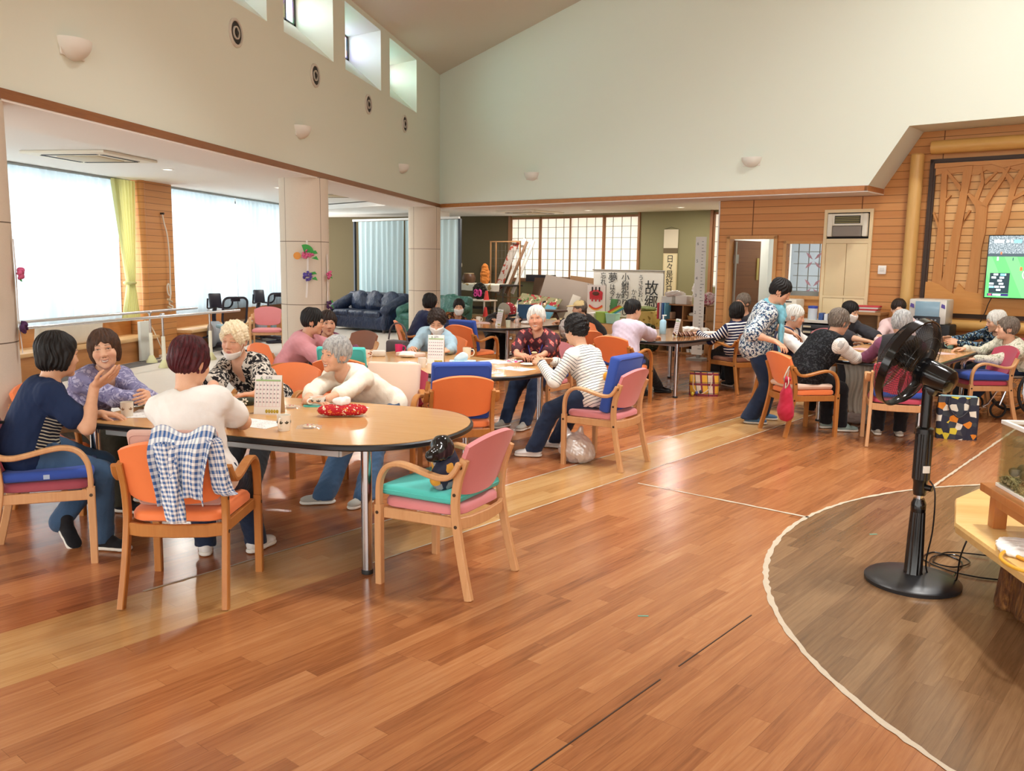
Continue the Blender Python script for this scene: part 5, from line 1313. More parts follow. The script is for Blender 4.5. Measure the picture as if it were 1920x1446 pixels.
WHT = fab('cotton_white', 'efeeea'); CRM_ = fab('blouse_cream', 'efe9d8'); PINKS = fab('shirt_pink', 'cf8f96'); LIL = fab('tee_lilac', 'cfc3d3'); LBLUE = fab('jacket_light_blue', 'a9c6d6'); NAVYF = fab('fabric_navy', '232c4d'); DGR = fab('fabric_dark', '2a2729')
PURP = print_top('blouse_purple', '8786ad', [('b9b8d6', .56, 1), ('6c6a96', .60, 1.7)], 16, dist=1.5)
SWIRL = print_top('blouse_swirl', '1d1b1e', [('cfc7bb', .515, 1)], 15, soft=.03, dist=2.6, detail=1)
REDP = NT('blouse_red_pattern'); v_ = REDP.mapping(REDP.coord(), (13, 13, 11)); x_, y_, z_ = REDP.xyz(v_)
q_ = REDP.math('ADD', REDP.math('ABSOLUTE', REDP.math('SUBTRACT', REDP.math('FRACT', REDP.math('ADD', x_, REDP.math('MULTIPLY', y_, .4))), .5)), REDP.math('ABSOLUTE', REDP.math('SUBTRACT', REDP.math('FRACT', z_), .5)))
c_ = REDP.mix(REDP.math('LESS_THAN', q_, .34), lin('4a2830'), lin('bf4f50')); c_ = REDP.mix(REDP.math('LESS_THAN', q_, .2), c_, lin('d99a84')); c_ = REDP.mix(REDP.math('LESS_THAN', q_, .1), c_, lin('8b2f3c')); c_ = REDP.mix(REDP.ramp(REDP.noise(REDP.coord(), 40, 2), [(.56, (0, 0, 0)), (.66, (1, 1, 1))]), c_, lin('3a1f28')); REDM = REDP.set(c_, .8, 0, .25)
FINE = stripe_top('tee_fine_stripe', 'eceae2', '3c4350', .0235, .2)
BRET = stripe_top('knit_breton', '1d2346', 'eceae6', .036, .42)
SPECK = print_top('tunic_speckle', 'dfe4e4', [('2b3f63', .52, 1), ('6f9bb0', .60, 1.6), ('20293f', .60, 2.3)], 42, soft=.015)
BLKP = print_top('vest_black_floral', '141417', [('2e3034', .56, 1), ('3f4243', .63, 1.9)], 38, soft=.02)
STW = stripe_top('blouse_white_stripe', 'e9e5dc', 'b9b7b2', .016, .3)
BRN = print_top('blouse_brown_print', '1f1a17', [('9a6a3a', .55, 1), ('b5402f', .62, 1.3), ('d9c08a', .66, 1.7)], 17, dist=1.2)
FLOW = print_top('blouse_flower', '1e2a3a', [('6f8fa8', .56, 1), ('dfd8bc', .63, 1.4), ('9fb06a', .67, 1.9)], 26, soft=.015)
LEAF = print_top('blouse_pale_leaf', 'd8d6c4', [('a9aa92', .56, 1), ('8f8f7c', .63, 2.2)], 15, dist=2.2)
PLUM = fab('knit_plum', '7d4460'); PALEP = fab('shirt_pale_pink', 'ecd0d0'); DGREY = fab('tunic_dark_grey', '3a3a40'); KNITC = fab('knit_cap_grey', '9c9687'); CAPY = fab('cap_cream', 'e8cf98'); SCB = fab('scarf_blue', '7fc4d8', .7); TEAL = fab('tee_teal', '3f6f88')

person('p1', 'person in a navy t-shirt with a striped panel, one hand raised, back to camera', (-3.40, 4.13, .60), 34, (-3.28, 4.27, 1.105), 62, 8, LH=((-3.20, 4.50, .735), (1, .1, -.05), dn, .35), RH=((-3.02, 4.20, .945), (.62, .25, .42), (-.25, .35, .8), .22),
  LF=(-3.36, 4.33, -28, .15, 36), RF=(-3.07, 4.27, 2), top=dict(mat=navy_tee(), sleeve='short', hem=.10, cuff=.066, ease=.02), bottom=dict(mat=JEANS), hair=('bob', 'black'), skin='cf9a76', shoes=S_BLK, near=2, elb={-1: (.25, -.25, -1)}, fat=1.04)
person('p2', 'smiling person in a purple patterned blouse leaning on folded arms at the table', (-3.78, 5.10, .575), 0, (-3.50, 4.99, 1.06), 300, 2, -6, LH=((-3.12, 4.86, .79), (.35, -.9, .05), (-.9, -.2, -.3), .75), RH=((-3.16, 4.98, .755), (.5, .8, 0), (0, .1, -1), .6),
  LF=(-3.42, 5.2, 0), RF=(-3.4, 4.95, 0), top=dict(mat=PURP, sleeve='long', v=.09, ease=.022), bottom=dict(mat=OLV), hair=('bob', 'brown'), smile=2, eyes='smile', skin='e0ad8c', shoes=S_BLK, near=2, chest=-20, elb={1: (-.2, .6, -.8), -1: (.1, -.9, -.6)})
person('p3', 'person in a white t-shirt with maroon hair, seen from behind', (-2.27, 3.93, .575), 101, (-2.34, 4.02, 1.125), 78, 16, LH=((-2.56, 4.40, .735), (.7, .7, 0), dn, .5), RH=((-2.27, 4.38, .74), (-.6, .8, 0), dn, .6),
  LF=(-2.47, 4.32, 120), RF=(-2.22, 4.42, 80), top=dict(mat=WHT, sleeve='short', hem=.10, cuff=.068, ease=.018, len=.62), bottom=dict(mat=JEAND), hair=('short', 'maroon'), skin='d9a583', shoes=S_WHT, near=2, elb={1: (-1, -.2, -.5), -1: (1, -.1, -.5)}, fat=1.04)
person('p4', 'person with cream curly hair, mask under the chin, swirl-patterned blouse', (-2.95, 6.19, .575), 262, (-3.05, 5.84, 1.055), 270, 10, 4, LH=((-2.68, 5.42, .735), (-.85, -.3, 0), dn, .4), RH=((-2.98, 5.35, .735), (.6, -.6, 0), dn, .4),
  LF=(-2.74, 5.42, 270), RF=(-2.95, 5.45, 262), top=dict(mat=SWIRL, sleeve='half', v=.11, cuff=.075, ease=.022), bottom=dict(mat=CHAR), hair=('perm', 'blonde'), skin='dba283', mask='down', eyes='down', shoes=S_GRY, near=2, elb={1: (1, .1, -.5), -1: (-1, .1, -.5)})
person('p5', 'smiling person with grey hair in a cream blouse resting on folded arms', (-2.06, 6.20, .575), 258, (-2.26, 5.79, .985), 240, 6, 6, LH=((-2.13, 5.28, .745), (-1, -.05, 0), dn, .35), RH=((-2.24, 5.22, .735), (.9, .1, 0), dn, .4),
  LF=(-1.93, 5.46, 250), RF=(-2.20, 5.42, 200), top=dict(mat=CRM_, sleeve='three', cuff=.066, ease=.024), bottom=dict(mat=JEANS, hem=.075), hair=('short', 'grey'), skin='dca27f', smile=2, eyes='smile', shoes=S_GRY, near=2, chest=250, elb={1: (1, -.35, -.35), -1: (-1, -.35, -.35)}, fat=1.05)
person('p6', 'person in a pink shirt and glasses with black hair, in profile', (-3.60, 8.00, .575), 4, (-3.345, 8.0, 1.045), 20, 12, LH=((-2.95, 8.15, .74), (.8, .3, 0), dn, .5), RH=((-2.98, 7.86, .74), (.9, .1, 0), dn, .5),
  LF=(-3.2, 8.1, -10), RF=(-3.2, 7.85, -18), top=dict(mat=PINKS, sleeve='half', cuff=.075, ease=.026, hem=.12), bottom=dict(mat=BLK), hair=('short', 'black'), skin='d8a180', glasses=True, shoes=S_BLK, near=1, fat=1.05)
person('p7', 'person with dark hair partly hidden behind the person in pink', (-3.62, 9.02, .56), 270, (-3.44, 8.62, .985), 300, 8, LF=(-3.4, 8.6, 270), RF=(-3.6, 8.6, 270), LH=((-3.1, 8.5, .735), (.5, -.5, 0), dn, .5), top=dict(mat=PLUM, sleeve='long'), bottom=dict(mat=BLK), hair=('short', 'dark'), skin='d8a180', near=0)
person('p8', 'person in a light blue jacket and white mask looking down', (-2.40, 9.08, .575), 255, (-2.32, 8.84, 1.01), 280, 30, LH=((-2.08, 8.40, .76), (-.5, -.7, 0), (-.5, 0, -.8), .7), RH=((-2.50, 8.46, .755), (.3, -.8, 0), (.5, 0, -.8), .6),
  LF=(-2.25, 8.5, 260), RF=(-2.5, 8.5, 260), top=dict(mat=LBLUE, sleeve='long', v=.15, ease=.030, name='jacket'), bottom=dict(mat=GRYT), vest=dict(mat=TEAL, ease=-.016, v=.04), hair=('perm', 'dark'), skin='d8a180', mask='up', eyes='down', near=1)
person('p9', 'person with black hair in navy at the far left table, seen from behind', (-3.38, 11.78, .575), 25, (-3.21, 11.88, 1.06), 48, 10, LH=((-2.95, 12.25, .74), (.8, .4, 0), dn, .5), RH=((-2.9, 12.05, .74), (.9, .2, 0), dn, .5), LF=(-2.95, 12.0, 25), RF=(-2.98, 11.8, 25),
  top=dict(mat=NAVYF, sleeve='long', ease=.02, hem=.12), bottom=dict(mat=BLK), hair=('bob', 'black'), skin='d9a583', glasses=True, near=0)
person('p10', 'person in a white mask and brown printed blouse facing the camera', (-3.45, 13.55, .50), 300, (-3.14, 13.32, .925), 282, 8, LH=((-2.85, 13.1, .74), (.5, -.7, 0), dn, .5), RH=((-3.15, 12.95, .74), (.4, -.8, 0), dn, .5), LF=(-3.1, 13.2, 300), RF=(-3.3, 13.1, 300),
  top=dict(mat=BRN, sleeve='long', v=.08), bottom=dict(mat=BLK), hair=('short', 'black'), skin='d9a583', mask='up', near=0)
person('p11', 'person in a grey knitted cap bent low over the far table', (-2.72, 13.98, .56), 300, (-2.50, 13.72, .835), 310, 48, LH=((-2.2, 13.55, .74), (-.3, -.9, 0), dn, .5), RH=((-2.6, 13.35, .74), (.5, -.7, 0), dn, .5), LF=(-2.5, 13.6, 300), RF=(-2.7, 13.5, 300),
  top=dict(mat=DGR, sleeve='long', ease=.02), bottom=dict(mat=BLK), hair=('crop', 'grey'), hat=('knit', KNITC), skin='c98f70', near=0, bulge=.06)
person('p12', 'laughing person with white hair in a red patterned blouse and blue lanyard', (-1.19, 8.84, .60), 252, (-1.225, 8.56, 1.09), 268, 2, -4, LH=((-1.10, 8.12, .765), (-.75, -.3, .0), (-.3, 0, -.9), .75), RH=((-1.36, 8.18, .76), (.7, -.35, 0), (.2, .2, -.9), .6),
  LF=(-1.28, 8.35, 250), RF=(-1.5, 8.42, 240), top=dict(mat=REDM, sleeve='three', cuff=.07, ease=.024, hem=.14), bottom=dict(mat=JEAND), hair=('short', 'white'), skin='d5906f', smile=2, eyes='smile', shoes=S_GRY, near=1, fat=1.1, elb={1: (1, -.1, -.5), -1: (-1, -.1, -.6)})
person('p13', 'person with black hair in a finely striped shirt, seen from behind', (-.50, 7.12, .575), 155, (-.70, 7.27, 1.08), 138, 12, LH=((-.97, 7.16, .80), (-.6, .55, .25), (.3, .6, -.6), .7), RH=((-.90, 7.42, .79), (-.7, -.2, .1), (.2, -.6, -.7), .7),
  LF=(-1.02, 7.16, 184), RF=(-.87, 7.56, 170), top=dict(mat=FINE, sleeve='long', ease=.016, hem=.10), bottom=dict(mat=JEAND, hem=.07), hair=('perm', 'black'), skin='d9a583', shoes=S_WHT, near=2, elb={1: (.3, -.7, -.8), -1: (.2, .8, -.7)})
person('p14', 'person in a cream cap in profile near the dais', (-.98, 13.52, .56), 185, (-1.25, 13.40, .935), 188, 4, LH=((-1.5, 13.2, .74), (-.9, 0, 0), dn, .5), RH=((-1.5, 13.5, .74), (-.9, 0, 0), dn, .5), LF=(-1.35, 13.3, 180), RF=(-1.35, 13.6, 180),
  top=dict(mat=DGR, sleeve='long', ease=.022), bottom=dict(mat=BLK), hair=('crop', 'pepper'), hat=('cap', CAPY), skin='c48d6c', near=0)
person('p15', 'person in a lilac t-shirt with cropped black hair, seen from behind', (-.43, 10.30, .595), 62, (-.33, 10.45, 1.09), 44, 8, LH=((-.35, 10.95, .735), (.4, .8, 0), dn, .5), RH=((-.06, 10.86, .74), (.3, .9, 0), dn, .5),
  LF=(-.20, 10.85, 50), RF=(.0, 11.2, -8), top=dict(mat=LIL, sleeve='half', cuff=.078, ease=.03, hem=.14), bottom=dict(mat=BLK), hair=('crop', 'black'), skin='d9a583', shoes=S_BB, near=1, elb={-1: (.9, -.3, -.5)}, knee={-1: (.3, .4, 1)})
person('p16', 'person with bobbed black hair in a navy and white striped knit', (1.00, 11.60, .575), 128, (.965, 11.62, 1.04), 100, 6, LH=((.5, 11.7, .74), (-.9, .2, 0), dn, .5), LF=(.75, 11.9, 130), RF=(.95, 12.0, 120), top=dict(mat=BRET, sleeve='long', ease=.02, hem=.12), bottom=dict(mat=CHAR), hair=('bob', 'black'), skin='d9a583', shoes=S_BLK, near=1)
person('p16b', 'person with greying hair behind the navy and white striped knit', (1.22, 12.55, .575), 215, (1.10, 12.32, 1.13), 225, 6, LF=(.9, 12.3, 215), RF=(.9, 12.5, 215), top=dict(mat=DGREY, sleeve='long'), bottom=dict(mat=BLK), hair=('short', 'pepper'), skin='cf9878', near=0)
person('p17', 'standing person in a speckled tunic and pale blue scarf bending to the right', (.99, 9.32, .815), 355, (1.185, 9.15, 1.385), 350, 30, LH=((1.35, 9.5, .95), (.8, .1, -.4), dn, .4), RH=((1.13, 8.90, .895), (.55, -.55, -.35), (.1, -.1, -1), .4),
  LF=(1.10, 9.50, -8), RF=(.96, 9.22, -8), top=dict(mat=SPECK, sleeve='half', cuff=.08, ease=.034, hem=.17), bottom=dict(mat=JEAND, hem=.085, ease=.02), hair=('short', 'black'), skin='d59a78', shoes=S_BLU, near=1, stand=True, scarf=SCB, sc=1.02, fat=1.02, chest=352, bulge=.06)
person('p18', 'person with white hair in a navy vest over a white t-shirt, in profile', (1.40, 10.33, .575), -30, (1.50, 10.25, 1.075), -18, 14, LH=((1.9, 10.35, .74), (.8, -.3, 0), dn, .5), RH=((1.78, 10.0, .745), (.8, -.4, 0), dn, .5), LF=(1.75, 10.2, -30), RF=(1.68, 10.0, -30),
  top=dict(mat=WHT, sleeve='half', cuff=.072, ease=.02), bottom=dict(mat=BLK), vest=dict(mat=NAVYF), hair=('short', 'white'), skin='cf967a', eyes='down', near=1)
person('p19', 'person in a black patterned vest over a striped blouse, leaning over the table', (1.42, 8.86, .59), 24, (1.735, 8.96, 1.105), 36, 16, LH=((1.95, 9.35, .74), (.8, .2, 0), dn, .5), RH=((2.02, 9.08, .745), (.85, .25, 0), dn, .5), LF=(1.70, 9.14, 20), RF=(1.82, 8.99, 5),
  top=dict(mat=STW, sleeve='long', ease=.03, hem=.06), bottom=dict(mat=BLK), vest=dict(mat=BLKP, ease=.014, hem=.16, v=.06), hair=('short', 'pepper'), skin='c98f70', shoes=S_GRN, near=1, elb={-1: (.2, -.8, -.8)}, fat=1.08, bulge=.06)
person('p20', 'person in a white mask and black top, far side of the right table', (2.30, 11.85, .575), 290, (2.375, 11.62, 1.075), 318, 18, LH=((2.78, 11.1, .75), (.3, -.9, 0), dn, .5), RH=((2.50, 11.15, .74), (.5, -.8, 0), dn, .5), LF=(2.5, 11.4, 290), RF=(2.3, 11.4, 290),
  top=dict(mat=DGREY, sleeve='half', cuff=.075, ease=.022), bottom=dict(mat=BLK), hair=('bob', 'black'), skin='e0b08f', mask='up', old=0, near=0)
person('p21', 'person in a pale pink shirt with tied dark hair by the wood wall', (3.10, 11.98, .575), 250, (2.98, 11.74, 1.11), 262, 20, LH=((2.95, 11.15, .74), (-.6, -.6, 0), dn, .5), RH=((2.65, 11.3, .74), (-.2, -.9, 0), dn, .5), LF=(3.0, 11.5, 250), RF=(2.9, 11.6, 250),
  top=dict(mat=PALEP, sleeve='long', ease=.026), bottom=dict(mat=BLK), hair=('tied', 'dark'), skin='eec3a6', eyes='down', old=0, near=0)
person('p22', 'person with grey hair in a plum knit and black vest behind the standing fan', (2.20, 8.54, .60), 80, (2.26, 8.76, 1.115), 88, 12, LH=((2.1, 9.1, .745), (.2, .9, 0), dn, .5), RH=((2.55, 9.12, .745), (-.1, .9, 0), dn, .5), LF=(2.15, 8.9, 85), RF=(2.35, 8.88, 80),
  top=dict(mat=PLUM, sleeve='long', ease=.022), bottom=dict(mat=BLK), vest=dict(mat=DGR, ease=.012, v=.05), hair=('short', 'grey'), skin='cf967a', shoes=S_GRY, near=1, fat=1.06, elb={1: (-.9, -.2, -.5)})
person('p23', 'person with white hair in a flowered blouse and black cardigan by the log rail', (4.00, 11.22, .575), 192, (3.88, 11.0, 1.03), 180, 14, LH=((3.42, 10.75, .78), (-.8, .1, .1), (.2, .8, -.5), .6), RH=((3.40, 10.95, .80), (-.8, -.1, .1), (.2, -.8, -.5), .6), LF=(3.6, 11.0, 190), RF=(3.6, 11.2, 190),
  top=dict(mat=FLOW, sleeve='long', ease=.02), bottom=dict(mat=BLK), hair=('short', 'white'), skin='d9a584', eyes='down', near=1)
person('p24', 'person with short grey hair in a pale leaf-print cardigan sitting in a wheelchair', (3.98, 10.52, .56), 186, (3.775, 10.36, .99), 172, 2, LH=((3.42, 10.15, .66), (-.9, .1, -.1), dn, .5), RH=((3.40, 10.45, .745), (-.9, 0, 0), dn, .5), LF=(3.42, 10.3, 190, .14), RF=(3.42, 10.55, 190, .14),
  top=dict(mat=LEAF, sleeve='long', ease=.028), bottom=dict(mat=JEAND), hair=('short', 'pepper'), skin='e2b191', eyes='closed', shoes=S_BLK, near=1)
# the lanyard, the teal shirt front under the blue jacket, the black cardigan sleeves
def on(key, name, mb, mat): return mb.build(name, mat, PEOPLE[key]['o'])
q = PEOPLE['p12']; O_ = np.array([-1.19, 8.84, 0]); c = q['N0']-O_
mb = MB(); P_ = [c+q['cl']*.06+q['cf']*.02+np.array([0, 0, .0]), c+q['cl']*.075+q['cf']*.105-q['sp']*.06, c+q['cl']*.03+q['cf']*.178-q['sp']*.17, c+q['cf']*.185-q['sp']*.33, c+q['cf']*.178-q['sp']*.17-q['cl']*.03, c-q['cl']*.075+q['cf']*.105-q['sp']*.06, c-q['cl']*.06+q['cf']*.02]
mb.tube([tuple(p) for p in spline([tuple(p) for p in P_], 5)], .006, 6); on('p12', 'lanyard', mb, plain('lanyard_blue', '3a45a8', .6))
# ------------------------------------------------------------------ things near the camera
def text(parent, name, body, size, loc, rot, mat, ext=.0008, align='CENTER', spacing=1.0, vert=False):
    c = bpy.data.curves.new(name, 'FONT'); c.body = '\n'.join(body) if vert else body; c.size = size; c.extrude = ext; c.align_x = align; c.align_y = 'TOP'; c.space_line = spacing; c.resolution_u = 2
    t_ = bpy.data.objects.new(name, c); COL.objects.link(t_)
    dg = bpy.context.evaluated_depsgraph_get(); me = bpy.data.meshes.new_from_object(t_.evaluated_get(dg))
    bpy.data.objects.remove(t_); me.materials.clear(); me.materials.append(mat)
    o = bpy.data.objects.new(name, me); COL.objects.link(o); o.location = loc; o.rotation_euler = rot; o.parent = parent
    return o
INK = plain('ink_black', '17181a', .7)
# --- standing fan
FBK = plain('fan_black', '151516', .22); FGL = plain('fan_gloss', '0d0d0f', .12); FMT = plain('fan_matte', '242427', .38)
fan = empty('standing_fan', (1.36, 4.68, 0), 0, 'tall black pedestal fan on a round base in the right foreground', 'fan')
mb = MB(); mb.lathe([(.0, 0), (.236, 0), (.238, .018), (.228, .028), (.15, .040), (.06, .052), (.0, .054)], n=56); mb.build('base', FMT, fan)
mb = MB(); rings = []
def fluted(z, r, n=48, d=.0025): return [((r+d*(1 if k % 4 < 2 else -1)*.7)*math.cos(2*math.pi*k/n), (r+d*(1 if k % 4 < 2 else -1)*.7)*math.sin(2*math.pi*k/n), z) for k in range(n)]
mb.rings([fluted(.045, .05), fluted(.06, .044), fluted(.25, .040), fluted(.385, .035)]); mb.build('lower_tube', FBK, fan)
mb = MB(); mb.lathe([(.036, .385), (.037, .40), (.037, .43), (.028, .45), (.028, .455)], n=24); mb.build('collar', FGL, fan)
mb = MB(); mb.lathe([(.018, .45), (.018, .50)], n=20); mb.build('chrome_tube', CHR, fan)
mb = MB(); mb.lathe([(.030, .475), (.034, .50), (.034, .54), (.040, .56)], n=24); mb.rings([fluted(.56, .042), fluted(.80, .042)]); mb.lathe([(.044, .80), (.044, .825), (.03, .835)], n=24); mb.build('upper_tube', FBK, fan)
mb = MB(); mb.lathe([(.027, .83), (.026, 1.03), (.03, 1.035)], n=24); mb.build('neck', FGL, fan)
mb = MB(); mb.span((-.018, -.0475, .60), (.018, -.042, .637), .001); lb = mb.build('label', plain('label_white', 'e9e7e2', .6), fan); lb.rotation_euler = (0, 0, .25)
mb = MB(); mb.cyl((.02, -.02, .52), (.045, -.045, .52), .016, n=14); mb.build('knob', FGL, fan)
dF = Vector((-.70, .62, .34)).normalized(); sF = dF.cross(Vector((0, 0, 1))).normalized(); uF = sF.cross(dF)
MF = Matrix((sF, dF, uF)).transposed().to_4x4()
hub = Vector((0, 0, 1.115))
def inF(shift): m = MF.copy(); m.translation = hub+dF*shift; return m
def latheF(prof, shift=0, n=40):
    mb = MB(); mb.M = inF(shift) @ Matrix.Rotation(math.radians(-90), 4, 'X'); mb.lathe(prof, n=n); return mb
latheF([(.0, -.135), (.04, -.133), (.062, -.115), (.068, -.08), (.068, .03), (.062, .055), (.045, .062), (0, .062)], .0, 36).build('motor_housing', FGL, fan)
mb = MB(); mb.M = inF(-.04); mb.box((0, 0, -.075), (.05, .07, .05), bev=.012); mb.build('tilt_joint', FBK, fan)
RF_ = .236
def ringF(r, y, w=.0026, n=72): return [(r*math.cos(2*math.pi*k/n), y, r*math.sin(2*math.pi*k/n)) for k in range(n)]
WIRE = plain('fan_wire', '131314', .3)
def cage(nm, y0, dep, sgn):
    mb = MB(); mb.M = inF(.12)
    for j in range(96):
        a = 2*math.pi*j/96; pts = []
        for i in range(7):
            t_ = i/6; r = .05+(RF_-.05)*t_; y = y0+sgn*dep*math.sqrt(max(0, 1-t_**2.6)); pts.append((r*math.cos(a+.5*(1-t_)), y, r*math.sin(a+.5*(1-t_))))
        mb.tube(pts, .0011, 4, caps=False)
    for rr in (.11, .17): mb.tube(ringF(rr, y0+sgn*dep*math.sqrt(1-((rr-.05)/(RF_-.05))**2.6)), .0015, 5, True)
    return mb.build(nm, WIRE, fan)
cage('front_grille', .02, .065, 1); cage('rear_grille', -.02, .055, -1)
mb = MB(); mb.M = inF(.12); mb.rings([[(r*math.cos(2*math.pi*k/72), y, r*math.sin(2*math.pi*k/72)) for k in range(72)] for r, y in ((.236, -.024), (.242, -.02), (.242, .02), (.236, .024), (.233, .02), (.233, -.02))], closed=True, caps=False); mb.build('grille_rim', FGL, fan)
mb = MB(); mb.M = inF(.12) @ Matrix.Rotation(math.radians(-90), 4, 'X'); mb.lathe([(0, .078), (.046, .074), (.052, .066), (.05, .06), (0, .06)], n=36); bd = mb.build('badge', plain('fan_badge', '3a3a3d', .3), fan)
BLD = NT('fan_blade'); BLM = BLD.set(lin('2c2a2a'), .25, Alpha=.55)
for k in range(5):
    mb = MB(); mb.M = inF(.12) @ Matrix.Rotation(2*math.pi*k/5+.3, 4, 'Y')
    def bl(u, v):
        r = .035+.175*u; w = .05+.095*math.sin(math.pi*min(1, u*.92+.08))**.8; a = (v-.5)*w/r*1.0+.35*u
        return (r*math.cos(a), (v-.5)*.05*(1-.3*u), r*math.sin(a))
    mb.grid(bl, 12, 8, .0015); mb.build('blade', BLM, fan)
mb = MB(); mb.M = inF(.12) @ Matrix.Rotation(math.radians(-90), 4, 'X'); mb.lathe([(0, -.03), (.04, -.03), (.045, .03), (.03, .045), (0, .05)], n=24); mb.build('hub', FBK, fan)
mb = MB(); mb.tube(spline([(.035, -.03, .56), (.06, -.05, .50), (.07, -.03, .3), (.06, .0, .12), (.09, .05, .03), (.14, .20, .012), (.22, .42, .010), (.36, .48, .010), (.40, .36, .010), (.28, .26, .010), (.20, .34, .010), (.33, .52, .010), (.55, .50, .012)], 8), .0042, 8); mb.build('power_cord', FBK, fan)
mb = MB(); mb.tube(spline([(1.54, 4.40, .41), (1.5, 4.42, .25), (1.55, 4.6, .06), (1.60, 4.8, .006), (1.72, 5.05, .006), (1.62, 5.2, .006), (1.52, 5.05, .006), (1.64, 4.85, .008), (1.85, 4.8, .006), (2.0, 4.95, .006)], 8), .0042, 8)
tag(mb.build('black_cable', FBK), 'thin black cable running from the yellow slab table to the floor by the fan', 'cable')

# --- slab table on a log, stool and fish tank
SLAB = wood('slab_wood', 'e0b066', 'f6d896', .22, 0, .35, .5); BARK = NT('bark'); v_ = BARK.coord(); f_ = BARK.noise(BARK.mapping(v_, (9, 9, 2.2)), 2.2, 6, .7, dist=2.5)
BARK.bump(f_, .9, .03); BARKM = BARK.set(BARK.ramp(f_, [(.3, lin('3f2414')), (.5, lin('7a4a28')), (.68, lin('b0793f'))]), .35, 0, .4)
slab = empty('log_table', (2.1, 4.35, 0), 0, 'low polygonal slab table of yellow wood on a bark-covered log at the right edge', 'table')
poly = [(1.45, 4.40), (1.60, 4.88), (1.93, 5.30), (2.45, 5.42), (2.9, 5.1), (3.0, 4.4), (2.75, 3.6), (2.1, 3.3), (1.52, 3.55)]
poly = [(x-2.1, y-4.35) for x, y in poly]; sh = lambda d_: [(x*(1-d_), y*(1-d_)) for x, y in poly]
mb = MB(); mb.rings([[(x, y, .355) for x, y in sh(.05)], [(x, y, .365) for x, y in sh(.012)], [(x, y, .40) for x, y in sh(0)], [(x, y, .415) for x, y in sh(.008)], [(x, y, .42) for x, y in sh(.025)]]); mb.build('slab', SLAB, slab, smooth=25)
mb = MB(); rings = []
for z, k_ in ((0, 1.0), (.02, 1.02), (.2, .98), (.37, 1.0)):
    rings.append([((.40+.018*math.sin(9*a)+.014*math.sin(17*a+1))*k_*math.cos(a), (.40+.018*math.sin(9*a)+.014*math.sin(17*a+1))*k_*math.sin(a), z) for a in [2*math.pi*i/120 for i in range(120)]])
mb.rings(rings); mb.build('log_base', BARKM, slab)
STO = wood('stool_wood', 'a9642f', 'c98a4e', .35, 2, .6)
RZT = math.radians(-87)     # tank front runs towards the camera
stool = empty('tank_stand', (1.60, 4.34, .42), RZT, 'small brown wooden stand under the fish tank', 'stand')
mb = MB(); mb.span((-.06, -.05, .165), (.62, .37, .205), .006); mb.build('top', STO, stool)
for x in (.0, .55):
    for y in (.02, .31):
        mb = MB(); mb.box((x+.0, y, .083), (.062, .062, .165), bev=.004); mb.build('leg', STO, stool)
mb = MB(); mb.span((.03, -.01, .11), (.52, .015, .165)); mb.span((.03, .30, .11), (.52, .325, .165)); mb.span((-.015, .05, .11), (.01, .28, .165)); mb.build('rail', STO, stool)
tank = empty('fish_tank', (1.60, 4.34, .625), RZT, 'glass fish tank with white rims and gravel at the right edge', 'fish tank')
TW = plain('tank_rim', 'eceae4', .4)
for z0, z1 in ((0, .016), (.30, .318)):
    mb = MB(); mb.span((-.004, -.004, z0), (.514, .016, z1), .002); mb.span((-.004, .284, z0), (.514, .304, z1), .002); mb.span((-.004, .016, z0), (.016, .284, z1), .002); mb.span((.494, .016, z0), (.514, .284, z1), .002)
    mb.build('lower_rim' if z0 == 0 else 'upper_rim', TW, tank)
TG = NT('tank_glass'); TG.b.inputs['Transmission Weight'].default_value = 0; tr = TG.node('ShaderNodeBsdfTransparent'); tr.inputs[0].default_value = (.93, .95, .92, 1); gl = TG.node('ShaderNodeBsdfGlossy'); gl.inputs['Roughness'].default_value = .03; mx = TG.node('ShaderNodeMixShader'); mx.inputs[0].default_value = .1
TG.t.links.new(tr.outputs[0], mx.inputs[1]); TG.t.links.new(gl.outputs[0], mx.inputs[2]); TG.t.links.new(mx.outputs[0], TG.out.inputs[0])
mb = MB()
for a, b in (((0, 0, .01), (.51, .004, .305)), ((0, .296, .01), (.51, .30, .305)), ((0, .004, .01), (.004, .296, .305)), ((.506, .004, .01), (.51, .296, .305))): mb.span(a, b)
mb.build('glass', TG.m, tank, smooth=0)
WT = NT('tank_water'); tr = WT.node('ShaderNodeBsdfTransparent'); tr.inputs[0].default_value = (.95, .93, .84, 1); df = WT.node('ShaderNodeBsdfDiffuse'); df.inputs[0].default_value = lin('c9bd92'); mx = WT.node('ShaderNodeMixShader'); mx.inputs[0].default_value = .12
WT.t.links.new(tr.outputs[0], mx.inputs[1]); WT.t.links.new(df.outputs[0], mx.inputs[2]); WT.t.links.new(mx.outputs[0], WT.out.inputs[0])
mb = MB(); mb.span((.006, .006, .02), (.504, .294, .245)); mb.build('water', WT.m, tank, smooth=0)
GRV = NT('gravel'); c_ = GRV.voronoi(GRV.coord(), 140, 'Color'); GRVM = GRV.set(GRV.mix(GRV.math('MULTIPLY', GRV.xyz(c_)[0], 1), lin('4f4426'), lin('b7a87c')), .9)
mb = MB(); mb.grid(lambda u, v: (.007+.496*u, .007+.286*v, .045+.02*math.sin(u*9)*math.cos(v*7)+.006*math.sin(u*80)*math.sin(v*60)), 50, 30, .03); tag(mb.build('gravel', GRVM, tank), kind='stuff')
mb = MB()
for i in range(9): mb.ell((.06+.05*i*.5+random.uniform(-.02, .02), .05+.02*(i % 4), .075+random.uniform(0, .03)), (.03, .025, .022), (i, i*.7, 0), 8, 6)
mb.build('rock_pile', plain('rock_brown', '5b4a28', .9, vary=.4, vscale=40), tank)
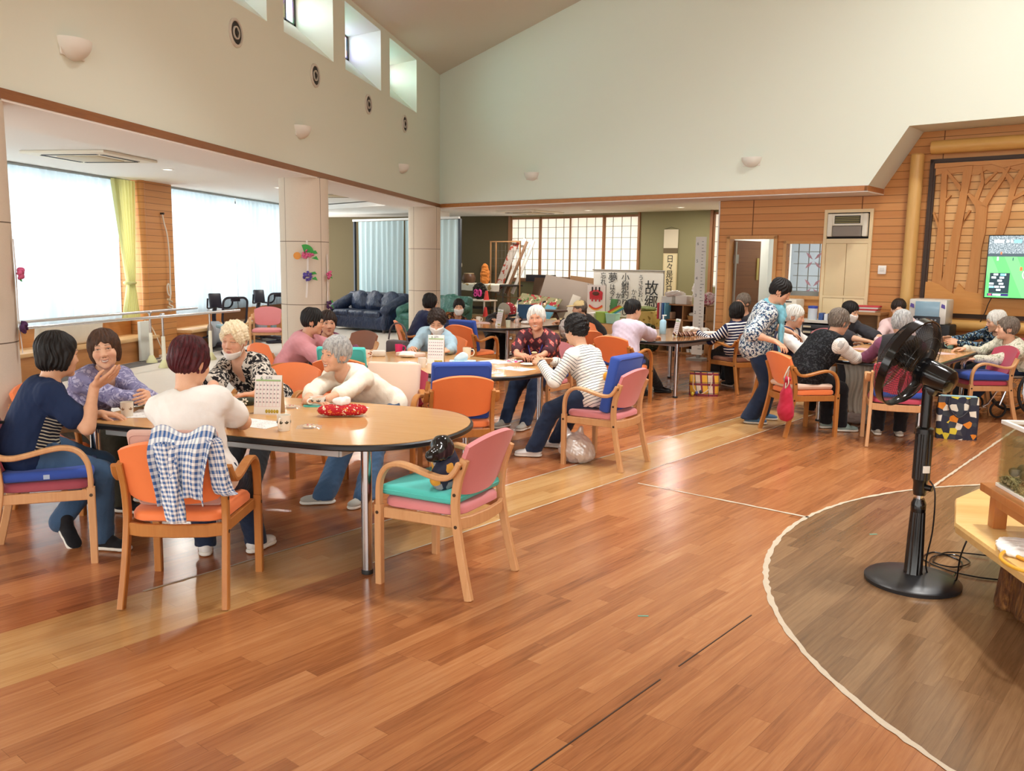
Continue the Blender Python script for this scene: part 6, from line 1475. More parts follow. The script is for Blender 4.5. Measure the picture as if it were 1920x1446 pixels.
mb = MB(); mb.span((.16, .10, .09), (.26, .20, .26), .01); mb.build('filter_box', plain('filter_grey', '8f9a8c', .4), tank)
mb = MB(); mb.ell((.20, .06, .16), (.03, .008, .012)); mb.ell((.17, .06, .16), (.014, .003, .012)); tag(mb.build('goldfish', plain('goldfish_orange', 'd8672c', .4), None, tank.location, RZT), 'small orange goldfish swimming in the fish tank', 'fish')
def crumple(name, c, r, mat, label, cat, seed=3, rz=0, flat=.35, group=None, h=.006):
    V, Fq = grow([ell((0, 0, r[2]*.8), r, k=.01), ell((r[0]*.5, r[1]*.3, r[2]*.7), (r[0]*.6, r[1]*.6, r[2]*.8), k=.02), ell((-r[0]*.5, -r[1]*.3, r[2]*.6), (r[0]*.55, r[1]*.6, r[2]*.7), k=.02), pln((0, 0, .002), (0, 0, -1))], h, lambda X: .35*min(r)*wob(X, 2.2/min(r), seed)*.5+.12*min(r)*wob(X, 6/min(r), seed+1))
    o = mesh_np(name, V, Fq, mat, None, c); o.rotation_euler = (0, 0, rz); return tag(o, label, cat, group)
TISS = fab('tissue_white', 'f3f2ee', .9)
crumple('white_cloth', (1.60, 3.98, .42), (.10, .13, .022), TISS, 'crumpled white cloth lying on the yellow slab table', 'cloth', 5)
mb = MB(); mb.tube(spline([(1.75, 3.9, .43), (1.62, 3.95, .432), (1.52, 3.93, .435), (1.46, 3.84, .43), (1.47, 3.72, .43), (1.54, 3.66, .43), (1.66, 3.64, .43)], 8), .008, 10); mb.tube(spline([(1.52, 3.93, .435), (1.55, 3.84, .43), (1.60, 3.76, .43), (1.68, 3.72, .43)], 6), .008, 10)
tag(mb.build('yellow_cable', plain('cable_yellow', 'e3aa2e', .4)), 'thick yellow extension cable looped on the slab table edge', 'cable')
for x, y, rz, lab in ((-.03, 3.94, .2, 'scrap of green tape on the orange floor'), (1.35, 5.5, .3, 'scrap of green tape on the dark round floor')):
    mb = MB(); mb.box((0, 0, .0012), (.05, .012, .001)); tag(mb.build('green_tape', plain('tape_green', '5f9c86', .6), None, (x, y, 0), rz), lab, 'tape')

# --- on the nearest table (top at z .7065)
ZT = .7065
PAPER = plain('paper_white', 'eeeeec', .8)
def printed():
    t = NT('paper_print'); x, y, z = t.xyz(t.coord()); r = t.math('FLOOR', t.math('DIVIDE', y, .014)); f = t.math('FRACT', t.math('DIVIDE', y, .014))
    n_ = t.noise(t.comb(t.math('MULTIPLY', x, 90), r, 0), 1, 2); m = t.math('MULTIPLY', t.math('LESS_THAN', f, .4), t.math('GREATER_THAN', n_, .5))
    m = t.math('MULTIPLY', m, t.math('GREATER_THAN', t.noise(t.coord(), 14, 1), .48))
    return t.set(t.mix(t.math('MULTIPLY', m, .7), lin('eeeeec'), lin('55585c')), .8)
PRN = printed()
def sheet(x, y, rz, label, z=ZT, w=.21, h=.297, m=None, group='printed sheets on the tables', name='paper_sheet'):
    mb = MB(); mb.grid(lambda u, v: ((u-.5)*w, (v-.5)*h, .0012+.0015*math.sin(u*3)*math.sin(v*4)), 6, 6, .0006)
    return tag(mb.build(name, m or PRN, None, (x, y, z), rz), label, 'paper', group)
sheet(-2.26, 4.57, 1.3, 'printed sheet on the nearest table beside the white-shirted arm')
sheet(-2.00, 5.22, 1.1, 'printed sheet on the nearest table behind the red tissue cover')
sheet(-3.03, 4.72, .3, 'printed sheet under the flowered mug on the nearest table')
sheet(-2.78, 4.78, 1.0, 'printed sheet in front of the purple-bloused woman', m=PAPER)
def mug(x, y, z, label, col='ece7da', r=.037, h=.088, rz=0, deco=None, group='cups and mugs on the tables', name='mug'):
    m = plain('ceramic_'+col, col, .25); t_ = empty(name, (x, y, z), rz, label, 'cup', group)
    mb = MB(); mb.lathe([(0, 0), (r*.82, 0), (r*.86, .004), (r*.95, h*.5), (r, h), (r*.94, h), (r*.88, h*.5), (r*.78, .008), (0, .008)], n=28); mb.build('body', m, t_)
    mb = MB(); mb.tube(spline([(r*.92, 0, h*.82), (r*1.45, 0, h*.80), (r*1.7, 0, h*.55), (r*1.4, 0, h*.25), (r*.85, 0, h*.2)], 5), .0055, 8); mb.build('handle', m, t_)
    if deco:
        for k_, a in enumerate((0, .9, 2.0, 3.3, 4.3, 5.4)):
            mb = MB()
            for j, tl in enumerate((-.9, 0, .9)): b = a-tl*.16; zz = h*(.58-.05*abs(tl)); rr = r*.975+.001; mb.ell((rr*math.cos(b), rr*math.sin(b), zz), (.0016, .0036, .0085), Euler((0, 0, b)).to_matrix() @ Euler((tl, 0, 0)).to_matrix(), 8, 6)
            mb.build('motif', plain('motif_'+deco, deco, .4), t_)
    return t_
mug(-2.03, 4.42, ZT, 'white mug with dark leaf sprigs near the front edge of the nearest table', rz=-1.6, deco='3b3b2a')
mug(-3.10, 4.60, ZT, 'cream mug with brown flowers in front of the raised hand', 'e3d9c8', rz=2.6, deco='8a6a4a')
t_ = mug(-2.17, 5.24, ZT+.008, 'wide white bowl-shaped cup on a turquoise coaster', 'efece4', .052, .052, rz=-2.0, name='cup', deco='4a4640')
mb = MB(); mb.prism(rrect(.17, .12, .03, 4), 0, .007); tag(mb.build('coaster', CUSHM['turq'], None, (-2.17, 5.235, ZT), .2), 'turquoise coaster under the white cup on the nearest table', 'coaster')
mug(-2.07, 7.37, ZT, 'white mug on the middle table before the blue tissue box', 'eeece6', rz=1)
mug(-2.62, 8.46, ZT, 'pink mug on the middle table', 'd8316e', .04, .09, rz=.2)
mug(-1.86, 8.24, ZT, 'cream mug behind the blue tissue box', 'ebe3cf', .042, .1, rz=.1)
mug(-2.78, 13.1, ZT, 'white mug before the masked woman in the brown blouse', rz=.2)
mug(.58, 11.9, ZT, 'white mug with dark writing on the table by the shelf', 'ece9e0', .045, .09, rz=.4, deco='33302c')
mug(-2.80, 7.98, ZT, 'small cup with orange checks at the left end of the middle table', 'efe6dc', .036, .075, rz=.4, deco='c85a24')
def calendar(x, y, z, rz, label, w=.165, h=.235):
    t_ = empty('desk_calendar', (x, y, z), rz, label, 'calendar', 'desk calendars on the tables')
    n_ = h; tilt = .05
    mb = MB(); mb.prism3([(-w/2, 0, 0), (w/2, 0, 0), (w/2, tilt, n_), (-w/2, tilt, n_)], (0, .002, 0)); mb.build('page', PAPER, t_, smooth=0)
    mb = MB(); mb.prism3([(-w/2, .095, 0), (w/2, .095, 0), (w/2, tilt+.006, n_), (-w/2, tilt+.006, n_)], (0, .002, 0)); mb.build('stand', plain('calendar_stand', 'c8ab86', .7), t_, smooth=0)
    P = lambda u, v: (w*(u-.5), tilt*v-.0008, n_*v)
    def q(u0, v0, u1, v1, m, nm, dd=.0008):
        mb.prism3([P(u0, v0), P(u1, v0), P(u1, v1), P(u0, v1)], (0, -dd, 0))
    mb = MB(); q(.04, .84, .96, .885, 0, 0); mb.build('weekday_band', plain('cal_green', '9fbf8a', .7), t_, smooth=0)
    mb = MB()
    for i in range(8): u = .04+.92*i/7; q(u-.003, .2, u+.003, .84, 0, 0)
    for j in range(7): v = .2+.64*j/6; q(.04, v-.002, .96, v+.002, 0, 0)
    mb.build('day_grid', plain('cal_pink', 'd9a3b4', .7), t_, smooth=0)
    mb = MB()
    for i in range(7):
        for j in range(5): u = .04+.92*(i+.25)/7; v = .2+.64*(j+.9)/6; q(u, v, u+.03, v+.035, 0, 0, .001)
    mb.build('day_numbers', plain('cal_ink', '6a6a72', .7), t_, smooth=0)
    mb = MB(); 
    for i in range(5): mb.ell((w*(.5+.1*i-.02-.5), -.002+tilt*.08, n_*.08), (.008, .002, .012), (0, 0, 0), 8, 6)
    mb.build('printed_flowers', plain('cal_yellow', 'b9a83a', .7), t_)
    tx = text(t_, 'month_lettering', '6', .03, (-w*.25, tilt*.97-.003, n_*.985), (math.radians(78), 0, 0), plain('cal_head', '5d8a62', .7))
    tx = text(t_, 'month_lettering', 'CALENDAR'[:0]+'JUN', .022, (w*.02, tilt*.97-.003, n_*.975), (math.radians(78), 0, 0), plain('cal_ink', '6a6a72', .7))
    return t_
calendar(-2.34, 4.86, ZT, .12, 'white desk calendar with pink grid on the nearest table')
calendar(-2.03, 7.68, ZT, .1, 'white desk calendar standing before the masked woman in light blue', .15, .26)
calendar(-2.36, 12.5, ZT, -.9, 'desk calendar on the farthest table seen from its side', .17, .24)
calendar(.18, 11.42, ZT, -1.2, 'desk calendar on the table by the shelf, seen edge-on', .15, .23)
# red tissue-pack cover
REDC = print_top('cover_red_print', 'b5262f', [('e8d9c0', .60, 1), ('d98a3a', .63, 1.6)], 42, soft=.01, feature='noise')
t_ = empty('tissue_cover', (-1.88, 4.92, ZT), .30, 'red printed fabric tissue cover with a white tissue on the nearest table', 'tissue cover')
def pill(u, v):
    a = v*2*math.pi; e_ = abs(u-.5)*2; k_ = (1-e_**4)**.5; x = (u-.5)*.30
    return (x, .062*math.cos(a)*(k_*.9+.1+.25*e_**6), .038+.036*math.sin(a)*(k_*.96+.04)*(1 if math.sin(a) > 0 else 1))
mb = MB(); mb.rings([[pill(i/24, j/24) for j in range(24)] for i in range(25)]); mb.build('cover', REDC, t_)
V, Fq = grow([ell((0, 0, .085), (.05, .03, .025), k=.01), ell((.02, .0, .10), (.03, .02, .022), k=.01), ell((-.03, .0, .093), (.03, .02, .02), k=.01)], .004, lambda X: .006*wob(X, 90, 3)); mesh_np('tissue', V, Fq, TISS, t_)
# sweets in clear wrap
WRAP = NT('clear_wrap'); tr = WRAP.node('ShaderNodeBsdfTransparent'); gl = WRAP.node('ShaderNodeBsdfGlossy'); gl.inputs['Roughness'].default_value = .15; df = WRAP.node('ShaderNodeBsdfDiffuse'); df.inputs[0].default_value = (.9, .9, .9, 1); m1 = WRAP.node('ShaderNodeMixShader'); m1.inputs[0].default_value = .5; m2 = WRAP.node('ShaderNodeMixShader'); m2.inputs[0].default_value = .3
WRAP.t.links.new(gl.outputs[0], m1.inputs[1]); WRAP.t.links.new(df.outputs[0], m1.inputs[2]); WRAP.t.links.new(tr.outputs[0], m2.inputs[1]); WRAP.t.links.new(m1.outputs[0], m2.inputs[2]); WRAP.t.links.new(m2.outputs[0], WRAP.out.inputs[0])
def sweet(x, y, rz, label, z=ZT, s=1.0):
    t_ = empty('wrapped_cracker', (x, y, z), rz, label, 'snack', 'wrapped crackers on the tables')
    mb = MB(); mb.lathe([(0, .004), (.03*s, .004), (.034*s, .009), (.028*s, .014), (0, .015)], n=22); mb.build('cracker', plain('cracker_cream', 'e2c79c', .8, vary=.2, vscale=60), t_)
    mb = MB()
    for a in (0, 2.1, 4.2): mb.ell((.013*math.cos(a)*s, .013*math.sin(a)*s, .015), (.007, .007, .004), n=8, m=6)
    mb.build('topping', plain('topping_pink', 'cf5a4c', .6), t_)
    mb = MB(); mb.grid(lambda u, v: ((u-.5)*.13*s, (v-.5)*.085*s, .001+.019*math.sin(math.pi*u)**.5*math.sin(math.pi*v)**.5+.0015*math.sin(u*40)), 22, 10); mb.build('wrapper', WRAP.m, t_)
sweet(-2.30, 5.12, .2, 'wrapped cracker beside the turquoise coaster'); sweet(-1.93, 4.53, .35, 'wrapped cracker to the right of the leaf-sprig mug', s=1.1)
sweet(-1.38, 7.2, .3, 'wrapped cracker at the front of the middle table'); sweet(-1.24, 7.52, .1, 'wrapped cracker on the paper before the striped sleeve'); sweet(-1.40, 8.12, .5, 'wrapped cracker by the laughing woman on the middle table')
# glasses case, spectacles, pen case
V, Fq = grow([ell((0, 0, .025), (.085, .036, .027), k=.01), pln((0, 0, .002), (0, 0, -1))], .004); o = mesh_np('glasses_case', V, Fq, fab('case_dark_olive', '3a3d30'), None, (-2.62, 5.14, ZT)); o.rotation_euler = (0, 0, .3); tag(o, 'dark olive glasses case with a white flower on the nearest table', 'case')
mb = MB()
for k in range(6): a = k*math.pi/3; mb.ell((.014*math.cos(a), -.033+.0, .03+.014*math.sin(a)), (.009, .004, .006), (0, -a, 0), 8, 6)
mb.build('flower', plain('flower_white', 'e6e6dc', .6), o)
mb = MB()
for s in (-1, 1): mb.tube([(.032*s+.022*math.cos(a), 0, .02+.017*math.sin(a)) for a in [2*math.pi*k/16 for k in range(16)]], .0016, 6, True); mb.tube([(.054*s, 0, .026), (.056*s, .06, .02), (.045*s, .13, .004)], .0016, 6)
mb.tube([(-.01, 0, .024), (.01, 0, .024)], .0016, 6); tag(mb.build('spectacles', plain('glasses_frame', '3a2c26', .4), None, (-3.12, 4.95, ZT+.002), 2.6), 'folded spectacles lying before the purple-bloused woman', 'spectacles')
V, Fq = grow([cap((-.08, 0, .022), (.08, 0, .022), .02, .02, k=.01)], .004); o = mesh_np('pouch', V, Fq, fab('pouch_brown', '6a4a38'), None, (-2.84, 5.02, ZT)); o.rotation_euler = (0, 0, .1); tag(o, 'brown pencil pouch on the nearest table behind the mug', 'pouch')
mb = MB(); mb.tube(spline([(0, 0, .012), (.02, .02, .04), (.0, .035, .055), (-.02, .02, .04), (0, .0, .012)], 5), .006, 8); tag(mb.build('hair_loop', plain('loop_navy', '232a44', .6), None, (-2.70, 5.0, ZT)), 'dark navy loop strap beside the white-shirted shoulder', 'strap')

# --- middle table
BOXB = print_top('box_light_blue', 'a9cfe0', [('dcecf2', .54, 1)], 40)
t_ = empty('tissue_box', (-1.72, 7.45, ZT), .22, 'light blue tissue box with a tissue standing up on the middle table', 'tissue box')
mb = MB(); mb.box((0, 0, .032), (.235, .115, .064), bev=.003); mb.build('box', BOXB, t_)
V, Fq = grow([ell((0, 0, .09), (.05, .018, .05), k=.01), ell((-.03, 0, .075), (.05, .02, .03), k=.02)], .005, lambda X: .006*wob(X, 80, 4)); mesh_np('tissue', V, Fq, plain('tissue_pale_blue', 'c9dfe8', .9), t_)
crumple('crumpled_tissue', (-2.23, 7.42, ZT), (.09, .06, .022), TISS, 'crumpled white tissue at the front edge of the middle table', 'tissue', 7, group='crumpled tissues')
crumple('crumpled_tissue', (-2.42, 8.1, ZT), (.08, .05, .035), TISS, 'crumpled white tissue before the masked woman in light blue', 'tissue', 8, group='crumpled tissues')
mb = MB(); mb.box((0, 0, .02), (.26, .15, .04), bev=.008); tag(mb.build('paper_carton', plain('carton_pale_pink', 'dfc9bd', .8), None, (-2.42, 8.2, ZT), -.4), 'pale pink carton under tissues on the middle table', 'carton')
mb = MB(); mb.box((0, 0, .03), (.13, .09, .06), bev=.015); tag(mb.build('white_pouch', fab('pouch_white', 'e2dcd2'), None, (-2.72, 8.12, ZT), .3), 'white pouch on the middle table left of the pink mug', 'pouch')
sheet(-1.52, 7.98, .9, 'printed sheet before the laughing woman'); sheet(-1.25, 7.5, 1.1, 'sheet of white paper before the striped sleeve', m=PAPER); sheet(-1.48, 7.16, -.5, 'printed sheet at the front right of the middle table')
mb = MB(); mb.lathe([(0, .006), (.05, .006), (.075, .014), (.077, .017), (.05, .010), (0, .009)], n=26); tag(mb.build('snack_plate', plain('plate_white', 'ece8e0', .35), None, (-1.18, 7.78, ZT)), 'small white plate on the middle table between the two women talking', 'plate')
mb = MB(); mb.lathe([(0, 0), (.026, 0), (.028, .006), (.02, .012), (0, .013)], n=18); tag(mb.build('biscuit', plain('biscuit_pale', 'e6cf9e', .8), None, (-1.17, 8.085, .79), .3), 'pale biscuit held by the laughing woman', 'biscuit')
mb = MB(); mb.grid(lambda u, v: ((u-.5)*.16, (v-.5)*.1, .006+.008*math.sin(u*9)*math.cos(v*7)), 12, 8, .003); tag(mb.build('pink_wrapper', print_top('wrapper_pink', 'e9dcd8', [('b8447a', .55, 1)], 18), None, (-1.35, 8.02, ZT), .3), 'pink and white wrapper before the laughing woman', 'wrapper')
mb = MB(); mb.tube(spline([(-.14, 0, 0), (-.1, 0, .13), (0, 0, .18), (.1, 0, .13), (.14, 0, 0)], 6), .009, 8); mb.box((0, 0, -.1), (.26, .13, .2), bev=.03); tag(mb.build('dark_handbag', fab('bag_grey_brown', '5b5152'), None, (-2.72, 8.75, .71+.1), -.5), 'grey-brown handbag with a hoop handle at the far edge of the middle table', 'bag')

# --- checked shirt over the orange chair, bags
CHK = NT('check_blue'); x_, y_, z_ = CHK.xyz(CHK.coord('UV')); a_ = CHK.math('LESS_THAN', CHK.math('FRACT', CHK.math('MULTIPLY', x_, 15)), .5); b_ = CHK.math('LESS_THAN', CHK.math('FRACT', CHK.math('MULTIPLY', y_, 17)), .5)
CHK.bump(CHK.noise(CHK.coord(), 20, 3), .3, .01)
CHKM = CHK.set(CHK.mix(CHK.math('MULTIPLY', CHK.math('ADD', a_, b_), .5), lin('edeeee'), lin('46699f')), .85, 0, .2)
def uvgrid(name, fn, nu, nv, mat, parent=None, loc=(0, 0, 0), rz=0, thick=.004):
    mb = MB(); mb.grid(fn, nu, nv, thick); o = mb.build(name, mat, parent, loc, rz, smooth=0); me = o.data; me.polygons.foreach_set('use_smooth', [True]*len(me.polygons))
    uv = me.uv_layers.new(name='uv'); n1 = (nu+1)*(nv+1)
    vi = np.zeros(len(me.loops), np.int32); me.loops.foreach_get('vertex_index', vi); vi = vi % n1
    uv.data.foreach_set('uv', np.stack([(vi % (nu+1))/nu, (vi//(nu+1))/nv], 1).astype(np.float32).ravel()); return o
cx, cy = -2.27, 3.85
def shirt_f(u, v):
    # local chair frame, hangs over the backrest top (z .80): front side short, rear side long
    x = .085+.25*(u-.5)*(1+.15*math.sin(v*5)); s = (v-.38)*.62
    fold = .016*math.sin(u*17+v*3)+.010*math.sin(u*31+2)
    if s < 0: y = -.235+.0+fold*.5; z = .845+s*.8
    else:
        y = -.345-.02*math.sin(s*8)-fold-.012; z = .845-s*.78-.03*math.sin(u*6+1)*s*2
    k = math.exp(-(s/.05)**2); y = y*(1-k)+(-.30)*k; z = z+.022*k+.02*math.sin(u*9)*k
    return (x, y, z)
ca = math.radians(101-90)
sh_o = uvgrid('checked_shirt', shirt_f, 46, 50, CHKM, None, (cx, cy, 0), ca); tag(sh_o, 'blue and white checked shirt draped over the back of the orange chair', 'shirt')
def slv(u, v):
    a = u*2*math.pi; t_ = v; r = .05+.012*math.sin(a*4+t_*9); return (.20+.07*t_+r*math.cos(a)*.7, -.31+.05*t_+r*math.sin(a)*.6, .83-.30*t_+.04*math.sin(t_*7))
uvgrid('sleeve', slv, 26, 26, CHKM, sh_o); 
def slv2(u, v):
    a = u*2*math.pi; r = .045+.012*math.sin(a*4+v*9); return (.02+.05*v+r*math.cos(a)*.8, -.37-.02*v+r*math.sin(a)*.5, .82-.36*v)
uvgrid('sleeve', slv2, 26, 26, CHKM, sh_o)
def tote_body(w, d, h, lean=0, sag=.02):
    def f(i, j, n=28, m=10):
        a = 2*math.pi*j/n; z = h*i/m; c, s = math.cos(a), math.sin(a); p = .35
        x = w/2*abs(c)**p*(1 if c > 0 else -1); y = d/2*abs(s)**p*(1 if s > 0 else -1)*(1-.55*(i/m)**1.5)
        return (x*(1+.03*math.sin(z*9))+lean*z, y+.006*math.sin(a*5+z*20), z+sag*(-(c*c))*(i/m)*.0)
    mb = MB(); mb.rings([[f(i, j) for j in range(28)] for i in range(11)]); return mb
def geo_print(name, cols, sc):
    t = NT(name); v = t.mapping(t.coord(), (sc, sc, sc)); c = t.voronoi(v, 1, 'Color', rnd=.55); x, y, z = t.xyz(c)
    return t.set(t.ramp(x, [(p, lin(q)) for p, q in cols], 'CONSTANT'), .8)
GEO = geo_print('print_garden', [(0, '2a2d3e'), (.28, 'e4dfd0'), (.40, '3a4048'), (.58, 'd8c83c'), (.68, '4a4a50'), (.80, 'e08a2a'), (.87, '23263a')], 17)
t_ = empty('shopping_tote', (2.87, 8.90, 0), -.12, 'dark patchwork shopping bag with yellow motifs on the floor by the red chair', 'bag')
tote_body(.36, .15, .41).build('body', GEO, t_)
for y in (-.045, .045): mb = MB(); mb.tube(spline([(-.09, y, .40), (-.085, y*1.5-.01, .30), (0, y*1.9-.02, .22), (.085, y*1.5-.01, .30), (.09, y, .40)], 6), .007, 8); mb.build('handle', plain('handle_dark', '2b2c35', .7), t_)
mb = MB(); mb.span((-.16, -.03, .405), (.16, .03, .42), .006); mb.build('zip_edge', plain('zip_teal', '8fb3bd', .6), t_)
PLD = NT('bag_plaid'); x_, y_, z_ = PLD.xyz(PLD.coord()); fx = PLD.math('FRACT', PLD.math('DIVIDE', PLD.math('ADD', x_, PLD.math('MULTIPLY', y_, .6)), .15)); fz = PLD.math('FRACT', PLD.math('DIVIDE', z_, .13))
c_ = PLD.mix(PLD.math('GREATER_THAN', fx, .55), lin('d8c3ad'), lin('d9a02c')); c_ = PLD.mix(PLD.math('LESS_THAN', fz, .22), c_, lin('7b2330')); c_ = PLD.mix(PLD.math('LESS_THAN', PLD.math('ABSOLUTE', PLD.math('SUBTRACT', fx, .5)), .08), c_, lin('7b2330')); c_ = PLD.mix(PLD.math('LESS_THAN', PLD.math('ABSOLUTE', PLD.math('SUBTRACT', fz, .3)), .025), c_, lin('1d1a22')); c_ = PLD.mix(PLD.math('LESS_THAN', fx, .05), c_, lin('1d1a22')); PLDM = PLD.set(c_, .7)
t_ = empty('plaid_bag', (.57, 11.12, 0), -.1, 'plaid handbag in beige, yellow and wine red on the floor by the shelf', 'bag')
tote_body(.36, .2, .30).build('body', PLDM, t_)
mb = MB(); mb.tube(spline([(-.13, -.09, .26), (-.12, -.14, .10), (-.02, -.16, .04), (.08, -.14, .12), (.10, -.08, .27)], 6), .006, 8); mb.build('strap', plain('strap_cream', 'cbb79d', .6), t_)
for k, c in enumerate(('d8c23a', '4a4a8a', '2a2a2e')): mb = MB(); mb.ell((-.13+.05*k, -.155, .03+.015*k), (.02, .02, .025), n=10, m=8); mb.build('charm', plain('charm_'+c, c, .5), t_)
# red drawstring bag on the chair
a = math.radians(22-90); px, py = loc2(1.39, 8.85, 22, .255, -.30)
t_ = empty('drawstring_bag', (px, py, 0), a, 'red drawstring bag hanging from the orange chair arm', 'bag')
RDB = fab('bag_red', 'b82842')
V, Fq = grow([ell((0, 0, .34), (.085, .06, .14), k=.05), ell((.01, 0, .25), (.095, .065, .09), k=.05), cap((0, 0, .45), (0, 0, .55), .045, .025, k=.04), ell((0, 0, .57), (.045, .035, .025), k=.02), pln((0, 0, .18), (0, .1, -1))], .006, lambda X: .005*wob(X, 50, 4)); mesh_np('body', V, Fq, RDB, t_)
mb = MB(); mb.tube(spline([(0, -.03, .55), (.05, -.06, .60), (.02, 0, .69), (-.03, .03, .66), (-.04, .02, .56)], 6), .006, 8); mb.tube(spline([(.03, -.03, .54), (.10, -.07, .50), (.13, -.06, .55), (.07, -.03, .60)], 6), .005, 8); mb.build('cord', plain('cord_grey', 'b9b3a4', .7), t_)
# patterned bag on the pink foreground chair
GEO2 = geo_print('print_mustard', [(0, '1f2338'), (.35, '8f9096'), (.5, '20243a'), (.62, 'd9a23c'), (.74, 'c9cdd0'), (.82, '24283c')], 22)
bx, by = loc2(-1.07, 4.275, 162, -.12, -.05)
t_ = empty('folded_bag', (bx, by, .515), math.radians(162-90), 'black glossy and mustard-print bag lying on the empty pink chair', 'bag')
V, Fq = grow([ell((0, -.02, .07), (.12, .06, .08), k=.03), ell((.02, .0, .15), (.075, .05, .09), k=.04)], .006, lambda X: .006*wob(X, 45, 5)); mesh_np('body', V, Fq, GEO2, t_)
V, Fq = grow([ell((-.02, -.01, .20), (.07, .055, .075), k=.03), ell((-.10, -.03, .19), (.08, .035, .04), k=.03), pln((0, 0, .15), (0, 0, -1))], .005, lambda X: .005*wob(X, 60, 8)); mesh_np('glossy_flap', V, Fq, plain('patent_black', '141416', .15), t_)
mb = MB(); mb.tube(spline([(.0, .045, .21), (.0, .06, .17), (.01, .065, .14)], 5), .005, 8); mb.ell((0, .062, .185), (.012, .006, .014)); mb.build('gold_clasp', plain('gold_clasp', 'c9983c', .3, .8), t_)
# black bag at the left edge, behind the woman in navy
bx, by = loc2(-3.32, 4.17, 32, .02, -.20)
t_ = empty('black_handbag', (bx, by, .52), math.radians(32), 'black handbag behind the woman in navy on her chair', 'bag')
V, Fq = grow([ell((0, 0, .08), (.13, .05, .09), k=.02)], .006, lambda X: .004*wob(X, 50, 5)); mesh_np('body', V, Fq, fab('bag_black', '1b1a1c'), t_)
mb = MB(); mb.tube(spline([(-.08, 0, .14), (-.06, .0, .21), (0, 0, .235), (.06, 0, .21), (.08, 0, .14)], 6), .009, 8); mb.build('handle', fab('bag_black', '1b1a1c'), t_)
# yellow bag behind the striped shirt
bx, by = loc2(-.425, 7.09, 155.5, -.06, -.07)
V, Fq = grow([ell((0, 0, .13), (.09, .045, .14), k=.03), ell((.0, .01, .27), (.085, .04, .05), k=.02), ell((0, 0, .33), (.06, .03, .04), k=.01, op='-'), pln((0, 0, .0), (0, 0, -1))], .006, lambda X: .008*wob(X, 45, 5)); o = mesh_np('yellow_bag', V, Fq, fab('bag_yellow', 'e0982c'), None, (bx, by, .462)); o.rotation_euler = (0, 0, math.radians(65)); tag(o, 'yellow-orange cloth bag between the striped shirt and the blue pad', 'bag')
# plastic carrier bag under the pink chair
PLS = NT('plastic_film'); df = PLS.node('ShaderNodeBsdfDiffuse'); df.inputs[0].default_value = lin('dcd2cc'); tr = PLS.node('ShaderNodeBsdfTransparent'); gl = PLS.node('ShaderNodeBsdfGlossy'); gl.inputs['Roughness'].default_value = .22; m1 = PLS.node('ShaderNodeMixShader'); m1.inputs[0].default_value = .22; m2 = PLS.node('ShaderNodeMixShader'); m2.inputs[0].default_value = .80
PLS.t.links.new(df.outputs[0], m1.inputs[1]); PLS.t.links.new(gl.outputs[0], m1.inputs[2]); PLS.t.links.new(tr.outputs[0], m2.inputs[1]); PLS.t.links.new(m1.outputs[0], m2.inputs[2]); PLS.t.links.new(m2.outputs[0], PLS.out.inputs[0])
def plastic(x, y, label, r=(.14, .12, .13), seed=2, ears=True, z=0, name='plastic_bag'):
    P = [ell((0, 0, r[2]*.9), r, k=.03), ell((r[0]*.4, 0, r[2]*.6), (r[0]*.8, r[1]*.9, r[2]*.7), k=.03)]
    if ears: P += [cap((-.05, 0, r[2]*1.5), (-.11, 0, r[2]*2.6), .03, .012, k=.05), cap((.03, 0, r[2]*1.5), (.04, .02, r[2]*2.2), .03, .014, k=.05)]
    V, Fq = grow(P+[pln((0, 0, .003), (0, 0, -1))], .006, lambda X: .007*wob(X, 55, seed)+.004*wob(X, 120, seed+4)); o = mesh_np(name, V, Fq, PLS.m, None, (x, y, z)); return tag(o, label, 'plastic bag', 'plastic bags on the floor')
plastic(-.66, 7.05, 'white plastic carrier bag on the floor by the pink chair leg')
plastic(2.06, 9.55, 'clear plastic bag on the floor under the right table', (.22, .16, .15), 6, False)
def hang(u, v): return ((u-.5)*.36*(1-.25*v)+.02*math.sin(v*6), .02*math.sin(u*26)+.03*v*math.sin(u*9), -.50*v)
mb = MB(); mb.grid(hang, 50, 18, .004); o = mb.build('hanging_cloth', fab('cloth_greyish', 'cbc5b8'), None, (2.02, 9.16, .665), -.35, smooth=0); o.data.polygons.foreach_set('use_smooth', [True]*len(o.data.polygons)); tag(o, 'greyish white cloth hanging from the right table', 'cloth')
bx, by = loc2(1.0, 11.62, 130, .26, -.22)
mb = MB(); mb.grid(lambda u, v: ((u-.5)*.18*(1+.3*v), -.03+.05*math.sin(u*8)*v, -.55*v), 24, 16, .006); o = mb.build('hanging_jacket', fab('jacket_blush', 'd9c6ba'), None, (bx-.02, by, .60), .4, smooth=0); o.data.polygons.foreach_set('use_smooth', [True]*len(o.data.polygons)); tag(o, 'pale blush jacket hanging from the chair of the striped knit', 'jacket')

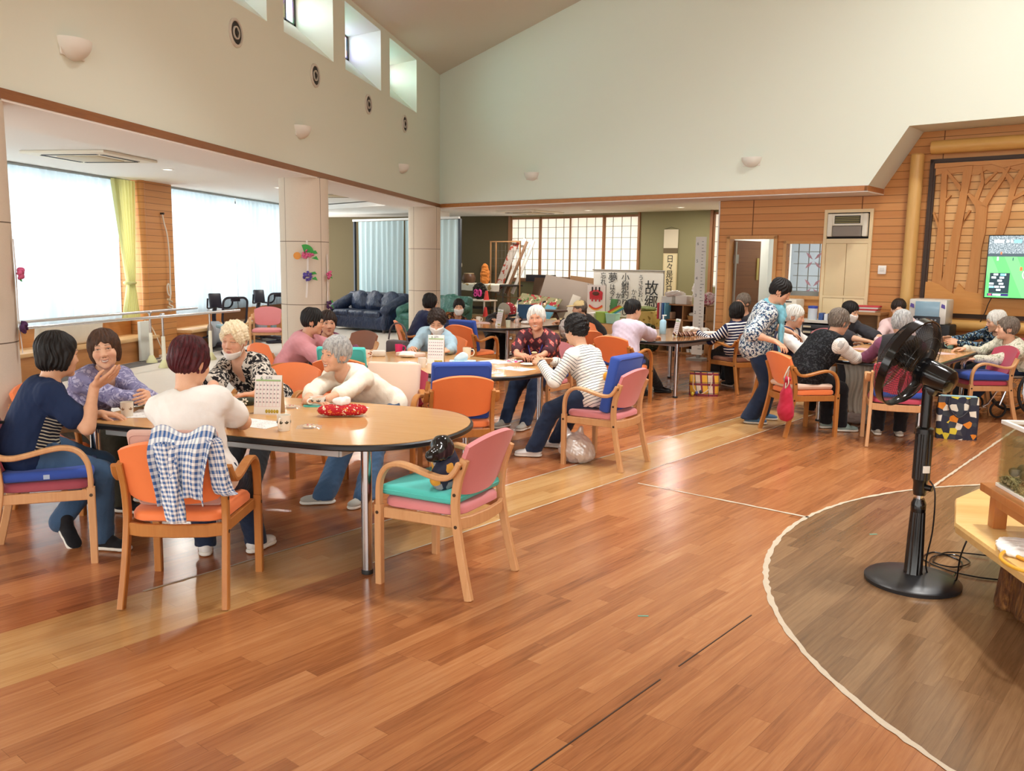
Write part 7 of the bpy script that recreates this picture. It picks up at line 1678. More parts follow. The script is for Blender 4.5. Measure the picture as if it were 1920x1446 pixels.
# --- table by the shelf and farther tables
t_ = empty('pump_bottle', (.03, 11.83, ZT), .4, 'light blue pump bottle on the table by the shelf', 'bottle')
mb = MB(); mb.lathe([(0, 0), (.042, 0), (.045, .006), (.045, .17), (.03, .19), (.016, .195)], n=24); mb.build('body', plain('bottle_blue', 'a9d3e8', .3), t_)
mb = MB(); mb.cyl((0, 0, .19), (0, 0, .25), .009, n=12); mb.box((.015, 0, .25), (.06, .02, .015), bev=.004); mb.build('pump', plain('pump_white', 'eef0ef', .4), t_)
PL2 = NT('cover_plaid'); x_, y_, z_ = PL2.xyz(PL2.coord()); f_ = PL2.math('FRACT', PL2.math('MULTIPLY', PL2.math('ADD', x_, PL2.math('MULTIPLY', z_, .6)), 16)); PL2M = PL2.set(PL2.ramp(f_, [(0, lin('3a2a26')), (.3, lin('8c4a3c')), (.45, lin('d8c5b2')), (.6, lin('4a3230')), (.8, lin('a2735c'))], 'CONSTANT'), .8)
mb = MB(); mb.rings([[tuple(.95*c for c in pill(i/24, j/24)) for j in range(24)] for i in range(25)]); tag(mb.build('tissue_cover', PL2M, None, (.30, 11.45, ZT), .15), 'dark plaid tissue cover on the table by the shelf', 'tissue cover')
crumple('crumpled_tissue', (.38, 12.25, ZT), (.14, .06, .045), TISS, 'row of white tissues at the back of the table by the shelf', 'tissue', 9, group='crumpled tissues')
crumple('crumpled_tissue', (-.16, 11.7, ZT), (.09, .12, .05), TISS, 'heap of white tissue beside the lilac sleeve', 'tissue', 11, group='crumpled tissues')
mb = MB(); mb.cyl((-.16, 0, .03), (.16, 0, .03), .03, n=18); tag(mb.build('paper_roll', TISS, None, (.72, 11.75, ZT), .1), 'white paper roll at the right edge of the table by the shelf', 'roll')
sheet(-.18, 11.35, .4, 'sheet of paper beside the lilac sleeve', m=PAPER)
t_ = empty('water_bottle', (-2.07, 12.5, ZT), 0, 'clear plastic water bottle on the farthest table', 'bottle')
mb = MB(); mb.lathe([(0, 0), (.03, 0), (.032, .01), (.032, .13), (.014, .17), (.014, .19)], n=18); mb.build('body', WRAP.m, t_); mb = MB(); mb.lathe([(.016, .185), (.016, .205), (0, .206)], n=14); mb.build('bottle_cap', PAPER, t_)
mb = MB(); mb.lathe([(0, 0), (.03, 0), (.036, .1), (.033, .1), (.028, .006), (0, .006)], n=20); tag(mb.build('green_glass', plain('glass_pale_green', 'cfd8c2', .15), None, (-2.17, 12.3, ZT)), 'pale green glass on the farthest table', 'cup', 'cups and mugs on the tables')
crumple('crumpled_tissue', (-1.98, 13.1, ZT), (.12, .09, .025), TISS, 'crumpled white paper behind the water bottle on the farthest table', 'tissue', 13, group='crumpled tissues')
mb = MB(); mb.box((0, 0, .003), (.32, .3, .006)); mb.box((0.02, .01, .008), (.25, .2, .005), (0, 0, .3)); tag(mb.build('pink_papers', plain('paper_pink', 'dfc0bd', .8), None, (-2.75, 12.95, ZT), .4), 'pale pink papers at the left of the farthest table', 'paper')
sheet(3.05, 10.2, .5, 'pale pink sheet before the woman in the wheelchair', m=plain('paper_pink', 'dfc0bd', .8)); sheet(2.35, 9.6, 1.0, 'printed sheet by the hands at the right table'); sheet(2.3, 10.4, .5, 'pink sheet in front of the masked woman in black', m=plain('paper_rose', 'e3b4b8', .8))
mug(3.36, 10.85, ZT, 'turquoise cup held at the right table', 'a8cfc0', .04, .09, rz=2.5)
mb = MB(); mb.box((0, 0, .006), (.09, .05, .012), bev=.003); tag(mb.build('white_card', PAPER, None, (2.12, 9.12, ZT), .2), 'small white card under the striped sleeve on the right table', 'card')
# ------------------------------------------------------------------ side room: bikes, sofas, column flowers
BPL = plain('bike_plastic', '1c1e2e', .35); BGR = plain('bike_grey', '9aa0a8', .4)
MESHB = NT('mesh_fabric'); tr = MESHB.node('ShaderNodeBsdfTransparent'); df = MESHB.node('ShaderNodeBsdfDiffuse'); df.inputs[0].default_value = lin('22242c'); mx = MESHB.node('ShaderNodeMixShader'); mx.inputs[0].default_value = .45
MESHB.t.links.new(tr.outputs[0], mx.inputs[1]); MESHB.t.links.new(df.outputs[0], mx.inputs[2]); MESHB.t.links.new(mx.outputs[0], MESHB.out.inputs[0])
def bike(x, y, rz, label):
    t_ = empty('exercise_bike', (x, y, 0), rz, label, 'exercise bike', 'recumbent exercise bikes at the window')
    mb = MB(); mb.box((.1, 0, .10), (1.25, .10, .08), bev=.03); mb.box((-.48, 0, .035), (.08, .5, .06), bev=.02); mb.box((.68, 0, .035), (.08, .5, .06), bev=.02); mb.build('base_frame', BPL, t_)
    mb = MB(); mb.M = Matrix.Translation((-.28, 0, .27)) @ Matrix.Rotation(math.radians(90), 4, 'X'); mb.lathe([(0, -.09), (.2, -.09), (.235, -.06), (.235, .06), (.2, .09), (0, .09)], n=32); mb.build('flywheel_cover', BGR, t_)
    mb = MB(); mb.sweep(spline([(-.30, 0, .40), (-.33, 0, .6), (-.24, 0, .78)], 5), .07, .06, (1, 0, 0), .015); mb.build('mast', BPL, t_)
    mb = MB(); mb.box((-.24, 0, .88), (.06, .22, .26), (0, -.25, 0), .02); mb.build('console', BPL, t_)
    mb = MB()
    for s in (-1, 1): mb.tube(spline([(-.22, .04*s, .76), (-.10, .18*s, .75), (.0, .22*s, .82), (.02, .22*s, .93)], 5), .016, 8)
    mb.build('handlebar', BPL, t_)
    mb = MB(); mb.box((.48, 0, .46), (.40, .40, .07), bev=.03); mb.box((.45, 0, .28), (.10, .10, .32), bev=.02); mb.build('seat', plain('seat_grey_blue', '8fb0bd', .6), t_)
    pts = [(.66+.10*(z_/.45), y_, .50+z_) for y_, z_ in [(p[0], p[1]+.24) for p in rrect(.42, .46, .09, 5)]]
    mb = MB(); mb.tube(pts, .020, 8, True); mb.box((.755, 0, .93), (.03, .16, .05), bev=.01); mb.build('back_frame', BPL, t_)
    mb = MB(); mb.grid(lambda u, v: (.665+.10*v, (u-.5)*.40, .52+.43*v), 6, 6, .003); mb.build('back_mesh', MESHB.m, t_)
    for s in (-1, 1): mb = MB(); mb.cyl((-.28, .10*s, .27), (-.28+.13*s, .13*s, .27+.06*s), .014, n=8); mb.box((-.28+.13*s, .17*s, .27+.06*s), (.11, .08, .03), bev=.008); mb.build('pedal', BPL, t_)
bike(-7.72, 14.3, math.radians(-42), 'black recumbent exercise bike by the window, nearer the wooden pier')
bike(-7.85, 16.3, math.radians(-42), 'black recumbent exercise bike by the window, nearer the middle column')
def leather(name, c1, c2):
    t = NT(name); v = t.coord(); f = t.noise(t.mapping(v, (5, 5, 2.5)), 2.2, 3, .55, dist=1.2); t.bump(t.math('ADD', f, t.math('MULTIPLY', t.noise(v, 120, 2), .04)), .55, .06)
    return t.set(t.mix(f, lin(c1), lin(c2)), .32, 0, .5)
NVL = leather('leather_navy', '1a2338', '2c3a58'); GRL = leather('leather_green', '25524a', '3b7566')
def sofa(s0, s1, of, m, label, arm_round, legs):
    w = s1-s0; c = bw((s0+s1)/2, of+.42, 0); t_ = empty('leather_sofa', c, RB, label, 'sofa')
    mb = MB(); mb.box((0, .02, .22), (w-.1, .78, .32), bev=.05, seg=3); mb.build('base', m, t_)
    n_ = 2 if w < 2 else 3; cw = (w-.44)/n_
    for i in range(n_):
        x = -w/2+.22+cw*(i+.5)
        mb = MB(); mb.box((x, -.08, .40), (cw-.01, .62, .16), bev=.06, seg=4); mb.build('seat_cushion', m, t_)
        V, Fq = grow([ell((x, .25, .66), (cw*.56, .14, .26), k=.05), ell((x, .22, .56), (cw*.5, .14, .16), k=.05)], .014, lambda X: .014*wob(X, 17, i+int(s0*10))); mesh_np('back_cushion', V, Fq, m, t_)
    mb = MB(); mb.box((0, .33, .55), (w-.06, .18, .66), (-.08, 0, 0), .07, 4); mb.build('back', m, t_)
    for s in (-1, 1):
        V, Fq = grow([cap((s*(w/2-.14), -.24, .50), (s*(w/2-.14), .26, .62 if arm_round else .70), .125, .135, k=.05), ell((s*(w/2-.13), .0, .27), (.115, .40, .25), k=.06), pln((0, 0, .06), (0, 0, -1))], .014, lambda X: .009*wob(X, 18, 3)); mesh_np('armrest', V, Fq, m, t_)
    for sx in (-1, 1):
        for sy in (-.32, .36): mb = MB(); mb.cyl((sx*(w/2-.12), sy, 0), (sx*(w/2-.12), sy, .09), .028 if legs else .035, .03, n=12); mb.build('leg', legs or BLACKL, t_)
    return t_
BLACKL = plain('sofa_foot', '4a3f38', .5)
sofa(-4.85, -2.78, 1.06, NVL, 'navy blue leather sofa with crinkled back cushions before the blue curtain', False, None)
sofa(-2.66, -.9, 1.16, GRL, 'dark green leather sofa behind the third column', True, wood('sofa_leg_wood', 'c9a070', 'dfbd8e', .5, 2))
# paper flowers hung on the columns
PINKF = plain('paper_pink_flower', 'd0608a', .8); GRNF = plain('paper_green', '3fa04a', .8); PURF = plain('paper_purple', '5b4a9a', .8); ORNF = plain('paper_orange', 'e09a4a', .8); DKPF = plain('paper_plum', '4a2450', .8); RIB = plain('ribbon_white', 'e2dcd6', .7)
def flowers(x, y, z, rz, label, items, ribbon):
    t_ = empty('paper_flower_garland', (x, y, z), rz, label, 'decoration', 'paper flower decorations on the columns')
    mb = MB(); mb.sweep(spline([(0, -.012, .25), (.006, -.014, 0), (-.004, -.014, -.25), (-.02, -.03, ribbon)], 5), .022, .002, (0, 1, 0), .0005); mb.build('ribbon', RIB, t_)
    for m, zz, r, lf in items:
        rr = random.Random(int(zz*100)+5); mb = MB()
        for k in range(16): a = rr.uniform(0, 6.28); q = r*.75*math.sqrt(rr.random()); mb.ell((q*math.cos(a), -.03-rr.uniform(0, .02), zz+q*math.sin(a)), (.022, .012, .018), (rr.uniform(-1, 1), rr.uniform(-1, 1), a), 7, 5)
        mb.build('flower_head', m, t_)
        if lf:
            mb = MB(); mb.prism3([(r*.5, -.02, zz+.02), (r*1.5, -.03, zz+.03), (r*1.2, -.025, zz+r*.8), (r*.4, -.02, zz+r*.6)], (0, .004, 0)); mb.prism3([(r*.6, -.02, zz-.03), (r*1.6, -.03, zz-.05), (r*1.3, -.025, zz-.0)], (0, .004, 0)); mb.build('leaf', GRNF, t_)
    return t_
def oncol(i, a, r=.302): x, y = COLS[i]; return x+r*math.cos(math.radians(a)), y+r*math.sin(math.radians(a)), math.radians(a+90)
x, y, rz = oncol(1, -62); f_ = flowers(x, y, 1.62, rz, 'pink and purple paper flower garland facing the room on the middle column', [(PINKF, .06, .085, True), (PURF, -.19, .075, True)], -.45)
mb = MB(); mb.prism3([(-.02+.10*math.cos(t_), -.02, .10+.10*math.sin(t_)) for t_ in [i*math.pi/2/6+.2 for i in range(8)]]+[(-.03, -.02, .09)], (0, .004, 0)); mb.build('paper_fan', GRNF, f_); mb = MB(); mb.lathe([(0, 0), (.045, 0), (.045, .006), (0, .006)], n=16); p_ = mb.build('paper_disc', ORNF, f_); p_.location = (-.12, -.02, .06); p_.rotation_euler = (math.pi/2, 0, 0)
x, y, rz = oncol(1, -8); flowers(x, y, 1.45, rz, 'pink and plum paper flower garland on the right flank of the middle column', [(PINKF, .0, .06, True), (DKPF, -.38, .075, True)], -.6)
x, y, rz = oncol(0, 25); flowers(x, y, 1.50, rz, 'paper flower garland on the right flank of the leftmost column', [(PINKF, .02, .05, True), (DKPF, -.33, .05, True)], -.5)
x, y, rz = oncol(0, -28); flowers(x, y, 1.52, rz, 'paper flower garland at the left edge of the photo on the leftmost column', [(GRNF, .12, .05, True), (PINKF, -.16, .05, True)], -.4)

# ------------------------------------------------------------------ dais and alcove clutter (frame: x along the back wall)
def at(s, o, z): return bw(s, o, z)
def bbox_thing(name, s, o, z, d, m, label, cat, rz=0, bev=.004, group=None):
    mb = MB(); mb.box((0, 0, d[2]/2), d, bev=bev); return tag(mb.build(name, m, None, at(s, o, z), RB+rz), label, cat, group)
FOLD = plain('folding_table_dark', '2e2724', .5); WHC = fab('cloth_white_print', 'e4ded6')
t_ = empty('folding_table', at(-2.45, 3.45, .41), RB, 'long folding table on the dais covered with white cloths', 'table')
mb = MB(); mb.span((-1.0, -.32, .66), (1.45, .32, .70), .006); mb.build('tabletop', FOLD, t_)
for x in (-.9, 1.35):
    for y in (-.27, .27): mb = MB(); mb.cyl((x, y, 0), (x, y, .66), .016, n=8); mb.build('leg', FOLD, t_)
mb = MB(); mb.span((-.95, -.28, .12), (1.4, .28, .15)); mb.build('shelf', FOLD, t_)
def clothd(s, w, m, nm, label):
    mb = MB()
    def f(u, v):
        k = v*.62; y = .33-k if k < .66 else -.33; q = max(0, (v-.72)/.28)
        return ((u-.5)*w, (.32-.66*min(1, v/.72))-.008*q, .705-.16*q+.004*math.sin(u*20))
    mb.grid(f, 24, 20, .004); return tag(mb.build(nm, m, None, at(s, 3.45, .41), RB), label, 'cloth')
clothd(-2.95, .9, print_top('cloth_pink_print', 'e6dfdc', [('c8558a', .56, 1)], 9), 'tablecloth', 'white cloth with pink flowers on the dais table')
clothd(-1.75, 1.2, print_top('cloth_tan_print', 'ddd6c8', [('a88a58', .58, 1)], 7), 'tablecloth', 'white cloth with tan print on the dais table')
t_ = empty('desk_fan', at(-2.62, 3.35, 1.12), RB-.6, 'small cream fan standing on the dais table beside the column', 'fan')
FCR = plain('fan_cream', 'd9cdb4', .4)
mb = MB(); mb.lathe([(0, 0), (.11, 0), (.11, .02), (.03, .04), (.022, .3), (0, .3)], n=20); mb.build('stand', FCR, t_)
mb = MB(); mb.M = Matrix.Translation((0, -.06, .42)) @ Matrix.Rotation(math.radians(90), 4, 'X')
for rr, zz in ((.20, 0), (.15, .05), (.09, .06), (.19, -.04)): mb.tube([(rr*math.cos(a), rr*math.sin(a), zz) for a in [2*math.pi*k/32 for k in range(32)]], .006, 6, True)
for k in range(20): a = 2*math.pi*k/20; mb.tube([(.03*math.cos(a), .03*math.sin(a), .065), (.15*math.cos(a), .15*math.sin(a), .05), (.2*math.cos(a), .2*math.sin(a), 0)], .003, 4)
mb.build('grille', FCR, t_)
mb = MB(); mb.M = Matrix.Translation((0, -.03, .42)) @ Matrix.Rotation(math.radians(90), 4, 'X'); mb.lathe([(0, -.08), (.05, -.08), (.055, 0), (0, .02)], n=18)
for k in range(4):
    a = k*math.pi/2; mb.add([(.03*math.cos(a), .03*math.sin(a), .01), (.17*math.cos(a-.45), .17*math.sin(a-.45), .0), (.17*math.cos(a+.45), .17*math.sin(a+.45), .03), (.03*math.cos(a), .03*math.sin(a), .014)], [(0, 1, 2, 3)])
mb.build('motor', plain('fan_beige', 'b8a98c', .4), t_)
t_ = empty('wooden_drum', at(-2.36, 3.4, 1.12), RB, 'brown wooden drum on the dais table', 'drum')
mb = MB(); mb.lathe([(.12, 0), (.15, .05), (.16, .11), (.15, .17), (.12, .22)], n=24); mb.build('body', wood('drum_wood', '4a3020', '7a5236', .4, 2), t_); mb = MB(); mb.lathe([(0, .22), (.125, .22), (.125, .235), (0, .237)], n=24); mb.build('skin_head', plain('drum_skin', 'c4ab84', .6), t_)
RKW = wood('rack_wood', '8a5f3a', 'b08558', .5, 2)
t_ = empty('wire_rack', at(-1.45, 3.65, .41), RB, 'tall display rack with wooden posts and wire grid on the dais', 'rack')
for x in (-.45, -.28, .45): mb = MB(); mb.box((x, 0, .85), (.028, .028, 1.7)); mb.build('post', RKW, t_)
for z in (.4, 1.69): mb = MB(); mb.box((0, 0, z), (.92, .028, .028)); mb.build('rail', RKW, t_)
mb = MB()
for i in range(9): mb.cyl((-.45+.1125*i, .016, .4), (-.45+.1125*i, .016, 1.69), .003, n=5)
for i in range(8): mb.cyl((-.45, .016, .4+.18*i), (.45, .016, .4+.18*i), .003, n=5)
mb.build('wire_grid', plain('wire_dark', '5a5048', .4), t_)
def plank(s, o, z, L, w, lean, m, label, cat='board', th=.02, yaw=0):
    mb = MB(); mb.box((0, 0, L/2), (w, th, L), bev=.002); o_ = mb.build('leaning_board', m, None, at(s, o, z), 0); o_.rotation_euler = (math.radians(-8), math.radians(lean), RB); return tag(o_, label, cat, 'boards leaning on the rack')
GR = plain('board_grey', '9a938c', .8); BNR = print_top('board_red_letters', 'a59a90', [('8e3a2c', .57, 1)], 7)
plank(-1.62, 3.55, .90, 1.32, .20, 20, BNR, 'grey board with red brush marks leaning on the rack')
plank(-1.42, 3.60, .90, 1.36, .10, 20, plain('board_white', 'd6d0c8', .8), 'narrow white board leaning on the rack')
plank(-1.30, 3.52, .90, 1.30, .07, 21, wood('lath', '6a4a34', '8f6a4c', .6, 2), 'brown lath leaning on the rack')
plank(-1.18, 3.6, .90, 1.32, .09, 21, plain('board_white', 'd6d0c8', .8), 'white board leaning on the rack, rightmost')
crumple('orange_fur', at(-1.72, 3.25, 1.12), (.10, .06, .26), fab('fur_orange', 'c07230'), 'orange furry toy on the dais table under the rack', 'toy', 21)
def sheetboard(s, o, z, w, h, lean, roll, m, label, th=.03):
    mb = MB(); mb.box((0, 0, h/2), (w, th, h), bev=.003); o_ = mb.build('cardboard_panel', m, None, at(s, o, z), 0); o_.rotation_euler = (math.radians(-lean), math.radians(roll), RB); return tag(o_, label, 'panel', 'flat panels stored on the dais')
CBB = plain('cardboard_brown', '8a6544', .85, vary=.08); CBD = plain('cardboard_dark', '5f4632', .85); CBG = plain('panel_taupe', '9a8b80', .8)
sheetboard(-.45, 3.95, .41, 1.0, .92, 14, 0, CBD, 'dark brown cardboard panel leaning under the paper windows')
sheetboard(.15, 3.6, .41, 1.30, .90, 16, 8, CBG, 'large taupe panel leaning in front of the cardboard on the dais')
sheetboard(.55, 3.9, .41, .95, .92, 12, 4, CBB, 'brown cardboard panel leaning right of the taupe panel')
sheetboard(.62, 3.35, .41, .22, .55, 16, 14, plain('panel_cream', 'cfc6ba', .8), 'narrow cream panel leaning on the cardboard')
sheetboard(-.35, 3.2, .41, 1.15, .62, 42, 5, print_top('panel_painted', '8f8a68', [('a8343c', .57, 1), ('e0d0b0', .61, 1.4), ('4a6a3a', .60, 1.9)], 6), 'painted panel with red, green and cream leaves leaning low on the dais')
sheetboard(.20, 3.05, .41, .26, .34, 35, 12, plain('panel_blue', '5a9ab5', .6), 'blue panel leaning at the end of the painted panel')
bbox_thing('dark_case', -.85, 4.25, 1.18, (.75, .2, .16), plain('case_black', '24222a', .6), 'dark case lying below the paper windows, left', 'case'); bbox_thing('dark_case', .45, 4.3, 1.18, (1.0, .18, .07), plain('case_navy', '222848', .6), 'flat navy case lying below the paper windows, right', 'case')
t_ = empty('side_table', at(-1.72, 2.85, .41), RB, 'low cream side table at the front of the dais with festival things on it', 'table')
mb = MB(); mb.span((-.4, -.22, .33), (.55, .22, .36), .004); mb.build('tabletop', plain('table_cream', 'cfc8bb', .6), t_)
for x in (-.36, .5):
    for y in (-.18, .18): mb = MB(); mb.box((x, y, .165), (.03, .03, .33)); mb.build('leg', plain('table_cream', 'cfc8bb', .6), t_)
t_ = empty('floral_cushion_sign', at(-1.52, 2.85, .77), RB, 'dark floral frame with the pink number 80 on the side table', 'sign')
V, Fq = grow([ell((0, 0, .19), (.22, .05, .20), k=.02), pln((0, 0, .003), (0, 0, -1))], .012, lambda X: .006*wob(X, 40, 2)); mesh_np('dark_pad', V, Fq, print_top('pad_floral', '23221f', [('5a5548', .57, 1)], 22), t_)
text(t_, 'number_lettering', '80', .24, (0, -.066, .26), (math.radians(90), 0, 0), plain('number_pink', 'e2479a', .6), .02)
CONE = plain('cone_red', 'd83a34', .5)
for s, o_, z, lab in ((-1.25, 2.78, .77, 'red cone standing on the side table'), (-1.12, 2.6, .2, 'red cone standing in front of the side table')):
    mb = MB(); mb.lathe([(.075, 0), (.07, .012), (.06, .015), (.03, .2), (.028, .21), (0, .21)], n=18); tag(mb.build('red_cone', CONE, None, at(s, o_, z if z > .3 else .41), RB), lab, 'cone', 'red cones on the dais')
for s, z, r, c, lab in ((-2.42, .58, .11, 'c98a8a', 'pink and white ball beside the masked woman in brown'), (-2.16, .60, .11, 'e59a3c', 'orange ball behind the masked woman in brown')):
    mb = MB(); mb.ell((0, 0, r), (r, r, r), n=22, m=16); tag(mb.build('ball', plain('ball_'+c, c, .4), None, at(s, 2.95, z-.17), 0), lab, 'ball', 'exercise balls on the dais')
# cloth with white dots, folding legs table
t_ = empty('low_table', at(.45, 2.75, 0), RB, 'low dark wooden table on the floor before the dais', 'table')
DKW = wood('dark_wood', '3a2720', '5c4034', .4, 0)
mb = MB(); mb.span((-.5, -.18, .60), (.5, .14, .64), .006); mb.build('tabletop', DKW, t_)
for x in (-.42, .42): mb = MB(); mb.sweep([(x, -.12, 0), (x, .05, .3), (x*.7, -.05, .6)], .05, .04, (1, 0, 0)); mb.build('leg', DKW, t_)
DOT = NT('red_dots'); DOTM = DOT.set(DOT.mix(DOT.math('LESS_THAN', DOT.voronoi(DOT.coord(), 16, 'Distance', rnd=.3), .28), lin('9a2430'), lin('e8e0dc')), .85)
V, Fq = grow([ell((0, 0, .16), (.17, .12, .17), k=.05), pln((0, 0, .002), (0, 0, -1))], .012, lambda X: .012*wob(X, 22, 6)); o = mesh_np('dotted_bundle', V, Fq, DOTM, None, tuple(at(-.55, 2.72, .41))); tag(o, 'dark red cloth bundle with white dots behind the laughing woman', 'bundle')
plastic(-1.35, 12.95, 'white plastic bag by the chair behind the laughing woman', (.16, .14, .17), 9, False, .50, 'white_bag'); bx_ = empty('small_stool', (-1.35, 12.95, 0), 0, 'low stool under the white plastic bag at the farthest table', 'stool')
mb = MB(); mb.box((0, 0, .48), (.34, .34, .03), bev=.004); mb.build('seat', DKW, bx_)
for x in (-.14, .14):
    for y in (-.14, .14): mb = MB(); mb.box((x, y, .232), (.03, .03, .465)); mb.build('leg', DKW, bx_)
# song banner, brush writing
ban = empty('song_banner', at(1.0, 3.75, 0), RB, 'wide white banner with black brush-written song words on the dais', 'banner')
BANM = plain('banner_white', 'dedad2', .85)
mb = MB(); mb.grid(lambda u, v: (1.72*u, .008*math.sin(u*14)*(1-v)*1.2+.0, .50+.98*v), 40, 12, .004); mb.build('sheet', BANM, ban)
mb = MB(); mb.cyl((-.03, 0, 1.49), (1.75, 0, 1.49), .014, n=10); mb.build('rod', plain('rod_grey', '8f8a84', .5), ban)
for x in (.0, 1.72): mb = MB(); mb.cyl((x, .03, .41), (x, .03, 1.49), .012, n=8); mb.build('stand_pole', plain('rod_grey', '8f8a84', .5), ban)
for txt_, x, z, sz in (('故郷', 1.46, 1.28, .34), ('うさぎおいし', 1.20, 1.40, .13), ('かの山', 1.04, 1.10, .14), ('小鮒釣りし', .82, 1.43, .20), ('かの川', .66, 1.02, .15), ('夢は今もめぐりて', .50, 1.43, .145), ('忘れがたき', .26, 1.43, .145)):
    if txt_[0] == '夢': text(ban, 'brush_writing', ['夢'], .24, (x, -.016, z), (math.radians(90), 0, 0), INK, .001, vert=True); txt_ = txt_[1:]; z -= .24
    text(ban, 'brush_writing', list(txt_), sz, (x, -.016, z), (math.radians(90), 0, 0), INK, .001, spacing=.9, vert=True)
cake = empty('cake_banner', at(1.05, 3.45, 0), RB, 'small white banner with a red and orange strawberry cake picture', 'banner')
mb = MB(); mb.grid(lambda u, v: (.46*u, .004*math.sin(u*9), .45+.72*v), 14, 10, .004); mb.build('sheet', plain('banner_cream', 'e9dfdb', .85), cake)
mb = MB()
for k in range(7): x = .09+.047*k; mb.prism3([(x-.03, -.006, 1.02), (x+.03, -.006, 1.02), (x+.018, -.006, .86-.04*(k % 2)), (x-.018, -.006, .86-.04*(k % 2))], (0, -.004, 0))
mb.ell((.23, -.008, 1.0), (.17, .006, .07)); mb.build('icing', plain('icing_red', 'c8303a', .7), cake)
mb = MB(); mb.ell((.23, -.016, .99), (.09, .006, .045)); mb.build('fruit', plain('fruit_dark', '5a2c1c', .7), cake)
mb = MB()
for k in range(3): mb.span((.12+.09*k, -.012, 1.03), (.15+.09*k, -.004, 1.13))
mb.build('candle', INK, cake)
for zz, c in ((.74, 'd8402c'), (.715, 'e8a03c')):
    mb = MB(); mb.sweep([(.06+.34*u, -.01-(.002 if c[0] == 'd' else 0), zz-.07*math.sin(math.pi*u)) for u in [i/14 for i in range(15)]], .008, .03, (0, 0, 1), .001); mb.build('smile_stripe', plain('stripe_'+c, c, .7), cake)
mb = MB(); mb.cyl((0, .02, .41), (0, .02, 1.19), .01, n=8); mb.cyl((.46, .02, .41), (.46, .02, 1.19), .01, n=8); mb.build('stand_pole', plain('rod_grey', '8f8a84', .5), cake)
sheetboard(1.66, 3.5, .41, .16, .48, 10, 0, plain('plant_green', '3f6b3a', .8), 'dark green panel between the two banners')
def basket(s, o, c, label, w=.2, h=.2):
    t_ = empty('plastic_basket', at(s, o, .41), RB, label, 'basket', 'plastic baskets on the dais'); m = plain('basket_'+c, c, .5)
    mb = MB(); n_ = 24
    mb.rings([[(x*(.85+.15*z/h), y*(.85+.15*z/h), z) for x, y in rrect(w, w*.8, .03, 4)] for z in (0, h*.5, h)]+[[(x*.94*(.85+.15*z/h), y*.94*(.85+.15*z/h), z) for x, y in rrect(w, w*.8, .03, 4)] for z in (h, .01)]); mb.build('tub', m, t_)
    mb = MB(); mb.tube([(x*1.01, y*1.01, h) for x, y in rrect(w, w*.8, .03, 4)], .008, 6, True); mb.build('rim', m, t_); return t_
basket(1.72, 3.05, '9fc45a', 'green plastic basket on the dais below the banner', .24, .22); basket(1.98, 3.05, 'a8dcd0', 'pale turquoise plastic basket on the dais below the banner', .26, .20); bbox_thing('white_carton', 1.50, 3.05, .41, (.14, .2, .2), PAPER, 'white carton left of the green basket on the dais', 'carton')
fanr = empty('rainbow_fan', at(1.78, 3.08, .62), RB, 'rainbow striped paper fan standing in the green basket', 'fan')
for k, c in enumerate(('cf3a34', 'e59a34', 'e2d24a', '5aa85a', '4a90b8')):
    mb = MB(); a = math.radians(28); mb.prism3([(0+.03*k, 0, 0-.03*k*.4), (.36*math.cos(a)+.03*k, 0, .36*math.sin(a)-.012*k), (.36*math.cos(a)+.03*(k+1), 0, .36*math.sin(a)-.012*(k+1)), (.03*(k+1), 0, -.012*(k+1))], (0, .006, 0)); mb.build('stripe', plain('fan_'+c, c, .7), fanr)
bbox_thing('yellow_box', 2.85, 2.95, .41, (.42, .3, .30), print_top('box_yellow', 'cbb36a', [('8f7a3c', .60, 1)], 12), 'yellow printed box on the dais right of the lilac t-shirt', 'box')
crumple('olive_cloth', at(2.8, 2.92, .71), (.22, .13, .05), fab('cloth_olive', '7f8a58'), 'olive green cloth heaped on the yellow box', 'cloth', 31)
crumple('camouflage_bag', at(3.25, 2.25, 0), (.22, .16, .30), print_top('bag_camouflage', '4a5238', [('2f3526', .54, 1), ('77805a', .60, 1.3)], 12), 'dark green and blue bags heaped beside the shelf', 'bag', 33)
# pigeonhole shelf with boxes and bags
SHF = wood('shelf_wood', 'a8764a', 'c99a6a', .5, 0); SHB = plain('shelf_back', '4a3026', .8)
sh = empty('pigeonhole_shelf', at(3.98, 2.32, 0), RB, 'low wooden pigeonhole shelf before the scroll, heaped with boxes and bags', 'shelf')
mb = MB()
for z in (.0, .29, .60, .88): mb.span((-.48, 0, z), (.48, .30, z+.022))
for x in (-.48, -.012, .458): mb.span((x, 0, 0), (x+.022, .30, .9))
mb.build('carcass', SHF, sh, smooth=0); mb = MB(); mb.span((-.46, .28, .02), (.46, .295, .88)); mb.build('back_panel', SHB, sh, smooth=0)
for s, z, d, c, lab in ((3.62, .902, (.22, .22, .14), 'dfdcd4', 'white plastic box on top of the shelf, left'), (3.92, .902, (.24, .22, .16), 'e6e0d8', 'clear lidded box on top of the shelf, middle'), (4.30, .902, (.16, .2, .12), '9a5a3a', 'brown box on top of the shelf, right'),
    (3.66, .622, (.12, .16, .13), 'd9b79a', 'small pale box in the upper left pigeonhole'), (4.30, .622, (.13, .16, .11), 'd8c8ba', 'small beige box in the upper right pigeonhole'), (3.72, .022, (.14, .2, .2), '2c2a2c', 'dark box in the bottom left pigeonhole'), (3.9, .022, (.08, .2, .22), '38342f', 'dark folder box in the bottom left pigeonhole'), (4.2, .312, (.30, .2, .1), '4a2f28', 'dark tray in the middle right pigeonhole')):
    bbox_thing('storage_box', s, 2.45, z, d, plain('box_'+c, c, .6), lab, 'box', 0, .012, 'boxes kept on the pigeonhole shelf')
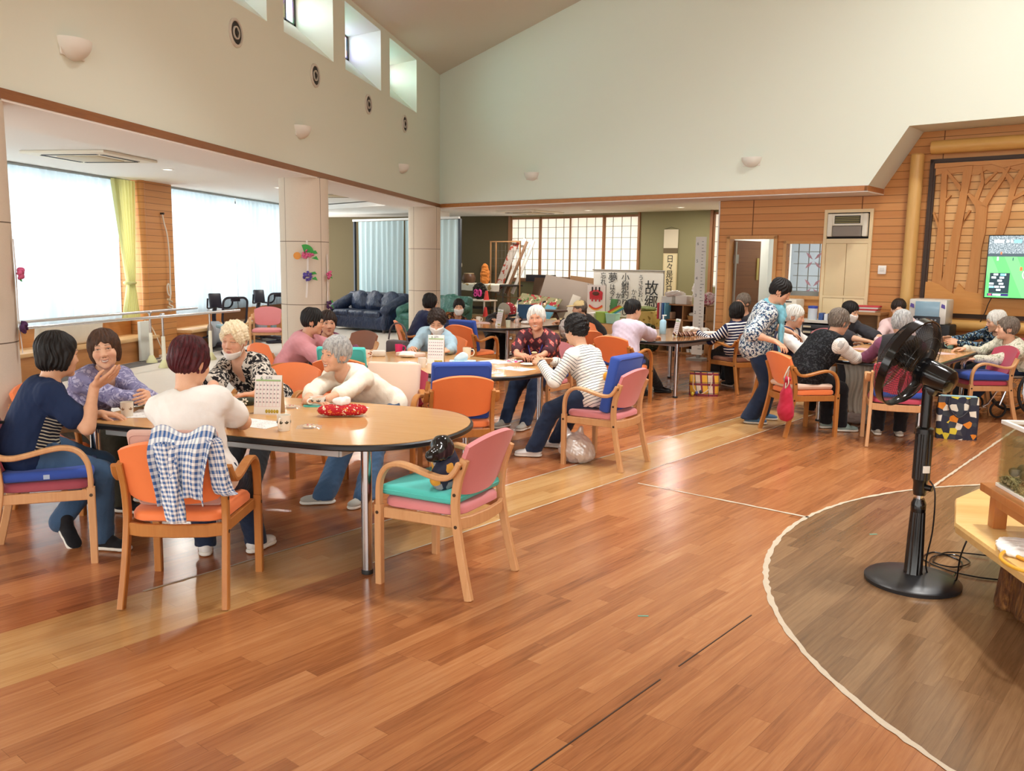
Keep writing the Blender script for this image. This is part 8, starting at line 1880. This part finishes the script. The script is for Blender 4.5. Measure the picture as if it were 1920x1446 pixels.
for k in range(5):
    mb = MB(); mb.lathe([(.03, 0), (.04, .06), (.036, .06), (.028, .006)], n=14); tag(mb.build('white_cup', PAPER, None, at(4.08+.075*k, 2.40, .022), 0), 'white cup in the bottom right pigeonhole, one of a row', 'cup', 'white cups in the bottom pigeonhole')
t_ = empty('wicker_basket', at(4.13, 2.44, .622), RB, 'small wicker basket in the upper right pigeonhole', 'basket'); mb = MB(); mb.lathe([(.09, 0), (.11, .08), (.10, .08), (.085, .01)], n=20); mb.build('bowl', plain('wicker', 'b98a52', .8, bump=.6, bscale=90), t_); mb = MB(); mb.ell((0, 0, .10), (.08, .07, .04)); mb.build('lace_doily', TISS, t_)
crumple('clear_bag', at(4.25, 2.42, .70), (.06, .05, .13), PLS.m, 'clear bag standing in the upper right pigeonhole', 'plastic bag', 41); crumple('clear_bag', at(3.75, 2.42, 1.04), (.18, .11, .06), PLS.m, 'clear plastic bag on the left boxes on the shelf', 'plastic bag', 42); crumple('white_doll', at(4.20, 2.45, 1.03), (.10, .09, .18), TISS, 'white cloth doll shape on top of the shelf', 'toy', 43); crumple('paper_flowers', at(4.47, 2.38, .91), (.10, .09, .13), print_top('flowers_mixed', 'd9b8bc', [('a83a5a', .56, 1), ('e8e0dc', .60, 1.4), ('5a7a5a', .64, 1.9)], 22), 'pink and white paper flowers on top of the shelf, right', 'flowers', 44); crumple('pink_toy', at(4.34, 2.30, 1.03), (.09, .06, .05), fab('toy_pink', 'd8b0b0'), 'pale pink soft toy on the brown box of the shelf', 'toy', 46)
mb = MB(); 
for k, c in enumerate(('c83a44', 'e0e2e4', '3a6ab0', '6ab0d0')): bbox_thing('coloured_file', 3.52+.05*k, 2.30, .62, (.03, .2, .30), plain('file_'+c, c, .5), 'coloured file leaning at the left end of the shelf: %s' % ('red', 'white', 'blue', 'light blue')[k], 'file', .0, .002, 'coloured files at the left end of the shelf')
# hanging scroll
scr_ = empty('hanging_scroll', at(2.45, 4.49, 0), RB, 'hanging scroll with black brush writing on the olive wall', 'scroll')
mb = MB(); mb.span((-.17, -.012, .93), (.17, -.004, 1.94)); mb.build('lower_mount', plain('scroll_tan', 'cdb88c', .8), scr_, smooth=0)
mb = MB(); mb.span((-.145, -.014, 1.0), (.145, -.011, 1.84)); mb.build('paper', plain('scroll_paper', 'dccba2', .8), scr_, smooth=0)
mb = MB(); mb.span((-.17, -.014, 1.86), (.17, -.004, 1.97)); mb.build('brown_band', plain('scroll_band', '6a5a40', .8), scr_, smooth=0)
mb = MB(); mb.span((-.17, -.012, 1.97), (.17, -.004, 2.36)); mb.cyl((-.2, -.01, .93), (.2, -.01, .93), .016, n=10); mb.build('upper_mount', plain('scroll_cream', 'd8cbb0', .8), scr_, smooth=0)
mb = MB(); mb.tube([(-.17, -.008, 2.36), (0, -.008, 2.41), (.17, -.008, 2.36)], .003, 5); mb.build('cord', INK, scr_)
text(scr_, 'brush_writing', list('日々是好日'), .175, (.0, -.017, 1.82), (math.radians(90), 0, math.radians(0)), INK, .001, spacing=.92, vert=True)
# height chart strip
hc = empty('height_chart', at(4.75, 1.45, 0), RB, 'tall white paper height chart with numbers standing beside the door', 'chart')
mb = MB(); mb.grid(lambda u, v: ((u-.5)*.20, .006*math.sin(v*5), .10+2.0*v), 4, 20, .003); mb.build('strip', plain('chart_white', 'e6e4de', .8), hc)
mb = MB(); mb.box((0, .06, 1.05), (.05, .05, 2.1)); mb.box((0, .06, .02), (.3, .3, .04)); mb.build('stand', plain('rod_grey', '8f8a84', .5), hc)
for k in range(1, 7): text(hc, 'number', str(k), .075, (-.055, -.012, .28+.29*k), (math.radians(90), 0, 0), plain('chart_ink', '6a6a6a', .7), .0005)
mb = MB()
for k in range(34): z = .2+.055*k; mb.span((.02, -.012, z), (.05 if k % 5 else .085, -.008, z+.008))
mb.build('ticks', plain('chart_ink', '6a6a6a', .7), hc, smooth=0)

# ------------------------------------------------------------------ along the right wood wall
CABW = plain('cabinet_white', 'dedbd0', .5); CABD = plain('drawer_dark', '3a3a40', .5)
for s0, s1, lab in ((6.50, 6.98, 'white drawer cabinet with dark drawers under the wall hatch'), (7.0, 7.50, 'white drawer cabinet with dark drawers before the cream cupboard')):
    w = s1-s0; t_ = empty('drawer_cabinet', at((s0+s1)/2, .22, 0), RB, lab, 'cabinet', 'white drawer cabinets along the wood wall')
    mb = MB(); mb.span((-w/2, .0, .84), (w/2, .40, .88), .004); mb.span((-w/2, 0, 0), (-w/2+.04, .4, .84)); mb.span((w/2-.04, 0, 0), (w/2, .4, .84)); mb.span((-w/2, .36, 0), (w/2, .4, .84)); mb.build('body', CABW, t_, smooth=0)
    for k in range(10):
        mb = MB(); mb.span((-w/2+.045, .005, .05+.078*k), (w/2-.045, .34, .115+.078*k), .003); dr = mb.build('drawer', CABD, t_)
        mb = MB(); mb.span((-w/2+.06, -.004, .07+.078*k), (-w/2+.17, .006, .095+.078*k)); mb.build('label_plate', plain('label_cream', 'd8ceb0', .6), dr)
t_ = empty('printer', at(6.74, .40, .88), RB, 'cream office printer on the white drawer cabinet under the wall hatch', 'printer')
mb = MB(); mb.box((0, 0, .14), (.38, .30, .28), bev=.015); mb.build('body', plain('printer_cream', 'e6e0cf', .45), t_); mb = MB(); mb.span((.0, -.156, .235), (.12, -.148, .25)); mb.build('slot', INK, t_)
t_ = empty('wipes_bottle', at(7.14, .34, .88), 0, 'white tub of wipes with a blue lid on the drawer cabinet', 'bottle')
mb = MB(); mb.lathe([(0, 0), (.062, 0), (.065, .01), (.065, .16), (0, .17)], n=22); mb.build('tub', plain('tub_pale', 'd8e4ee', .35), t_); mb = MB(); mb.lathe([(.068, .16), (.068, .195), (0, .2)], n=22); mb.build('lid', plain('lid_blue', '3a52b8', .4), t_)
for k, (s, w, h, c) in enumerate(((7.27, .06, .10, '3a5a98'), (7.345, .05, .09, 'dfe4ea'), (7.41, .08, .10, '3f3a58'))): bbox_thing('small_box', s, .36, .88, (w, .12, h), plain('sb_'+c, c, .5), ('small blue box', 'small white box', 'small violet box')[k]+' on the drawer cabinet right of the wipes tub', 'box', 0, .006, 'small boxes on the drawer cabinet')
bk = empty('low_bookcase', at(7.83, .30, 0), RB, 'low wooden bookcase with files standing by the cream cupboard', 'bookcase')
mb = MB(); mb.span((-.25, 0, 0), (-.225, .36, 1.0)); mb.span((.225, 0, 0), (.25, .36, 1.0)); mb.span((-.26, -.01, .985), (.26, .37, 1.02)); mb.span((-.24, 0, .46), (.24, .36, .485)); mb.span((-.24, .34, 0), (.24, .36, 1.0)); mb.build('carcass', SHF, bk, smooth=0)
for k, c in enumerate(('d8d6d0', 'c9cac8', 'e4e2dc', '3a3a3e', 'd0cec6')): bbox_thing('standing_file', 7.665+.075*k, .46, .487, (.05, .24, .31), plain('fl_'+c, c, .6), 'file standing in the low bookcase, number %d from the left' % (k+1) if False else ('leftmost', 'second', 'middle', 'dark fourth', 'rightmost')[k]+' file standing in the low wooden bookcase', 'file', 0, .003, 'files in the low bookcase')
for k, (dz, c) in enumerate(((0, 'd8d4cc'), (.022, 'c23c44'), (.044, 'e2dcd4'), (.066, 'd0494e'))): bbox_thing('flat_folder', 7.84+.01*k, .46, 1.021+dz, (.32, .24, .02), plain('ff_'+c, c, .6), ('lowest pale', 'lower red', 'upper pale', 'topmost red')[k]+' folder lying on the low bookcase', 'folder', .05*k, .002, 'folders lying on the low bookcase')
kr = empty('karaoke_machine', at(8.75, .0, 0), RB, 'grey karaoke machine with black speakers and a small screen before the relief', 'machine')
KG = plain('machine_grey', '9aa3b0', .45); KS = plain('machine_silver', 'd8d4cc', .35, .2)
mb = MB(); mb.box((0, .2, .46), (.34, .36, .92), bev=.015); mb.build('cabinet', KG, kr)
mb = MB(); mb.span((-.225, .0, .92), (.225, .36, 1.24), .02); mb.build('head_unit', KS, kr)
for s in (-1, 1): mb = MB(); mb.box((s*.225, .17, .46), (.12, .34, .92), bev=.02); mb.build('speaker', plain('speaker_black', '17171a', .6), kr)
mb = MB(); mb.span((-.145, -.012, 1.02), (.145, .01, 1.21), .004); mb.build('screen', plain('screen_blue', '8fb0c4', .15), kr)
mb = MB(); mb.span((-.16, -.02, .90), (.16, .01, 1.02), .01); pn = mb.build('button_panel', plain('panel_dark', '23262c', .4), kr)
mb = MB()
for k in range(6): mb.ell((-.11+.044*k, -.022, .975), (.012, .004, .012), n=8, m=6)
mb.span((-.09, -.026, .925), (.09, -.018, .94)); mb.build('knobs', plain('knob_silver', 'a8acb4', .3), pn)
for s in (-1, 1):
    mb = MB(); mb.prism3([(s*.185-.025, -.003, 1.14), (s*.185+.025, -.003, 1.12), (s*.185+.02, -.003, 1.17), (s*.185-.018, -.003, 1.185)], (0, -.003, 0)); mb.build('emblem', plain('emblem_violet', '5a4a9a', .5), kr)
# wheelchairs
def wheelchair(x, y, rz, label, fm, sm, folded=False):
    t_ = empty('wheelchair', (x, y, 0), rz, label, 'wheelchair'); TY = plain('tyre_black', '1b1b1c', .7)
    for s in (-1, 1):
        mb = MB(); mb.tube([(.285*s, -.10+.285*math.cos(a), .30+.285*math.sin(a)) for a in [2*math.pi*k/40 for k in range(40)]], .017, 8, True); wh = mb.build('wheel', TY, t_)
        mb = MB(); mb.tube([(.315*s, -.10+.25*math.cos(a), .30+.25*math.sin(a)) for a in [2*math.pi*k/36 for k in range(36)]], .009, 6, True)
        for k in range(14): a = 2*math.pi*k/14; mb.cyl((.285*s, -.10, .30), (.285*s, -.10+.275*math.cos(a), .30+.275*math.sin(a)), .0022, n=4)
        mb.cyl((.25*s, -.10, .30), (.31*s, -.10, .30), .03, n=12); mb.build('hand_rim', fm, wh)
        mb = MB(); mb.tube([(.22*s, .36+.085*math.cos(a), .095+.085*math.sin(a)) for a in [2*math.pi*k/20 for k in range(20)]], .012, 6, True); mb.build('caster', TY, t_)
        mb = MB(); mb.tube(spline([(.24*s, -.27, .96), (.24*s, -.24, .90), (.24*s, -.22, .5), (.24*s, -.2, .2)], 4), .012, 8); mb.tube(spline([(.24*s, -.22, .70), (.24*s, .1, .70), (.24*s, .2, .66), (.24*s, .24, .5), (.24*s, .36, .15)], 5), .012, 8); mb.tube([(.24*s, -.22, .46), (.24*s, .26, .46)], .012, 8); mb.build('side_frame', fm, t_)
        mb = MB(); mb.box((.24*s, -.02, .715), (.05, .30, .03), bev=.012); mb.build('arm_pad', TY, t_)
        mb = MB(); mb.cyl((.24*s, -.27, .95), (.24*s, -.37, .96), .017, n=10); mb.build('push_handle', TY, t_)
        mb = MB(); mb.tube([(.2*s, .28, .46), (.17*s, .45, .15), (.16*s, .5, .12)], .011, 6); mb.box((.13*s, .54, .11), (.14, .15, .015), bev=.004); mb.build('foot_rest', fm, t_)
    mb = MB(); mb.box((0, .02, .455), (.43, .42, .03), bev=.01); mb.build('seat', sm, t_)
    mb = MB(); mb.grid(lambda u, v: ((u-.5)*.46, -.215-.03*math.sin(math.pi*u)-.04*v, .50+.40*v), 10, 8, .012); mb.build('backrest', sm, t_)
wheelchair(4.02, 10.52, math.radians(192-90), 'wheelchair with black padding under the woman in the pale cardigan', STL, fab('wheelchair_black', '1d1c1e'))
wheelchair(-2.35, 14.75, math.radians(250-90), 'empty wheelchair with blue seat behind the farthest table', STL, fab('wheelchair_blue', '3a5a7a'))
